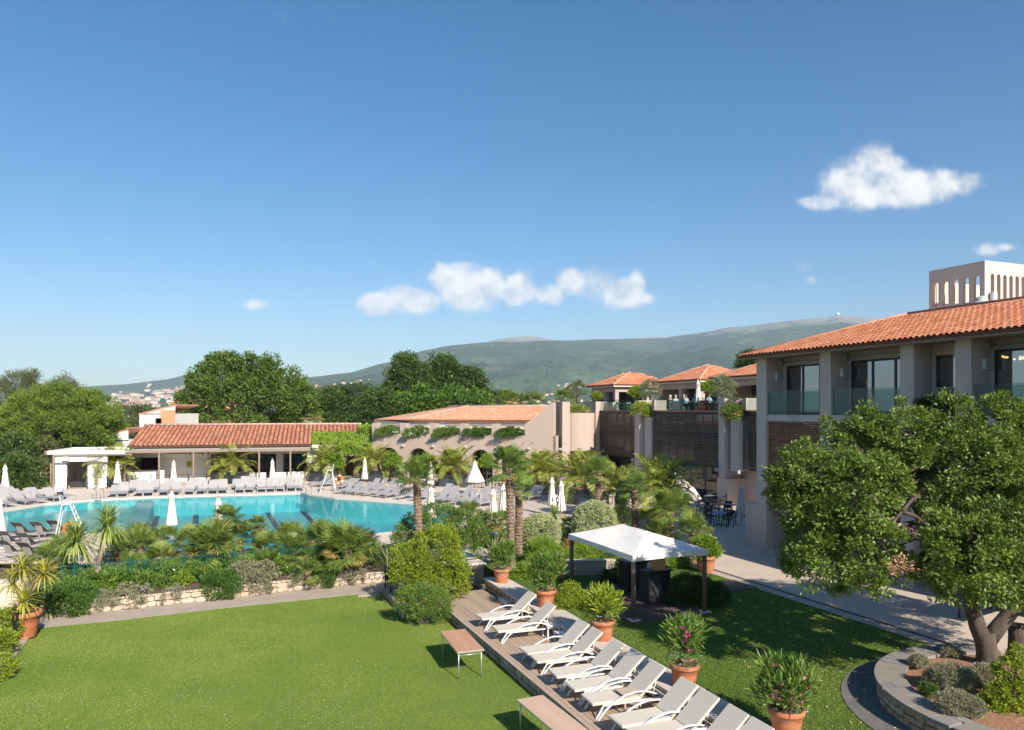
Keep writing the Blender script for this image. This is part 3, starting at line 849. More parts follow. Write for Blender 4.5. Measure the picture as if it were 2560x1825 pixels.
left_sky = [(-250, 985), (0, 975), (197, 966.6), (303, 961), (407, 950), (472, 938.5), (497, 939), (560, 946), (640, 955), (760, 968), (860, 1000)]
H_left = Hill('left_hill', left_sky, -260, 880, 2600, 5600, -22, M_left, 5.1, .8, .9, 140, 60)
H_town = Hill('town_hill', [(-250, 1012), (150, 1000), (260, 990), (340, 985), (420, 976), (500, 968), (600, 985), (800, 1010), (900, 1025)], -260, 900, 1700, 3900, -25, M_left, 9.4, .5, .8, 120, 40)

# radar dome on the summit
rd = MB().lathe([(0.01, 26), (9, 24), (14, 17), (15, 10), (12, 3), (10, 0)], 12).build('summit_dome', WHITE, loc=H_main.p(2094, 1.0) - Vector((0, 0, 4)), smooth=True)
tag(rd, 'tiny white dome on the bare mountain summit', 'dome')

# houses of the far town and villages: three shared shapes
HOUSEW = [M_plain('house_wall_%d' % i, c, .9, tuple(x * .85 for x in c), .2, coord='World') for i, c in enumerate(((.72, .62, .52), (.66, .50, .38), (.78, .72, .64), (.60, .45, .36)))]
HROOF = M_plain('far_roof', (.42, .22, .14), .9, (.50, .30, .20), .1, coord='World')
def far_house_mesh(k):
    m = MB()
    m.box(-.5, .5, -.35, .35, -.6, .5)
    m.mi = 1
    m.add([(-.55, -.4, .5), (.55, -.4, .5), (.55, .4, .5), (-.55, .4, .5), (-.55, 0, .75), (.55, 0, .75)], [(0, 1, 5, 4), (2, 3, 4, 5), (1, 2, 5), (3, 0, 4), (3, 2, 1, 0)])
    me = m.mesh('far_house'); me.materials.append(HOUSEW[k]); me.materials.append(HROOF)
    return me
FH = [far_house_mesh(k) for k in range(4)]
def villages(hill, spots, label, group, seed):
    r_ = random.Random(seed)
    for (px, t, sp, st, n_, size) in spots:
        for _ in range(n_):
            x = r_.gauss(px, sp); tt = max(.02, r_.gauss(t, st))
            p = hill.p(x, tt)
            o = bpy.data.objects.new('far_house', r_.choice(FH)); COL.objects.link(o)
            w_ = size * r_.uniform(.7, 1.5)
            o.location = p + Vector((0, 0, w_ * .25)); o.scale = (w_ * r_.uniform(1, 1.7), w_, w_ * r_.uniform(.55, .9))
            o.rotation_euler = (0, 0, r_.uniform(-.6, .6))
            tag(o, label, 'house', group)
villages(H_town, [(340, .5, 38, .2, 50, 12), (430, .55, 40, .22, 56, 12), (300, .3, 30, .12, 20, 11), (450, .85, 30, .1, 16, 14)],
         'small pale house of the far town on the hazy left slope', 'houses of the far town', 3)
villages(H_left, [(320, .45, 25, .05, 8, 14), (430, .62, 30, .05, 8, 14), (230, .5, 30, .08, 4, 14)], 'lone pale house scattered high on the hazy left hill', 'houses high on the left hill', 4)
villages(H_main, [(760, .42, 30, .06, 12, 12), (850, .40, 50, .07, 20, 11), (930, .36, 40, .06, 8, 11), (800, .30, 60, .05, 14, 10)],
         'small pale house on the lower slope left of the green mountain', 'houses low on the mountain left of the dark trees', 5)
villages(H_main, [(1270, .15, 50, .025, 22, 9), (1350, .16, 50, .03, 26, 9), (1420, .17, 40, .03, 18, 9), (1430, .30, 14, .02, 14, 10)],
         'small pale house at the mountain foot above the arcade roof', 'houses at the mountain foot above the arcade roof', 6)

# ------------------------------------------------------------------ haze: one closed box of even air
m = bpy.data.materials.new('haze_air'); m.use_nodes = True
nt = m.node_tree
for n_ in list(nt.nodes):
    if n_.type == 'BSDF_PRINCIPLED': nt.nodes.remove(n_)
pvn = nt.nodes.new('ShaderNodeVolumePrincipled')
pvn.inputs['Color'].default_value = (.62, .81, .98, 1); pvn.inputs['Density'].default_value = HAZE if 'HAZE' in globals() else .0001
pvn.inputs['Anisotropy'].default_value = -.1
nt.links.new(pvn.outputs[0], nt.nodes['Material Output'].inputs['Volume'])
hz = MB().box(-11000, 11000, -9000, 9000, -27, 900).build('haze', m)
stuff(tag(hz, 'thin pale blue air haze over the whole valley', 'haze'))
# ------------------------------------------------------------------ tiled roofs
def cover_tile_mesh(w=.23, l=.42, seg=6):
    """one barrel tile: x across, y up the slope, convex up, tapering, open below"""
    m = MB(); vs = []
    for y, r_, dz in ((0, w * .40, .02), (l, w * .33, 0)):
        for k in range(seg + 1):
            a = math.pi * k / seg
            vs.append((math.cos(a) * r_, y, math.sin(a) * r_ * .8 + dz))
    n_ = seg + 1
    for y, r_, dz in ((0, w * .40 - .018, .02),):
        for k in range(seg + 1):
            a = math.pi * k / seg
            vs.append((math.cos(a) * r_, y, math.sin(a) * r_ * .8 + dz - .004))
    fs = [(k + 1, k, n_ + k, n_ + k + 1) for k in range(seg)] + [(k, k + 1, 2 * n_ + k + 1, 2 * n_ + k) for k in range(seg)]
    m.add(vs, fs)
    me = m.mesh('tile', True)
    return me
def roof_slope(parent, O, ex, ey, L, run, rise, hipL, hipR, mats, tw=.23, tl=.36, singles=300, near=None, deck=True, seed=1, nameit='roof_deck'):
    """one slope: O eave corner (local to parent), ex along the eave, ey horizontal up-slope; hipL/hipR shorten the top"""
    O, ex, ey = Vector(O), Vector(ex).normalized(), Vector(ey).normalized()
    up = (ey * run + Vector((0, 0, rise)))
    sl = up.length; up = up.normalized()
    nrm = ex.cross(up)
    if nrm.z < 0: nrm = -nrm
    P = lambda s, t: O + ex * s + up * (t * sl)
    if deck:
        a, b, c_, d = P(0, 0), P(L, 0), P(L - hipR, 1), P(hipL, 1)
        lo = -nrm * .10
        mb_ = MB()
        vs = [a, b, c_, d, a + lo, b + lo, c_ + lo, d + lo]
        mb_.add(vs, [(0, 1, 2, 3), (7, 6, 5, 4), (0, 4, 5, 1), (1, 5, 6, 2), (2, 6, 7, 3), (3, 7, 4, 0)])
        mb_.build(nameit, mats[2], parent)
    r_ = random.Random(seed)
    nrow = int(sl / tl); cells = []
    for j in range(nrow):
        t = j * tl / sl
        s0, s1 = hipL * t, L - hipR * t
        n_ = int(L / tw)
        for i in range(n_):
            s = (i + .5) * tw
            if s0 + tw * .3 < s < s1 - tw * .3: cells.append((s, t))
    me1 = cover_tile_mesh(tw, tl * 1.15); me1.materials.append(mats[0])
    rot = Matrix((ex, up, nrm)).transposed().to_4x4()
    Wm = parent.matrix_basis
    pts = [(Wm @ (P(s, t) + nrm * .012), s, t) for s, t in cells]
    def size_key(e):
        p = e[0]
        px = CXP + p.x / p.y * FPX
        out = 0 if -20 < px < 2580 else 1e6
        return p.y + out
    pts_i = sorted(range(len(pts)), key=lambda i: size_key(pts[i]))
    own = set(pts_i[:singles])
    rest = MB()
    base = cover_tile_mesh(tw, tl * 1.15)
    bv = [v.co.copy() for v in base.vertices]; bf = [tuple(p.vertices) for p in base.polygons]
    for i, (s, t) in enumerate(cells):
        p = P(s + r_.uniform(-.008, .008), t + r_.uniform(-.01, .01) / sl) + nrm * .012
        mtx = Matrix.Translation(p) @ rot @ Matrix.Rotation(r_.uniform(-.03, .03), 4, 'Z')
        if i in own:
            o = bpy.data.objects.new('tile', me1); COL.objects.link(o)
            o.parent = parent; o.matrix_local = mtx
        else:
            rest.add([mtx @ v for v in bv], bf)
    if rest.v:
        o = rest.build('tile_field', mats[1], parent, True); stuff(o)
    return P
def ridge_tiles(parent, a, b, mat, n=None, r_=.12):
    a, b = Vector(a), Vector(b); L = (b - a).length
    m = MB(); m.tube([a, b], r_, 8, True); m.build('ridge_cap', mat, parent, True)
RM_NEW = (TILE, TILE_I, M_plain('tile_channel', (.20, .075, .04), .9, (.14, .055, .03), 2))
RM_OLD = (TILE_OLD, TILE_OLD_I, M_plain('old_tile_channel', (.13, .065, .045), .9, (.09, .05, .035), 2))
RM_PALE = (TILE_PALE_I, TILE_PALE_I, M_plain('pale_tile_channel', (.30, .14, .085), .9, (.25, .11, .07), 2))

def local_mb(parent_ang=0):
    return MB()

# ------------------------------------------------------------------ right wing (local x = u from pier corner, local y = v from facade)
P0 = Vector((11.82, 34.74, 0)); U0, VF = toUV(P0)
rw = thing('hotel_wing', 'taupe two-storey wing with tiled roof, piers and slatted screens at the right', 'building', (P0.x, P0.y, 0), ANG_U)
ZF, ZE = 7.02, 9.66
def part(mb_, name, mat, parent): return mb_.build(name, mat, parent)
piers = [(-.67, 0), (3.29, 3.89), (7.27, 7.85), (9.50, 10.09), (13.8, 14.4)]
for a, b in piers:
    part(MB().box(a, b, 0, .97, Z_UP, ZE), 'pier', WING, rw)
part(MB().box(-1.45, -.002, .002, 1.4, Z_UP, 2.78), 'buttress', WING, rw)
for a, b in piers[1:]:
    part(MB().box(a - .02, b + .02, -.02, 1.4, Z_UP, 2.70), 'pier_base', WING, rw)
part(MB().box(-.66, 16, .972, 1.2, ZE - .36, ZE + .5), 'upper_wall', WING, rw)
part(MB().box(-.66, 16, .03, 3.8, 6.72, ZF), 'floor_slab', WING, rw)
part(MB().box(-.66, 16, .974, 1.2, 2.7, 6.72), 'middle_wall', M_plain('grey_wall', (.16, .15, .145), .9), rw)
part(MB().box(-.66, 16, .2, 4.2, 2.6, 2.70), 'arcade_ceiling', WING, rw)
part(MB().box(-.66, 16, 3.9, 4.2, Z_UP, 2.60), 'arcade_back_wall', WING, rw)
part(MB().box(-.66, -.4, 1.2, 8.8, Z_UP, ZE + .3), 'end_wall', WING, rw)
part(MB().box(-.6, 16, 6.0, 6.2, ZF, ZE + .5), 'room_back_wall', ROOM, rw)
part(MB().box(-.6, 16, 1.2, 6.0, ZE - .12, ZE), 'room_ceiling', ROOM, rw)
# windows
def window(parent, x0, x1, y, z0, z1, panes, fr=.07, mat=GLASS, frame=DARKGREY, depth=.08):
    w_ = thing_part('window', parent)
    f = MB()
    f.box(x0, x1, y, y + depth, z0, z0 + fr); f.box(x0, x1, y, y + depth, z1 - fr, z1)
    xs = [x0 + (x1 - x0) * i / panes for i in range(panes + 1)]
    for i, x in enumerate(xs):
        a = x - (0 if i == 0 else fr / 2 if i < panes else fr); f.box(a, a + fr, y + .002, y + depth - .002, z0 + fr, z1 - fr)
    wo_ = f.build('window', frame, parent)
    for a, b in zip(xs, xs[1:]):
        MB().box(a + fr / 2, b - fr / 2, y + depth * .4, y + depth * .6, z0 + fr, z1 - fr).build('pane', mat, wo_)
    return wo_
def thing_part(n_, p): return None
for (x0, x1, pn) in ((.22, 3.29, 3), (4.02, 7.27, 3), (10.2, 13.8, 3)):
    window(rw, x0, x1, 1.0, ZF + .06, ZE - .36, pn, .09)
    part(MB().box(x0 - .25, x0, .974, 1.2, ZF, ZE - .36), 'jamb', WING, rw)
window(rw, 7.98, 9.5, 1.0, ZF + .3, ZE - .42, 1, .09)
part(MB().box(7.85, 7.98, .974, 1.2, ZF, ZE - .36), 'jamb', WING, rw)
# lit ceiling lamps inside
LAMPM = bpy.data.materials.new('warm_lamp'); LAMPM.use_nodes = True
LAMPM.node_tree.nodes['Principled BSDF'].inputs['Emission Color'].default_value = (1, .55, .2, 1)
LAMPM.node_tree.nodes['Principled BSDF'].inputs['Emission Strength'].default_value = 6
pl = thing('pendant_lamp', 'warm lit chandelier behind the window at the right edge', 'lamp', AT(2515, 893, 28.5), ANG_U)
MB().tube([(0, 0, .3), (0, 0, 0)], .012, 5).build('cable', BLACK, pl)
rr = random.Random(3)
for i in range(12):
    a = rr.uniform(0, 6.28); q = rr.uniform(.1, .7)
    MB().lathe([(.001, -.05), (.045, -.02), (.045, .02), (.001, .05)], 8).build('bulb', LAMPM, pl, loc=(q * math.cos(a), q * math.sin(a), rr.uniform(-.12, .02)))
# glass balustrades with posts
for (x0, x1) in ((.02, 3.27), (3.91, 7.25), (10.11, 13.78)):
    n_ = 2
    for i in range(n_):
        a, b = x0 + (x1 - x0) * i / n_, x0 + (x1 - x0) * (i + 1) / n_
        MB().box(a + .01, b - .01, .10, .115, ZF + .02, ZF + 1.08).build('glass_panel', GLASS_RAIL, rw)
# bar railing and planter in the narrow bay
rl = MB(); rl.tube([(7.87, .6, ZF + 1.0), (9.48, .6, ZF + 1.0)], .025, 6); rl.build('rail', GREYMETAL, rw)
for i in range(9): MB().tube([(7.95 + i * .18, .6, ZF), (7.95 + i * .18, .6, ZF + 1.0)], .012, 5).build('baluster', GREYMETAL, rw)
# wall lanterns on the pier sides, awning cassettes
for x in (.0, 3.89, 10.09):
    la = MB().cbox(x, x + .13, .52, .76, 8.62, 8.98, .01).build('wall_lantern', WHITEMETAL, rw)
    MB().box(x + .131, x + .14, .56, .72, 8.68, 8.92).build('lantern_pane', GREYMETAL, la)
for (x0, x1) in ((.15, 3.29), (4.0, 7.27), (10.2, 13.8)):
    aw = MB().tube([(x0, .80, 9.40), (x1, .80, 9.40)], .05, 8).build('awning_roller', GREYMETAL, rw, True)
    MB().cbox(x0 - .12, x0, .7, .95, 9.32, 9.52, .01).build('bracket', GREYMETAL, aw)
MB().cbox(-.36, -.16, -.12, 0, 3.95, 4.15, .015).build('wall_lamp', WHITEMETAL, rw)
vt = MB(); vt.lathe([(.09, 9.12), (.09, 9.5)], 10, (9.0, .7)); vt.build('vent_pipe', M_plain('cream_pipe', (.5, .45, .36), .6), rw, True)
# slatted screens between the piers
for k_, (a, b) in enumerate(((0, 3.29), (3.89, 7.27), (7.85, 9.5), (10.09, 13.8))):
    sc_ = MB()
    for q in range(4):
        x = a + .04 + (b - a - .12) * q / 3
        sc_.box(x, x + .05, .16, .20, 2.75, 6.7)
    s_ = sc_.build('screen_frame', SLAT_BROWN, rw)
    me = MB().cbox(0, b - a - .02, 0, .045, 0, .05, .004).mesh('slat'); me.materials.append(SLAT_BROWN)
    n_ = 40
    for i in range(n_):
        o = bpy.data.objects.new('slat', me); COL.objects.link(o); o.parent = s_
        o.location = (a + .01, .112, 2.75 + i * (4.2 / n_))
# roof: corner at the eave
eo = -.62
roofz = 9.78
RUNR, RISER = 5.1, 1.63
roof_slope(rw, (-1.25, eo, roofz), (1, 0, 0), (0, 1, 0), 19, RUNR, RISER, RUNR, 0, RM_NEW, .235, .36, 300, seed=5)
mb = MB()
mb.add([(-1.25, eo, roofz), (-1.25 + RUNR, eo + RUNR, roofz + RISER), (-1.25, eo + 2 * RUNR, roofz)], [(0, 1, 2)])
mb.add([(-1.25 + RUNR, eo + RUNR, roofz + RISER), (17.75, eo + RUNR, roofz + RISER), (17.75, eo + 2 * RUNR, roofz), (-1.25, eo + 2 * RUNR, roofz)], [(0, 1, 2, 3)])
mb.build('rear_roof', RM_NEW[2], rw)
ridge_tiles(rw, (-1.25, eo, roofz + .02), (-1.25 + RUNR, eo + RUNR, roofz + RISER + .02), TILE, r_=.10)
ridge_tiles(rw, (-1.25 + RUNR, eo + RUNR, roofz + RISER + .02), (17.75, eo + RUNR, roofz + RISER + .02), TILE, r_=.11)
part(MB().cbox(-1.2, 17, eo + .04, eo + .16, ZE - .04, roofz - .01, .01), 'eave_beam', OLDWOOD, rw)
part(MB().box(-1.2, 17, eo + .162, 1.0, ZE + .0, ZE + .05), 'eave_soffit', OLDWOOD, rw)
part(MB().cbox(-1.2, -1.08, eo + .162, 6, ZE - .04, roofz - .01, .01), 'eave_beam', OLDWOOD, rw)
# grey ventilator on the roof
vp = AT(2455, 768, 31.5)
vo = MB().lathe([(.75, -.35), (.75, -.12), (.62, .0), (.42, .04), (.36, .2), (.22, .27), (.2, .42), (.1, .47), (.001, .48)], 24).build('roof_ventilator', LEADGREY, loc=vp, smooth=True)
tag(vo, 'grey mushroom shaped ventilator on the right tiled roof', 'ventilator')

# ------------------------------------------------------------------ arcaded tower behind
def arch_wall(mb_, x0, x1, z0, z1, y0, y1, arches, seg=10):
    """wall in local xz between y0 (front) and y1 with round-headed openings [(xc, halfwidth, zsill, zspring)]"""
    xs = x0
    for (xc, hw, zs, zp) in sorted(arches):
        mb_.box(xs, xc - hw, y0, y1, z0, z1)
        if zs > z0: mb_.box(xc - hw, xc + hw, y0, y1, z0, zs)
        for k in range(seg):
            a0, a1 = math.pi * k / seg, math.pi * (k + 1) / seg
            xa, xb = xc + hw * math.cos(a0), xc + hw * math.cos(a1)
            za, zb = zp + hw * math.sin(a0), zp + hw * math.sin(a1)
            vs = [(xa, y0, za), (xb, y0, zb), (xb, y0, z1), (xa, y0, z1), (xa, y1, za), (xb, y1, zb), (xb, y1, z1), (xa, y1, z1)]
            mb_.add(vs, [(1, 0, 3, 2), (4, 5, 6, 7), (0, 1, 5, 4), (2, 3, 7, 6)])
        xs = xc + hw
    mb_.box(xs, x1, y0, y1, z0, z1)
    return mb_
TY = 52.0
tc = AT(2462, 651, TY)               # top corner nearest
tw_ = thing('arcaded_tower', 'pale pink square tower with rows of narrow arches above the right roof', 'tower', (tc.x, tc.y, 0), ANG_U)
zt = tc.z
# left face runs along -u (away), right face along +v
LEFT = 4.35
zb0 = 9.0
arcs = [(-LEFT + .52 + i * .80, .25, zt - 2.75, zt - 1.15) for i in range(5)]
part(arch_wall(MB(), -LEFT, 0, zb0, zt, 0, .35, arcs), 'arcade_wall', TOWER, tw_)
m_ = MB()
arcs2 = [(.78 + i * .64, .19, zt - 3.3, zt - 1.05) for i in range(10)]
mm = arch_wall(MB(), .352, 8.4, zb0, zt, 0, .35, arcs2)
vs = [(-y, x, z) for x, y, z in mm.v]
part(MB().add(vs, [f for f in mm.f]), 'arcade_wall', TOWER, tw_)
part(MB().box(-LEFT, -.36, 7.7, 8.0, zb0, zt - 3.2), 'rear_wall', TOWER, tw_)
part(MB().box(-LEFT, -LEFT + .35, .36, 8.0, zb0, zt - .8), 'rear_wall', TOWER, tw_)
part(MB().box(-LEFT + .36, -.36, .36, 7.69, zb0, zt - 3.4), 'tower_floor', TOWER, tw_)
part(MB().box(-2.0, -1.75, 2.6, 2.85, zt - 4.6, zt - 1.0), 'pillar', TOWER, tw_)
for o in tw_.children: fix_normals(o.data)
MB().tube([(.25, 1.0, zt - 4.9), (.25, 1.0, zt - 4.0)], .12, 10).build('antenna_mount', GREYMETAL, tw_)
MB().tube([(.25, .55, zt - 3.9), (.25, .55, zt - 2.2)], .22, 12).build('antenna', WHITEMETAL, tw_)

# ------------------------------------------------------------------ middle wing with dark screens and roof terrace
VM = 33.0
mw = thing('terrace_wing', 'taupe wing with dark slatted screens, curved bays and roof terrace', 'building', (0, 0, 0), ANG_U)
# with this frame local x = u, local y = v
def px_u(px, v=VM): return u_at(px, v)
a0, a1 = px_u(1474), px_u(1594)
b0, b1 = px_u(1630), px_u(1804.6)
c0, c1 = px_u(1856.6), px_u(1930)
zsB, zsT = 3.3, 7.12
for (a, b) in ((a0, a1), (b0, b1), (c0, c1)):
    s_ = MB(); n_ = max(3, int((b - a) / 1.1))
    for q in range(n_ + 1):
        x = a + (b - a - .06) * q / n_
        s_.box(x, x + .06, VM + .06, VM + .12, zsB, zsT)
    s_.box(a, b, VM + .13, VM + .16, zsT - .05, zsT + .02)
    fr_ = s_.build('screen_frame', SLAT_DARK, mw)
    me = MB().cbox(0, b - a, 0, .05, 0, .055, .004).mesh('slat'); me.materials.append(SLAT_DARK)
    for i in range(36):
        o = bpy.data.objects.new('slat', me); COL.objects.link(o); o.parent = fr_
        o.location = (a, VM, zsB + i * (zsT - zsB) / 36)
    MB().cbox(b, b + .08, VM - .06, VM + .6, zsB - .1, zsT, .01).build('rust_board', RUST, mw)
    MB().cbox(a, b + .1, VM - .02, VM + .3, zsT + .03, zsT + .12, .01).build('coping_strip', RUST, mw)
    # glazed shop front below, dark room behind
    MB().box(a, b, VM + 1.7, VM + 2.0, zsB - .45, zsB + .1).build('lintel', OLDWOOD, mw)
    window(mw, a, b, VM + 1.2, Z_UP + .02, zsB - .4, max(3, int((b - a) / 1.6)), .08, GLASS_DARK, BLACK)
    MB().box(a, b, VM + .5, VM + .6, zsB + .2, 6.9).build('window_band', GLASS_DARK, mw)
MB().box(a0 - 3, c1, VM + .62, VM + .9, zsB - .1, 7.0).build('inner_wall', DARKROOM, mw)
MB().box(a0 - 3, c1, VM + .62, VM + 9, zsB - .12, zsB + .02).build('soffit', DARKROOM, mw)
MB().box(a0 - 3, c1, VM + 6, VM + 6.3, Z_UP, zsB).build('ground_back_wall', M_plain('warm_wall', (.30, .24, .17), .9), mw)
MB().box(a0 - 3.5, c1, VM + .2, VM + 8.5, 7.0, 7.14).build('terrace_floor', M_plain('terrace_paving', (.36, .29, .23), .85, (.31, .25, .2), 1), mw)
def bay(u0, um, u1, top=6.7, first=False):
    """pier u0..um and half-round bay um..u1"""
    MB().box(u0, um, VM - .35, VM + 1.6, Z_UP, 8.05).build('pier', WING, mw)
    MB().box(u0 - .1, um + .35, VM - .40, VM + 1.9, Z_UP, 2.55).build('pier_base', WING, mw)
    r_ = (u1 - um) / 2; xc = (um + u1) / 2
    m_ = MB(); seg = 14
    pts = [(xc - r_ * math.cos(math.pi * k / seg), VM + .25 - r_ * .55 * math.sin(math.pi * k / seg)) for k in range(seg + 1)]
    m_.prism([(p[0], p[1]) for p in pts] + [(u1, VM + 1.5), (um, VM + 1.5)], 3.1, top)
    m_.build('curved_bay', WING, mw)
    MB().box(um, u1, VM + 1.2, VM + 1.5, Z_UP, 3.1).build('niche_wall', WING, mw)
    return (um + u1) / 2, r_
bays = []
bays.append(bay(a1 + .10, px_u(1608), b0 - .02))
bays.append(bay(b1 + .10, px_u(1822), c0 - .02))
for (a, b) in ((a0, a1), (b0, b1), (c0, c1)):
    # parapet blocks and glass on the terrace edge
    MB().box(a - .05, a + .35, VM + .0, VM + 1.7, 7.15, 8.05).build('parapet', PLASTER, mw)
    MB().box(a + .36, a + 1.9, VM + 1.4, VM + 1.7, 7.15, 8.0).build('parapet', PLASTER_LIGHT, mw)
    n_ = max(2, int((b - a) / 1.8))
    for i in range(n_):
        x0 = a + .36 + (b - a - .4) * i / n_; x1 = a + .36 + (b - a - .4) * (i + 1) / n_
        MB().box(x0 + .01, x1 - .01, VM + .2, VM + .215, 7.15, 8.2).build('glass_panel', GLASS_RAIL, mw)
for px, y_ in ((1478, 1135), (1594, 1147), (1632, 1150), (1804, 1170), (1860, 1174)):
    u = px_u(px)
    MB().cbox(u - .12, u + .12, VM - .55, VM - .36, 3.0, 3.25, .02).build('wall_lamp', LEADGREY, mw)
# end block: pillar and curved wall at the far end
q0 = toUV(G(1406, 1210, Z_UP))
MB().box(q0[0] - 2.1, q0[0], q0[1], q0[1] + .75, Z_UP, 8.0).build('end_pillar', PLASTER, mw)
xc0, xc1 = q0[1] + .76, VM + .2
uu = q0[0] - 1.0
m_ = MB(); seg = 14; rv = (xc1 - xc0 - .7) / 2; vc = xc0 + .1 + rv
pts = [(uu + rv * .62 * math.sin(math.pi * k / seg), vc - rv * math.cos(math.pi * k / seg)) for k in range(seg + 1)]
m_.prism(pts + [(uu - 1.5, vc + rv), (uu - 1.5, vc - rv)], 3.6, 7.0)
m_.build('curved_bay', PLASTER, mw)
MB().box(uu - 2.0, uu + .35, vc + rv, vc + rv + .62, Z_UP, 8.05).build('pier', PLASTER, mw)
MB().box(uu - 2, uu - 1.6, q0[1] + .7, VM + 1, Z_UP, 7.0).build('niche_wall', PLASTER, mw)
MB().box(uu - 6, uu - 2.02, vc - 1, vc + 7, Z_UP, 7.0).build('end_block', PLASTER, mw)
MB().box(a0 - 2.2, a0 - .04, VM + .2, VM + 1.2, Z_UP, 7.1).build('end_wall', PLASTER, mw)
fl = MB().cbox(-.16, .16, -.05, .05, 0, .24, .01).build('floodlight', BLACK, loc=AT(1404, 1003, 66), rz=.2)
tag(fl, 'small black floodlight on the wall top beside the olive tree', 'floodlight')

# terrace pavilions with hip roofs
def pavilion(name, label, u0, u1, v0, v1, ze, rise, mats, body=True, seed=1, singles=0, over=.5):
    t = thing(name, label, 'pavilion', (0, 0, 0), ANG_U)
    du, dv_ = (u1 - u0), (v1 - v0)
    h = min(du, dv_) / 2
    roof_slope(t, (u0, v0, ze), (1, 0, 0), (0, 1, 0), du, dv_ / 2, rise, h, h, mats, .26, .40, singles, seed=seed)
    roof_slope(t, (u1, v0, ze), (0, 1, 0), (-1, 0, 0), dv_, du / 2 if du <= dv_ else h, rise, h, h, mats, .26, .40, singles, seed=seed + 1, nameit='roof_deck')
    top0, top1 = (u0 + h, (v0 + v1) / 2, ze + rise), (u1 - h, (v0 + v1) / 2, ze + rise)
    MB().add([(u0, v0, ze - .02), (u0, v1, ze - .02), (u1, v1, ze - .02), top0, top1], [(0, 3, 1), (1, 3, 4, 2)]).build('rear_roof', mats[2], t)
    for a, b in (((u0, v0, ze), top0), ((u1, v0, ze), top1)): ridge_tiles(t, Vector(a) + Vector((0, 0, .03)), Vector(b) + Vector((0, 0, .03)), M_RIDGE, r_=.09)
    MB().box(u0 + .05, u1 - .05, v0 + .06, v0 + .16, ze - .22, ze - .03).build('gutter', PLASTER_LIGHT, t)
    MB().box(u1 - .16, u1 - .06, v0 + .06, v1, ze - .22, ze - .03).build('gutter', PLASTER_LIGHT, t)
    MB().box(u0 + over, u1 - over, v0 + over, v0 + over + .3, ze - .75, ze - .05).build('wall_head', PLASTER, t)
    MB().box(u1 - over - .3, u1 - over, v0 + over + .31, v1, ze - .75, ze - .05).build('wall_head', PLASTER, t)
    for u in (u0 + over, (u0 + u1) / 2, u1 - over - .5):
        MB().box(u, u + .45, v0 + over + .01, v0 + over + .45, 7.1, ze - .75).build('pier', PLASTER, t)
    MB().box(u0 + over, u1 - over - .4, v0 + over + 3.6, v0 + over + 3.8, 7.1, ze - .3).build('back_wall', M_plain('pavilion_dark', (.10, .085, .075), .9), t)
    MB().box(u0 + over, u0 + over + .2, v0 + over + .5, v1, 7.1, ze - .2).build('side_wall', PLASTER, t)
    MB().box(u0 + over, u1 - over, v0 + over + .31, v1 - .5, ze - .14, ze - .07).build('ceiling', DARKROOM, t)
    return t
M_RIDGE = M_plain('ridge_mortar', (.50, .40, .33), .85, (.42, .33, .27), 3)
pavilion('terrace_pavilion', 'far left terrace pavilion with hipped orange tile roof', -76.4, -70, 40, 48, 10.0, 1.55, RM_NEW, seed=3)
pavilion('terrace_pavilion', 'middle terrace pavilion with hipped orange tile roof behind the tall parasol', -63.5, -55.5, 40.5, 48.5, 10.0, 1.62, RM_NEW, seed=5, singles=150)
pavilion('terrace_pavilion', 'near terrace pavilion whose tile roof meets the right wing', -53.2, -41.0, 39.6, 49, 10.0, 1.75, RM_NEW, seed=7, singles=120)

# ------------------------------------------------------------------ arcade building with roof garden
Q0 = Vector((2.86, 66, 0)); QW = Vector((.92, -.391, 0)).normalized()
QA = math.atan2(QW.y, QW.x)
def q_at(px, off=0):
    r_ = (px - CXP) / FPX
    nx, ny = -QW.y, QW.x          # into the building
    X0, Y0 = Q0.x + nx * off, Q0.y + ny * off
    return (r_ * Y0 - X0) / (QW.x - r_ * QW.y)
ab = thing('arcade_building', 'taupe arcade building with round arches and flower boxes on its roof terrace', 'building', Q0, QA)
q_l, q_r = q_at(930), q_at(1383)
acent = [q_at(p) for p in (972, 1046, 1124, 1202, 1280, 1358)]
hw = 1.18
part(arch_wall(MB(), q_l, q_r, Z_UP, 5.0, 0, .7, [(c_, hw, Z_UP, 2.47) for c_ in acent], 14), 'arcade_wall', PLASTER, ab)
op = [(q_at(900 + .281 * a), q_at(900 + .281 * b)) for a, b in ((150, 355), (405, 615), (670, 890), (935, 1170), (1220, 1465))]
xs = [q_l] + [x for o_ in op for x in o_]
for i in range(0, len(xs), 2):
    a = xs[i]; b = xs[i + 1] if i + 1 < len(xs) else None
    if b is not None: part(MB().box(a, b, .002, .698, 5.0, 6.02), 'parapet_pier', PLASTER, ab)
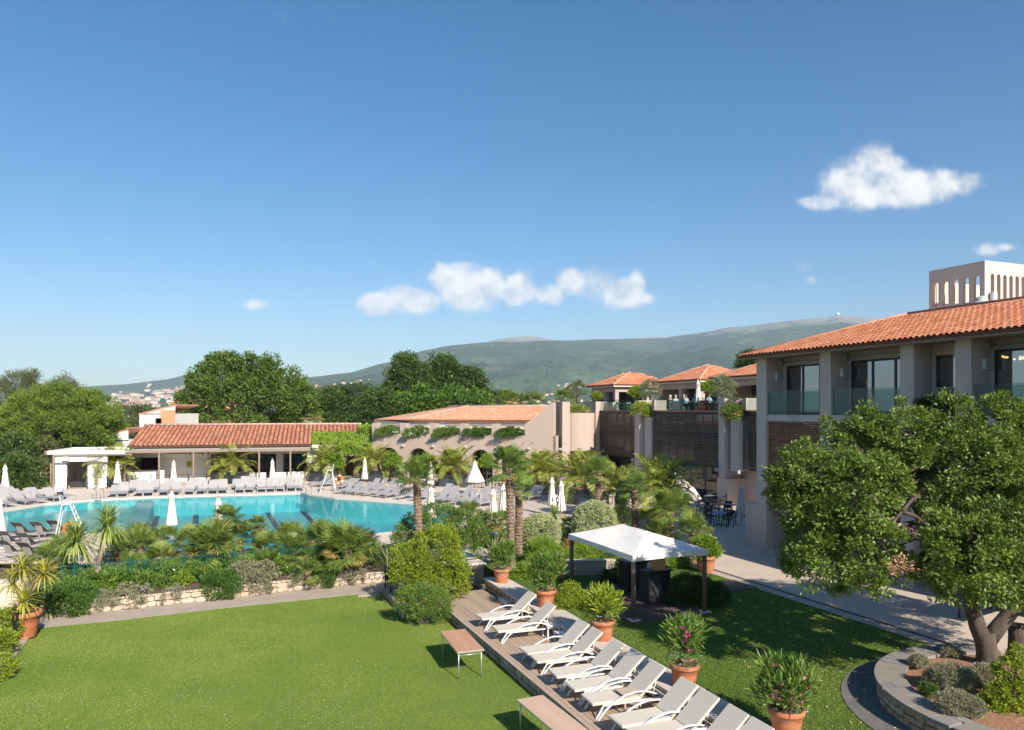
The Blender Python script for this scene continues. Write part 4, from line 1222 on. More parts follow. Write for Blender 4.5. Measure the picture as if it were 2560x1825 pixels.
# rising end of the wall
e0 = xs[-1]
m_ = MB()
prof = [(e0, 5.0), (q_r, 5.0), (q_r, 7.95), (q_r - .25, 7.85), (e0 + .9, 6.55), (e0, 6.02)]
m_.add([(x, .001, z) for x, z in prof] + [(x, .699, z) for x, z in prof],
       [tuple(range(6)), tuple(range(6, 12))[::-1]] + [((i + 1) % 6, i, 6 + i, 6 + (i + 1) % 6) for i in range(6)])
o = part(m_, 'raking_wall', PLASTER, ab); fix_normals(o.data)
part(MB().box(q_l, q_r, .70, 7.5, 4.85, 4.99), 'terrace_floor', PLASTER, ab)
part(MB().box(q_l, q_r, .56, .6, Z_UP, 4.0), 'glass_front', GLASS_DARK, ab)
part(MB().box(q_l, q_r, 4.5, 4.7, Z_UP, 4.8), 'hall_back_wall', M_plain('hall_dark', (.07, .055, .045), .9), ab)
for c_ in acent:
    f = MB()
    f.box(c_ - .04, c_ + .04, .48, .56, Z_UP, 3.6); f.box(c_ - hw, c_ + hw, .48, .555, 2.42, 2.52); f.box(c_ - hw, c_ - hw + .07, .481, .556, Z_UP, 2.42); f.box(c_ + hw - .07, c_ + hw, .481, .556, Z_UP, 2.42)
    f.build('door_frame', BLACK, ab)
for i, c_ in enumerate(acent):
    sp_ = (acent[1] - acent[0]) / 2
    MB().cbox(c_ + sp_ - .13, c_ + sp_ + .13, -.22, 0, 3.75, 3.95, .03).build('wall_lamp', LEADGREY, ab)
    for dx in (-.5, .35): MB().tube([(c_ + sp_ + dx, -.18, 4.30), (c_ + sp_ + dx, .0, 4.36)], .03, 6).build('waterspout', BLACK, ab)
# terrace rails, back wall, white doors
for a, b in op:
    r_ = MB(); r_.tube([(a, .5, 5.9), (b, .5, 5.9)], .02, 5); r_.build('rail', WHITEMETAL, ab)
    n_ = int((b - a) / .16)
    rb_ = MB()
    for i in range(n_): rb_.tube([(a + .08 + i * .16, .5, 5.1), (a + .08 + i * .16, .5, 5.9)], .009, 4)
    stuff(rb_.build('balusters', WHITEMETAL, ab))
ez = 6.22; eoff = 7.3
e_l, e_r = q_at(1011, eoff), q_at(1386, eoff)
part(MB().box(e_l + .3, e_r, eoff + .5, eoff + .8, 4.9, ez - .05), 'back_wall', PLASTER_LIGHT, ab)
for px in (1072, 1100):
    q = q_at(px, eoff); MB().box(q - .35, q + .35, eoff + .45, eoff + .52, 5.0, 6.3).build('shutter_door', WHITE, ab)
run_a = 7.0; rise_a = 1.5; 
roof_slope(ab, (e_l, eoff, ez), (1, 0, 0), (0, 1, 0), e_r - e_l + .4, run_a, rise_a, 4.2, 0, RM_PALE, .24, .40, 60, seed=8)
# left hip slope over the grey fascia
le = q_at(945, eoff + 1)
m_ = MB(); m_.add([(le, eoff + .2, ez + .05), (e_l, eoff - .0, ez), (e_l + 4.2, eoff + run_a, ez + rise_a), (e_l + 1.5, eoff + run_a + 1.5, ez + rise_a)], [(0, 1, 2, 3)])
m_.build('side_roof', RM_PALE[0], ab)
part(MB().box(le, e_l + .1, eoff + .25, eoff + .5, 5.4, ez), 'fascia', M_plain('grey_fascia', (.19, .16, .14), .8), ab)
ridge_tiles(ab, (e_l, eoff, ez + .05), (e_l + 4.2, eoff + run_a, ez + rise_a + .05), M_RIDGE, r_=.1)
ridge_tiles(ab, (e_l + 1.5, eoff + run_a, ez + rise_a + .04), (e_r, eoff + run_a, ez + rise_a + .04), M_RIDGE, r_=.1)

# ------------------------------------------------------------------ pool bar
B0, B1 = Vector((-34.5, 67, 0)), Vector((-18.6, 70.9, 0))
BX = (B1 - B0).normalized(); BA = math.atan2(BX.y, BX.x); BL = (B1 - B0).length
pb = thing('pool_bar', 'long low white pool bar with weathered red tile roof behind the pool', 'building', B0, BA)
def b_at(px, off=0):
    r_ = (px - CXP) / FPX; nx, ny = -BX.y, BX.x
    X0, Y0 = B0.x + nx * off, B0.y + ny * off
    return (r_ * Y0 - X0) / (BX.x - r_ * BX.y)
bz = 3.97
x_end = b_at(790)
roof_slope(pb, (b_at(317), 0, bz), (1, 0, 0), (0, 1, 0), x_end - b_at(317), 6.5, 1.82, 0, 0, RM_OLD, .40, .62, 300, seed=12)
xr = b_at(905, 4)
roof_slope(pb, (x_end, 3.6, bz + 1.01), (1, 0, 0), (0, 1, 0), xr - x_end, 2.9, .81, 0, 0, RM_OLD, .40, .62, 40, seed=13)
ridge_tiles(pb, (b_at(317), 6.5, bz + 1.86), (xr, 6.5, bz + 1.86), M_plain('old_ridge', (.42, .22, .15), .85, (.5, .36, .28), 1.5), r_=.13)
for k in range(36):
    x = b_at(317) + .3 + k * .62
    MB().cbox(x, x + .12, 6.32, 6.42, bz + 1.85, bz + 1.93, .01).build('ridge_mortar', WHITE, pb)
MB().box(b_at(320), xr, 6.5, 6.7, .72, bz + 1.7).build('rear_wall', PLASTER_LIGHT, pb)
m_ = MB(); xg = b_at(322)
m_.add([(xg, .3, Z_UP), (xg, 6.5, Z_UP), (xg, 6.5, bz + 1.75), (xg, .3, bz + .03)], [(0, 1, 2, 3)]); m_.build('gable_wall', WHITE, pb)
wy = .55
def wbox(a, b, z0, z1, name, mat, y0=wy, y1=wy + .25): return MB().box(b_at(a, wy), b_at(b, wy), y0, y1, z0, z1).build(name, mat, pb)
wbox(330, 480, 2.95, 3.9, 'wall', GREYWOOD); wbox(400, 527, Z_UP, 2.95, 'wall', GREYWOOD); wbox(480, 527, 2.95, 3.9, 'wall', GREYWOOD)
wbox(527, 800, 3.15, 3.9, 'wall', GREYWOOD)
for a, b in ((602, 618), (690, 708), (768, 800)): wbox(a, b, Z_UP, 3.15, 'wall', WHITE if a > 700 else GREYWOOD)
for a, b, n_ in ((527, 602, 3), (618, 690, 2), (708, 768, 2)):
    window(pb, b_at(a, wy), b_at(b, wy), wy + .05, Z_UP + .02, 3.15, n_, .08, GLASS_DARK, BLACK)
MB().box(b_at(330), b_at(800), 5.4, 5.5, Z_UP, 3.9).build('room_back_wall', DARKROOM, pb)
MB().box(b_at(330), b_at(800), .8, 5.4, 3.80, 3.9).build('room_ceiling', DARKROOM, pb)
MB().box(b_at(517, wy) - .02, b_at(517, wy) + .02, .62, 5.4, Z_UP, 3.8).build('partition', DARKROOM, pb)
wbox(466, 480, 1.98, 2.58, 'green_sign', SIGNGREEN, wy - .03, wy - .004)
wbox(470, 476, 2.15, 2.42, 'sign_mark', M_plain('sign_mark', (.10, .16, .12), .6), wy - .036, wy - .031)
# awning valances under the pergola
for a, b in ((423, 483), (485, 513), (516, 527)):
    m_ = MB(); n_ = max(3, int((b - a) / 3.2)); A, Bq = b_at(a, wy), b_at(b, wy)
    for i in range(n_):
        x0 = A + (Bq - A) * i / n_; x1 = A + (Bq - A) * (i + 1) / n_
        m_.add([(x0, -1.2, 3.05), (x1, -1.2, 3.05), (x1, -1.2, 3.32), ((x0 + x1) / 2, -1.2, 3.40), (x0, -1.2, 3.32)], [(0, 1, 2, 3, 4)])
    m_.add([(A, -1.2, 3.05), (Bq, -1.2, 3.05), (Bq, .5, 3.5), (A, .5, 3.5)], [(0, 1, 2, 3)])
    m_.build('awning', WHITE, pb)
# bar opening with counter
MB().box(b_at(268), b_at(392), .6, 5.4, 3.55, 3.7).build('bar_ceiling', DARKROOM, pb)
MB().box(b_at(268), b_at(400), 5.0, 5.2, Z_UP, 3.6).build('bar_back_wall', M_plain('bar_red', (.13, .02, .02), .8), pb)
MB().box(b_at(246), b_at(415), -.9, -.5, Z_UP, 1.88).build('bar_counter', WHITE, pb)
MB().cbox(b_at(243), b_at(400), -1.1, -.4, 1.88, 1.95, .015).build('counter_top', DARKGREY, pb)
MB().box(b_at(330), b_at(400), .5, .6, 3.0, 3.62).build('fascia', GREYWOOD, pb)
# left kiosk
k0, k1 = b_at(132, -4), b_at(300, -2.5)
MB().box(k0, b_at(166, -4), -4, -3.7, Z_UP, 2.2).build('kiosk_wall', WHITE, pb)
MB().box(k0, b_at(166, -4), -4.0, -3.72, 2.2, 3.6).build('kiosk_wall', GREYWOOD, pb)
MB().box(b_at(166, -4), b_at(268, -4), -4.0, -3.72, 2.95, 3.6).build('kiosk_wall', GREYWOOD, pb)
MB().box(b_at(219, -4), b_at(268, -4), -4, -3.7, Z_UP, 2.2).build('kiosk_wall', WHITE, pb)
MB().box(b_at(219, -4), b_at(268, -4), -4.0, -3.72, 2.2, 2.95).build('kiosk_wall', GREYWOOD, pb)
MB().box(k0, k0 + .2, -3.69, 1.5, Z_UP, 3.6).build('kiosk_side_wall', WHITE, pb)
MB().box(k0 + .2, b_at(290, 0), 1.2, 1.5, Z_UP, 3.6).build('kiosk_rear_wall', GREYWOOD, pb)
MB().box(k0 - .3, b_at(290, -3) + 1, -4.4, 1.8, 3.6, 3.72).build('kiosk_roof', WHITE, pb)
for (a, b, c_, d) in ((k0 - .3, b_at(290, -3) + 1, -4.4, -4.25), (k0 - .3, k0 - .15, -4.25, 1.8), (k0 - .15, b_at(290, -3) + 1, 1.65, 1.8)):
    MB().box(a, b, c_, d, 3.722, 3.9).build('roof_upstand', WHITE, pb)
MB().cbox(k0 + .75, k0 + 1.25, -4.2, -4.02, 2.85, 3.4, .02).build('loudspeaker', LEADGREY, pb)
MB().box(b_at(219, -4) - 1.6, b_at(219, -4) - .2, -3.2, -2.6, Z_UP, 1.2).build('kiosk_counter', DARKGREY, pb)
# pergola beam, posts, slats on top
pz = 3.70
pa, pq = b_at(331, -3.1), b_at(775, -2.6)
MB().cbox(pa - 6.7, pq, -3.2, -3.05, pz - .14, pz + .10, .01).build('pergola_beam', OLDWOOD, pb)
MB().box(pa - .3, pq, -3.04, .5, pz + .0, pz + .05).build('pergola_roof', M_plain('pergola_cover', (.55, .52, .47), .8), pb)
for px in (128, 218, 312, 398, 484, 648, 726):
    x = b_at(px, -3.1)
    if pa - 6.8 < x < pq + .5: MB().cbox(x - .07, x + .07, -3.2, -3.06, Z_UP, pz - .14, .01).build('post', OLDWOOD, pb)
MB().cbox(b_at(131, -5.2), b_at(131, -5.2) + .14, -5.2, -5.06, Z_UP, 3.5, .01).build('post', OLDWOOD, pb)
MB().cbox(b_at(131, -5.2), b_at(330, -5.2), -5.2, -5.06, 3.5, 3.62, .01).build('pergola_beam', OLDWOOD, pb)
# vine covered trellis between bar and arcade
vt_ = thing('vine_pergola', 'sloping pergola covered by green vine between pool bar and arcade', 'pergola', B0, BA)
for i in range(7):
    x = b_at(785) + i * (b_at(915) - b_at(785)) / 6
    MB().bar((x, -.2, 4.0), (x + .1, 3.6, 5.0), .12, .16).build('rafter', OLDWOOD, vt_)
MB().bar((b_at(780, -.4), -.4, 3.85), (b_at(925, -.4), -.4, 3.85), .2, .3).build('beam', PLASTER_LIGHT, vt_)
MB().box(b_at(800, 4), b_at(925, 4), 4.0, 4.2, Z_UP, 4.9).build('passage_wall', M_plain('passage_dark', (.12, .095, .08), .9), vt_)
MB().box(b_at(884, 2), b_at(906, 2), 1.9, 2.0, Z_UP, 3.4).build('door', M_plain('brown_door', (.24, .17, .125), .7), vt_)
# ------------------------------------------------------------------ foliage builders
def nrm(a): return a / np.maximum(np.linalg.norm(a, axis=1, keepdims=True), 1e-9)
def leaf_quads(P, D, N, L, Wd):
    D = nrm(D); S = nrm(np.cross(D, N)); Nn = np.cross(S, D)
    L = np.asarray(L).reshape(-1, 1); Wd = np.asarray(Wd).reshape(-1, 1)
    mid = P + D * L * .45 + Nn * L * .06
    return np.stack([P, mid + S * Wd * .5, P + D * L - Nn * L * .08, mid - S * Wd * .5], 1)
def crown_pts(rng, lobes, n, clump, per=36, fill=.72, low=-.55):
    lob = np.array(lobes, float)                       # cx cy cz rx ry rz
    w = (lob[:, 3] * lob[:, 4] + lob[:, 3] * lob[:, 5] + lob[:, 4] * lob[:, 5]); w /= w.sum()
    nc = max(8, n // per)
    k = rng.choice(len(lob), nc * 2, p=w)
    d = nrm(rng.normal(size=(nc * 2, 3)))
    d = d[(d[:, 2] > low)]; k = k[:len(d)]; d = d[:nc]; k = k[:nc]; nc = len(d)
    q = fill + ((1.02 if fill > .9 else 1.16) - fill) * rng.random((nc, 1)) ** .8
    C = lob[k, :3] + d * lob[k, 3:] * q
    # drop clumps buried deep inside another lobe
    keep = np.ones(nc, bool)
    for l in lob:
        e = (C - l[:3]) / l[3:]
        keep &= (np.linalg.norm(e, axis=1) > .62)
    C, d = C[keep], d[keep]; nc = len(C)
    idx = rng.integers(0, nc, n)
    o = nrm(rng.normal(size=(n, 3))) * (rng.random((n, 1)) ** .45)
    cs = clump * rng.uniform(.5, 1.35, nc)
    return C[idx] + o * cs[idx][:, None] * np.array([1, 1, .75]), o, d[idx], C
def crown_mesh(name, seed, lobes, n, leaf=(.12, .06), clump=.6, up=.25, fill=.72, low=-.55, per=36, outw=.7, flat=.0):
    rng = np.random.default_rng(seed)
    P, o, d, C = crown_pts(rng, lobes, n, clump, per, fill, low)
    D = o * .8 + d * outw + rng.normal(size=P.shape) * .55 + np.array([0, 0, up])
    N = rng.normal(size=P.shape) * .75 + d * .6 + np.array([0, 0, .6 + flat])
    L = leaf[0] * rng.uniform(.65, 1.35, n); Wd = leaf[1] * rng.uniform(.7, 1.3, n)
    return tri_mesh(name, leaf_quads(P, D, N, L, Wd)), C
def lobes_px(tab, Y, sq=1.0, dep=.9):
    """lobes given as photo circles (x, y, r[, dy]) at depth Y"""
    out = []
    for e in tab:
        dY = e[3] if len(e) > 3 else 0
        p = AT(e[0], e[1], Y + dY); r_ = e[2] * (Y + dY) / FPX
        out.append((p.x, p.y, p.z, r_, r_ * dep, r_ * sq))
    return out
def limbs(mb_, base, top, r0, tips, rng, n=7, sway=.08):
    """tapered trunk from base to top, limbs to tips"""
    base, top = Vector(base), Vector(top)
    H = (top - base).length
    pts = [base + (top - base) * t + Vector((rng.uniform(-1, 1), rng.uniform(-1, 1), 0)) * sway * H * math.sin(t * math.pi) * .4 for t in (0, .12, .35, .6, .8, 1)]
    mb_.tube(pts, [r0 * 1.35, r0 * 1.02, r0 * .85, r0 * .68, r0 * .52, r0 * .35], n)
    for t_ in tips:
        t_ = Vector(t_)
        s = pts[rng.choice((2, 3, 3, 4))]
        mid = s.lerp(t_, .5) + Vector((0, 0, .12 * (t_ - s).length))
        mb_.tube([s, s.lerp(mid, .5) + Vector((0, 0, .03 * H)), mid, t_], [r0 * .42, r0 * .34, r0 * .22, r0 * .06], 5)
LEAF_OAK = M_leaf('oak_leaf', (.055, .105, .018), (.16, .235, .05), trans=.3)
LEAF_DARK = M_leaf('dark_leaf', (.032, .066, .014), (.095, .15, .038), trans=.25)
LEAF_MID = M_leaf('fresh_leaf', (.06, .12, .018), (.14, .24, .04), trans=.3)
LEAF_PINE = M_leaf('pine_needle', (.05, .10, .015), (.23, .31, .05), trans=.2, rough=.6)
LEAF_PINE2 = M_leaf('old_pine_needle', (.065, .085, .025), (.15, .165, .06), trans=.2, rough=.6)
LEAF_CAROB = M_leaf('glossy_leaf', (.04, .085, .012), (.20, .28, .05), tip=(.30, .33, .10), trans=.3, rough=.45, big=.8, spec=.4)
LEAF_YELLOW = M_leaf('yellow_green_leaf', (.10, .17, .015), (.34, .40, .04), trans=.3, big=1.2)
LEAF_OLIVE = M_leaf('olive_leaf', (.10, .13, .055), (.24, .27, .15), trans=.2)
LEAF_SAGE = M_leaf('variegated_leaf', (.22, .27, .11), (.52, .54, .30), trans=.2, big=2)
LEAF_GREY = M_leaf('grey_leaf', (.14, .16, .09), (.34, .33, .22), trans=.2, big=2)
LEAF_OLEANDER = M_leaf('oleander_leaf', (.05, .11, .02), (.20, .30, .06), trans=.3, big=2)
LEAF_ROSEMARY = M_leaf('rosemary_leaf', (.035, .09, .012), (.11, .19, .04), trans=.2, big=1.5)
LEAF_VINE = M_leaf('vine_leaf', (.12, .22, .02), (.30, .42, .05), tip=(.10, .16, .02), trans=.35, big=.5)
LEAF_PHOENIX = M_leaf('date_palm_leaf', (.13, .17, .025), (.36, .38, .08), trans=.25, big=1)
LEAF_FAN = M_leaf('fan_palm_leaf', (.07, .13, .02), (.24, .32, .07), tip=(.36, .33, .10), trans=.3, big=1)
LEAF_TRACHY = M_leaf('windmill_palm_leaf', (.08, .15, .025), (.25, .34, .085), trans=.3, big=1)
LEAF_CORDY = M_leaf('cordyline_leaf', (.14, .22, .035), (.40, .46, .13), trans=.3, big=2)
LEAF_CORDY_Y = M_leaf('yellow_cordyline_leaf', (.22, .25, .03), (.55, .48, .08), trans=.3, big=2)
LEAF_RED = M_leaf('nandina_leaf', (.20, .12, .03), (.34, .20, .05), trans=.3, big=2)
PETAL = lambda n_, c: M_leaf('petal_' + n_, tuple(x * .8 for x in c), c, trans=.3, rough=.8, spec=.1)
P_WHITE, P_PINK, P_MAG, P_YEL, P_LIL, P_CORAL, P_VIOLET = (PETAL('white', (.85, .82, .78)), PETAL('pink', (.75, .18, .35)), PETAL('magenta', (.55, .03, .28)), PETAL('yellow', (.85, .62, .02)),
    PETAL('lilac', (.62, .42, .66)), PETAL('coral', (.75, .28, .22)), PETAL('violet', (.42, .05, .48)))
TREE_N = [0]
def tree(name, label, tab, Y, zbase, n, leaf, mat, clump, bark=BARK, r0=None, group=None, trunk_px=None, cat='tree', dep=.9, fill=.68, low=-.6, per=36, up=.2):
    TREE_N[0] += 1
    lob = lobes_px(tab, Y, dep=dep)
    cx = sum(l[0] for l in lob) / len(lob) if trunk_px is None else AT(trunk_px, HYP, Y).x
    t = thing(name, label, cat, (cx, Y, zbase), 0, group)
    lob = [(l[0] - cx, l[1] - Y, l[2] - zbase, *l[3:]) for l in lob]
    me, C = crown_mesh(name + '_crown', 100 + TREE_N[0], lob, n, leaf, clump, up, fill, low, per)
    obj('crown', me, mat, t)
    rng = random.Random(TREE_N[0])
    zt_ = max(l[2] for l in lob)
    m_ = MB()
    tips = [(l[0], l[1], l[2]) for l in lob] + [tuple(C[rng.randrange(len(C))]) for _ in range(10)]
    limbs(m_, (0, 0, 0), (sum(l[0] for l in lob) / len(lob), 0, zt_ * .8), r0 or zt_ * .02, tips, rng)
    m_.build('trunk', bark, t, True)
    return t

# ---- trees beyond the buildings
GT = 'trees beyond the buildings'
tree('deciduous_tree', 'big spreading leafy tree behind the left half of the pool bar roof', [(560, 965, 62), (632, 938, 52), (640, 975, 60), (700, 985, 55), (505, 1000, 52), (600, 1015, 80), (690, 1030, 60), (738, 985, 36), (755, 1030, 40), (478, 1040, 36), (560, 925, 36), (520, 955, 36)],
     90, -1.6, 42000, (.34, .19), LEAF_OAK, 1.05, r0=.28, group=GT, per=120)
tree('umbrella_pine', 'broad bright green umbrella pine beside the white kiosk', [(150, 1030, 62), (85, 1045, 60), (220, 1045, 58), (30, 1065, 45), (265, 1065, 38), (150, 1075, 70), (70, 1085, 50), (225, 1090, 45)],
     72, -1.6, 64000, (.36, .055), LEAF_PINE, .6, r0=.3, group=GT, low=-.35, per=95, up=.6, fill=.8)
tree('old_pine', 'thin olive coloured pine at the far left edge of the picture', [(10, 985, 34), (45, 960, 30), (75, 945, 18), (80, 985, 28), (25, 1010, 34)], 105, -1.6, 9000, (.42, .07), LEAF_PINE2, .85, group=GT, up=.4)
tree('old_pine', 'thin olive coloured pine just right above the umbrella pine', [(160, 962, 22), (140, 985, 26), (180, 985, 22), (115, 985, 22)], 108, -1.6, 7000, (.42, .07), LEAF_PINE2, .8, group=GT, up=.4)
tree('oak_tree', 'tall dark oak standing left in the dark group above the arcade roof', [(1015, 930, 34), (1005, 965, 32), (1045, 955, 38), (1030, 990, 42), (1060, 990, 36), (1010, 905, 18)], 112, -1.6, 17000, (.42, .24), LEAF_DARK, 1.0, group=GT, per=60)
tree('oak_tree', 'tall dark oak standing in the middle of the dark group', [(1105, 930, 36), (1090, 960, 40), (1130, 955, 40), (1110, 990, 45), (1080, 985, 35)], 114, -1.6, 17000, (.42, .24), LEAF_DARK, 1.0, group=GT, per=60)
tree('oak_tree', 'dark oak standing right in the dark group and lower than the others', [(1170, 960, 34), (1185, 985, 34), (1150, 985, 36), (1200, 1000, 26), (1165, 1005, 36)], 113, -1.6, 13000, (.42, .24), LEAF_DARK, 1.0, group=GT, per=60)
tree('plane_tree', 'fresh green tree in front of the dark oaks above the left roof hip', [(1050, 1005, 36), (1010, 1025, 34), (1085, 1022, 32), (975, 1045, 28), (1050, 1035, 40)], 99, -1.6, 13000, (.40, .26), LEAF_MID, .9, group=GT, per=50)
tree('plane_tree', 'fresh green tree in front of the dark oaks above the roof ridge', [(1140, 1005, 30), (1175, 1012, 32), (1200, 1020, 26), (1120, 1022, 28)], 99, -1.6, 9000, (.40, .26), LEAF_MID, .9, group=GT, per=50)
tree('plane_tree', 'round dark green tree left of the ochre roof', [(825, 1020, 38), (860, 1040, 38), (795, 1045, 34), (835, 1055, 40)], 98, -1.6, 12000, (.36, .22), LEAF_DARK, .9, group=GT, per=50)
tree('plane_tree', 'round dark green tree right of the ochre roof', [(945, 1015, 34), (920, 1040, 30), (975, 1035, 32), (950, 1050, 36)], 98, -1.6, 10000, (.36, .22), LEAF_DARK, .9, group=GT, per=50)
for k_, (tab, lab) in enumerate((([(790, 1000, 22), (815, 995, 22), (770, 1012, 22)], 'distant umbrella pine just right of the big leafy tree'),
                    ([(860, 992, 26), (890, 985, 24), (840, 1000, 24), (915, 995, 22), (915, 975, 14)], 'distant dark pine cluster tree below the left mountain villages'),
                    ([(965, 992, 22), (945, 1000, 22), (985, 1000, 20)], 'distant dark pine left of the tall dark oaks'),
                    ([(320, 1045, 34), (365, 1048, 30), (340, 1062, 36)], 'dull green pine between umbrella pine and white house'),
                    ([(285, 1060, 30), (270, 1085, 34), (300, 1085, 34)], 'darker pine touching the right side of the umbrella pine'),
                    ([(1235, 1000, 16), (1215, 1008, 18), (1260, 1008, 16)], 'small dark tree right of the dark oaks'),
                    ([(1870, 905, 10), (1885, 900, 12), (1880, 915, 14)], 'small dark tree top beside the right wing eave'),
                    ([(760, 1020, 30), (740, 1040, 30)], 'green tree behind the right end of the bar roof'))):
    tree('pine_tree', lab, tab, 150 if k_ < 6 else 95, -4 if k_ < 6 else -1.6, 5500, (.50, .16), LEAF_PINE2 if k_ in (0, 3) else LEAF_DARK, 1.2, group=GT, per=40)
# scrub beside the kiosk
for i, (x, y, r_, Y, lab) in enumerate(((30, 1140, 50, 66, 'dark scrub bush below the umbrella pine at the left edge'), (95, 1150, 48, 68, 'dark scrub bush under the middle of the umbrella pine'),
        (40, 1195, 50, 62, 'olive scrub bush behind the leftmost parasol'), (105, 1195, 36, 66, 'olive scrub bush beside the kiosk steps'), (225, 1115, 40, 74, 'dark bush behind the kiosk roof'), (140, 1110, 40, 75, 'dark bush behind the left end of the kiosk'))):
    tree('scrub_bush', lab, [(x, y, r_), (x + r_ * .5, y + r_ * .4, r_ * .7), (x - r_ * .5, y + r_ * .4, r_ * .7)], Y, Z_UP - .1, 6000, (.30, .13), LEAF_PINE2 if i % 2 else LEAF_DARK, .55, cat='bush', group='scrub left of the pool bar')

# wood on the low ground behind everything
rng = np.random.default_rng(77)
pts = []
n = 900
x = rng.uniform(-260, 260, n); y = rng.uniform(150, 520, n)
P_, D_, N_, L_, W_ = [], [], [], [], []
for i in range(n):
    k = 60; r_ = rng.uniform(2.2, 4.5)
    zb = -2 - (y[i] - 120) * .02
    d = nrm(rng.normal(size=(k, 3))); d[:, 2] = np.abs(d[:, 2])
    P_.append(np.array([x[i], y[i], zb + rng.uniform(1, 4)]) + d * r_ * np.array([1, 1, .8]) * rng.uniform(.8, 1.05, (k, 1))); D_.append(d + rng.normal(size=(k, 3)) * .5); N_.append(rng.normal(size=(k, 3)) + d)
P_ = np.concatenate(P_); D_ = np.concatenate(D_); N_ = np.concatenate(N_)
me = tri_mesh('wood', leaf_quads(P_, D_, N_, rng.uniform(1.0, 1.9, len(P_)), rng.uniform(.7, 1.2, len(P_))))
stuff(tag(obj('far_wood', me, LEAF_DARK), 'dark evergreen wood covering the low ground behind the resort', 'wood'))

# ---- big foreground tree
tbx, tby = 11.42, 17.9
bt = thing('evergreen_oak', 'large dense evergreen tree with glossy leaves in the round bed', 'tree', (tbx, tby, 1.1))
tab = [(2005, 1180, 70, -.3), (1975, 1240, 60, 0), (2050, 1290, 85, -.6), (2055, 1395, 75, -.8), (2010, 1330, 50, 0), (2000, 1400, 45, .2), (2140, 1120, 80, .3), (2150, 1240, 110, -1.0), (2170, 1380, 90, -1.3), (2100, 1430, 50, -.9), (2190, 1440, 55, -1.2),
       (2260, 1080, 72, .6), (2300, 1200, 105, .3), (2380, 1055, 62, .6), (2490, 1060, 75, .5), (2440, 1170, 105, -.3), (2560, 1150, 100, 0), (2420, 1390, 110, -1.7),
       (2520, 1370, 110, -1.5), (2600, 1290, 120, -1), (2420, 1455, 66, -1.2), (2330, 1430, 45, -1.0), (2500, 1450, 66, -1.0), (2640, 1430, 110, 0), (2640, 1080, 90, 0), (2300, 1150, 110, 2.0), (2450, 1200, 120, 2.2), (2170, 1230, 90, 1.6), (2560, 1250, 120, 2.2), (2100, 1080, 40, .5), (2180, 1060, 45, .6),
       (2740, 1180, 120, .5), (2760, 1330, 120, 0), (2850, 1240, 120, .8), (2720, 1060, 90, 1), (2860, 1100, 100, 1.5), (2700, 1250, 120, 2.5)]
lob = [(l[0] - tbx, l[1] - tby, l[2] - 1.1, *l[3:]) for l in lobes_px([(x, y, r_ * .93, d) for x, y, r_, d in tab], 17.9)]
me, C = crown_mesh('carob_crown', 5, lob, 175000, (.095, .052), .26, .15, .62, -.8, 95)
obj('crown', me, LEAF_CAROB, bt)
rg = random.Random(6)
m_ = MB()
m_.tube([(.02, 0, -.1), (0, 0, .10), (-.03, .0, .3), (-.08, 0, .55), (-.12, 0, .78)], [.40, .29, .245, .23, .25], 12)
m_.tube([(-.1, 0, .55), (-.3, -.05, .95), (-.48, -.1, 1.5), (-.45, .1, 2.6), (-.35, .2, 3.6), (-.7, .3, 4.6), (-1.0, .4, 5.6)], [.20, .185, .17, .16, .14, .10, .05], 9)
m_.tube([(-.06, 0, .55), (.3, .05, .95), (.72, .1, 1.4), (1.2, .3, 2.6), (1.5, .5, 3.8), (1.6, .4, 5.0)], [.20, .18, .165, .14, .11, .05], 9)
m_.tube([(-.45, .1, 2.4), (-1.3, -.2, 3.0), (-2.3, -.3, 3.3), (-3.6, -.4, 3.6)], [.17, .14, .10, .05], 7)
m_.tube([(-.35, .2, 3.4), (.3, .5, 4.2), (.7, .6, 5.4), (.8, .6, 6.2)], [.15, .12, .09, .05], 7)
m_.build('trunk', BARK, bt, True)
b2 = MB()
tips = [(l[0], l[1], l[2]) for l in lob]
for t_ in tips:
    s = Vector(rg.choice(((-.45, .1, 2.6), (-.35, .2, 3.6), (1.2, .3, 2.6), (-1.3, -.2, 3.0), (-.7, .3, 4.6), (1.5, .5, 3.8))))
    t_ = Vector(t_); mid = s.lerp(t_, .5) + Vector((0, 0, .25))
    b2.tube([s, mid, t_], [.07, .05, .015], 5)
    for _ in range(4):
        q = t_ + Vector((rg.gauss(0, 1), rg.gauss(0, 1), rg.gauss(.3, .8))) * .45
        b2.tube([mid.lerp(t_, .6), q], [.02, .006], 4)
stuff(b2.build('branches', BARK, bt, True))
# sawn stump beside it
sp = G(2545, 1640, 1.15)
st = thing('tree_stump', 'sawn off dark tree stump beside the big tree at the right edge', 'stump', sp)
MB().tube([(0, 0, -.1), (.02, 0, .15), (.0, 0, .5), (-.02, .02, .78)], [.30, .24, .21, .2], 12).build('bole', BARK, st, True)
MB().lathe([(.001, .785), (.19, .782), (.2, .77)], 12, (-.02, .02)).build('cut_face', M_plain('cut_wood', (.50, .27, .15), .9, (.42, .22, .12), 10), st)
MB().tube([(.05, 0, .3), (.3, -.05, .42), (.5, -.02, .45)], [.12, .1, .09], 8).build('side_branch', BARK, st, True)

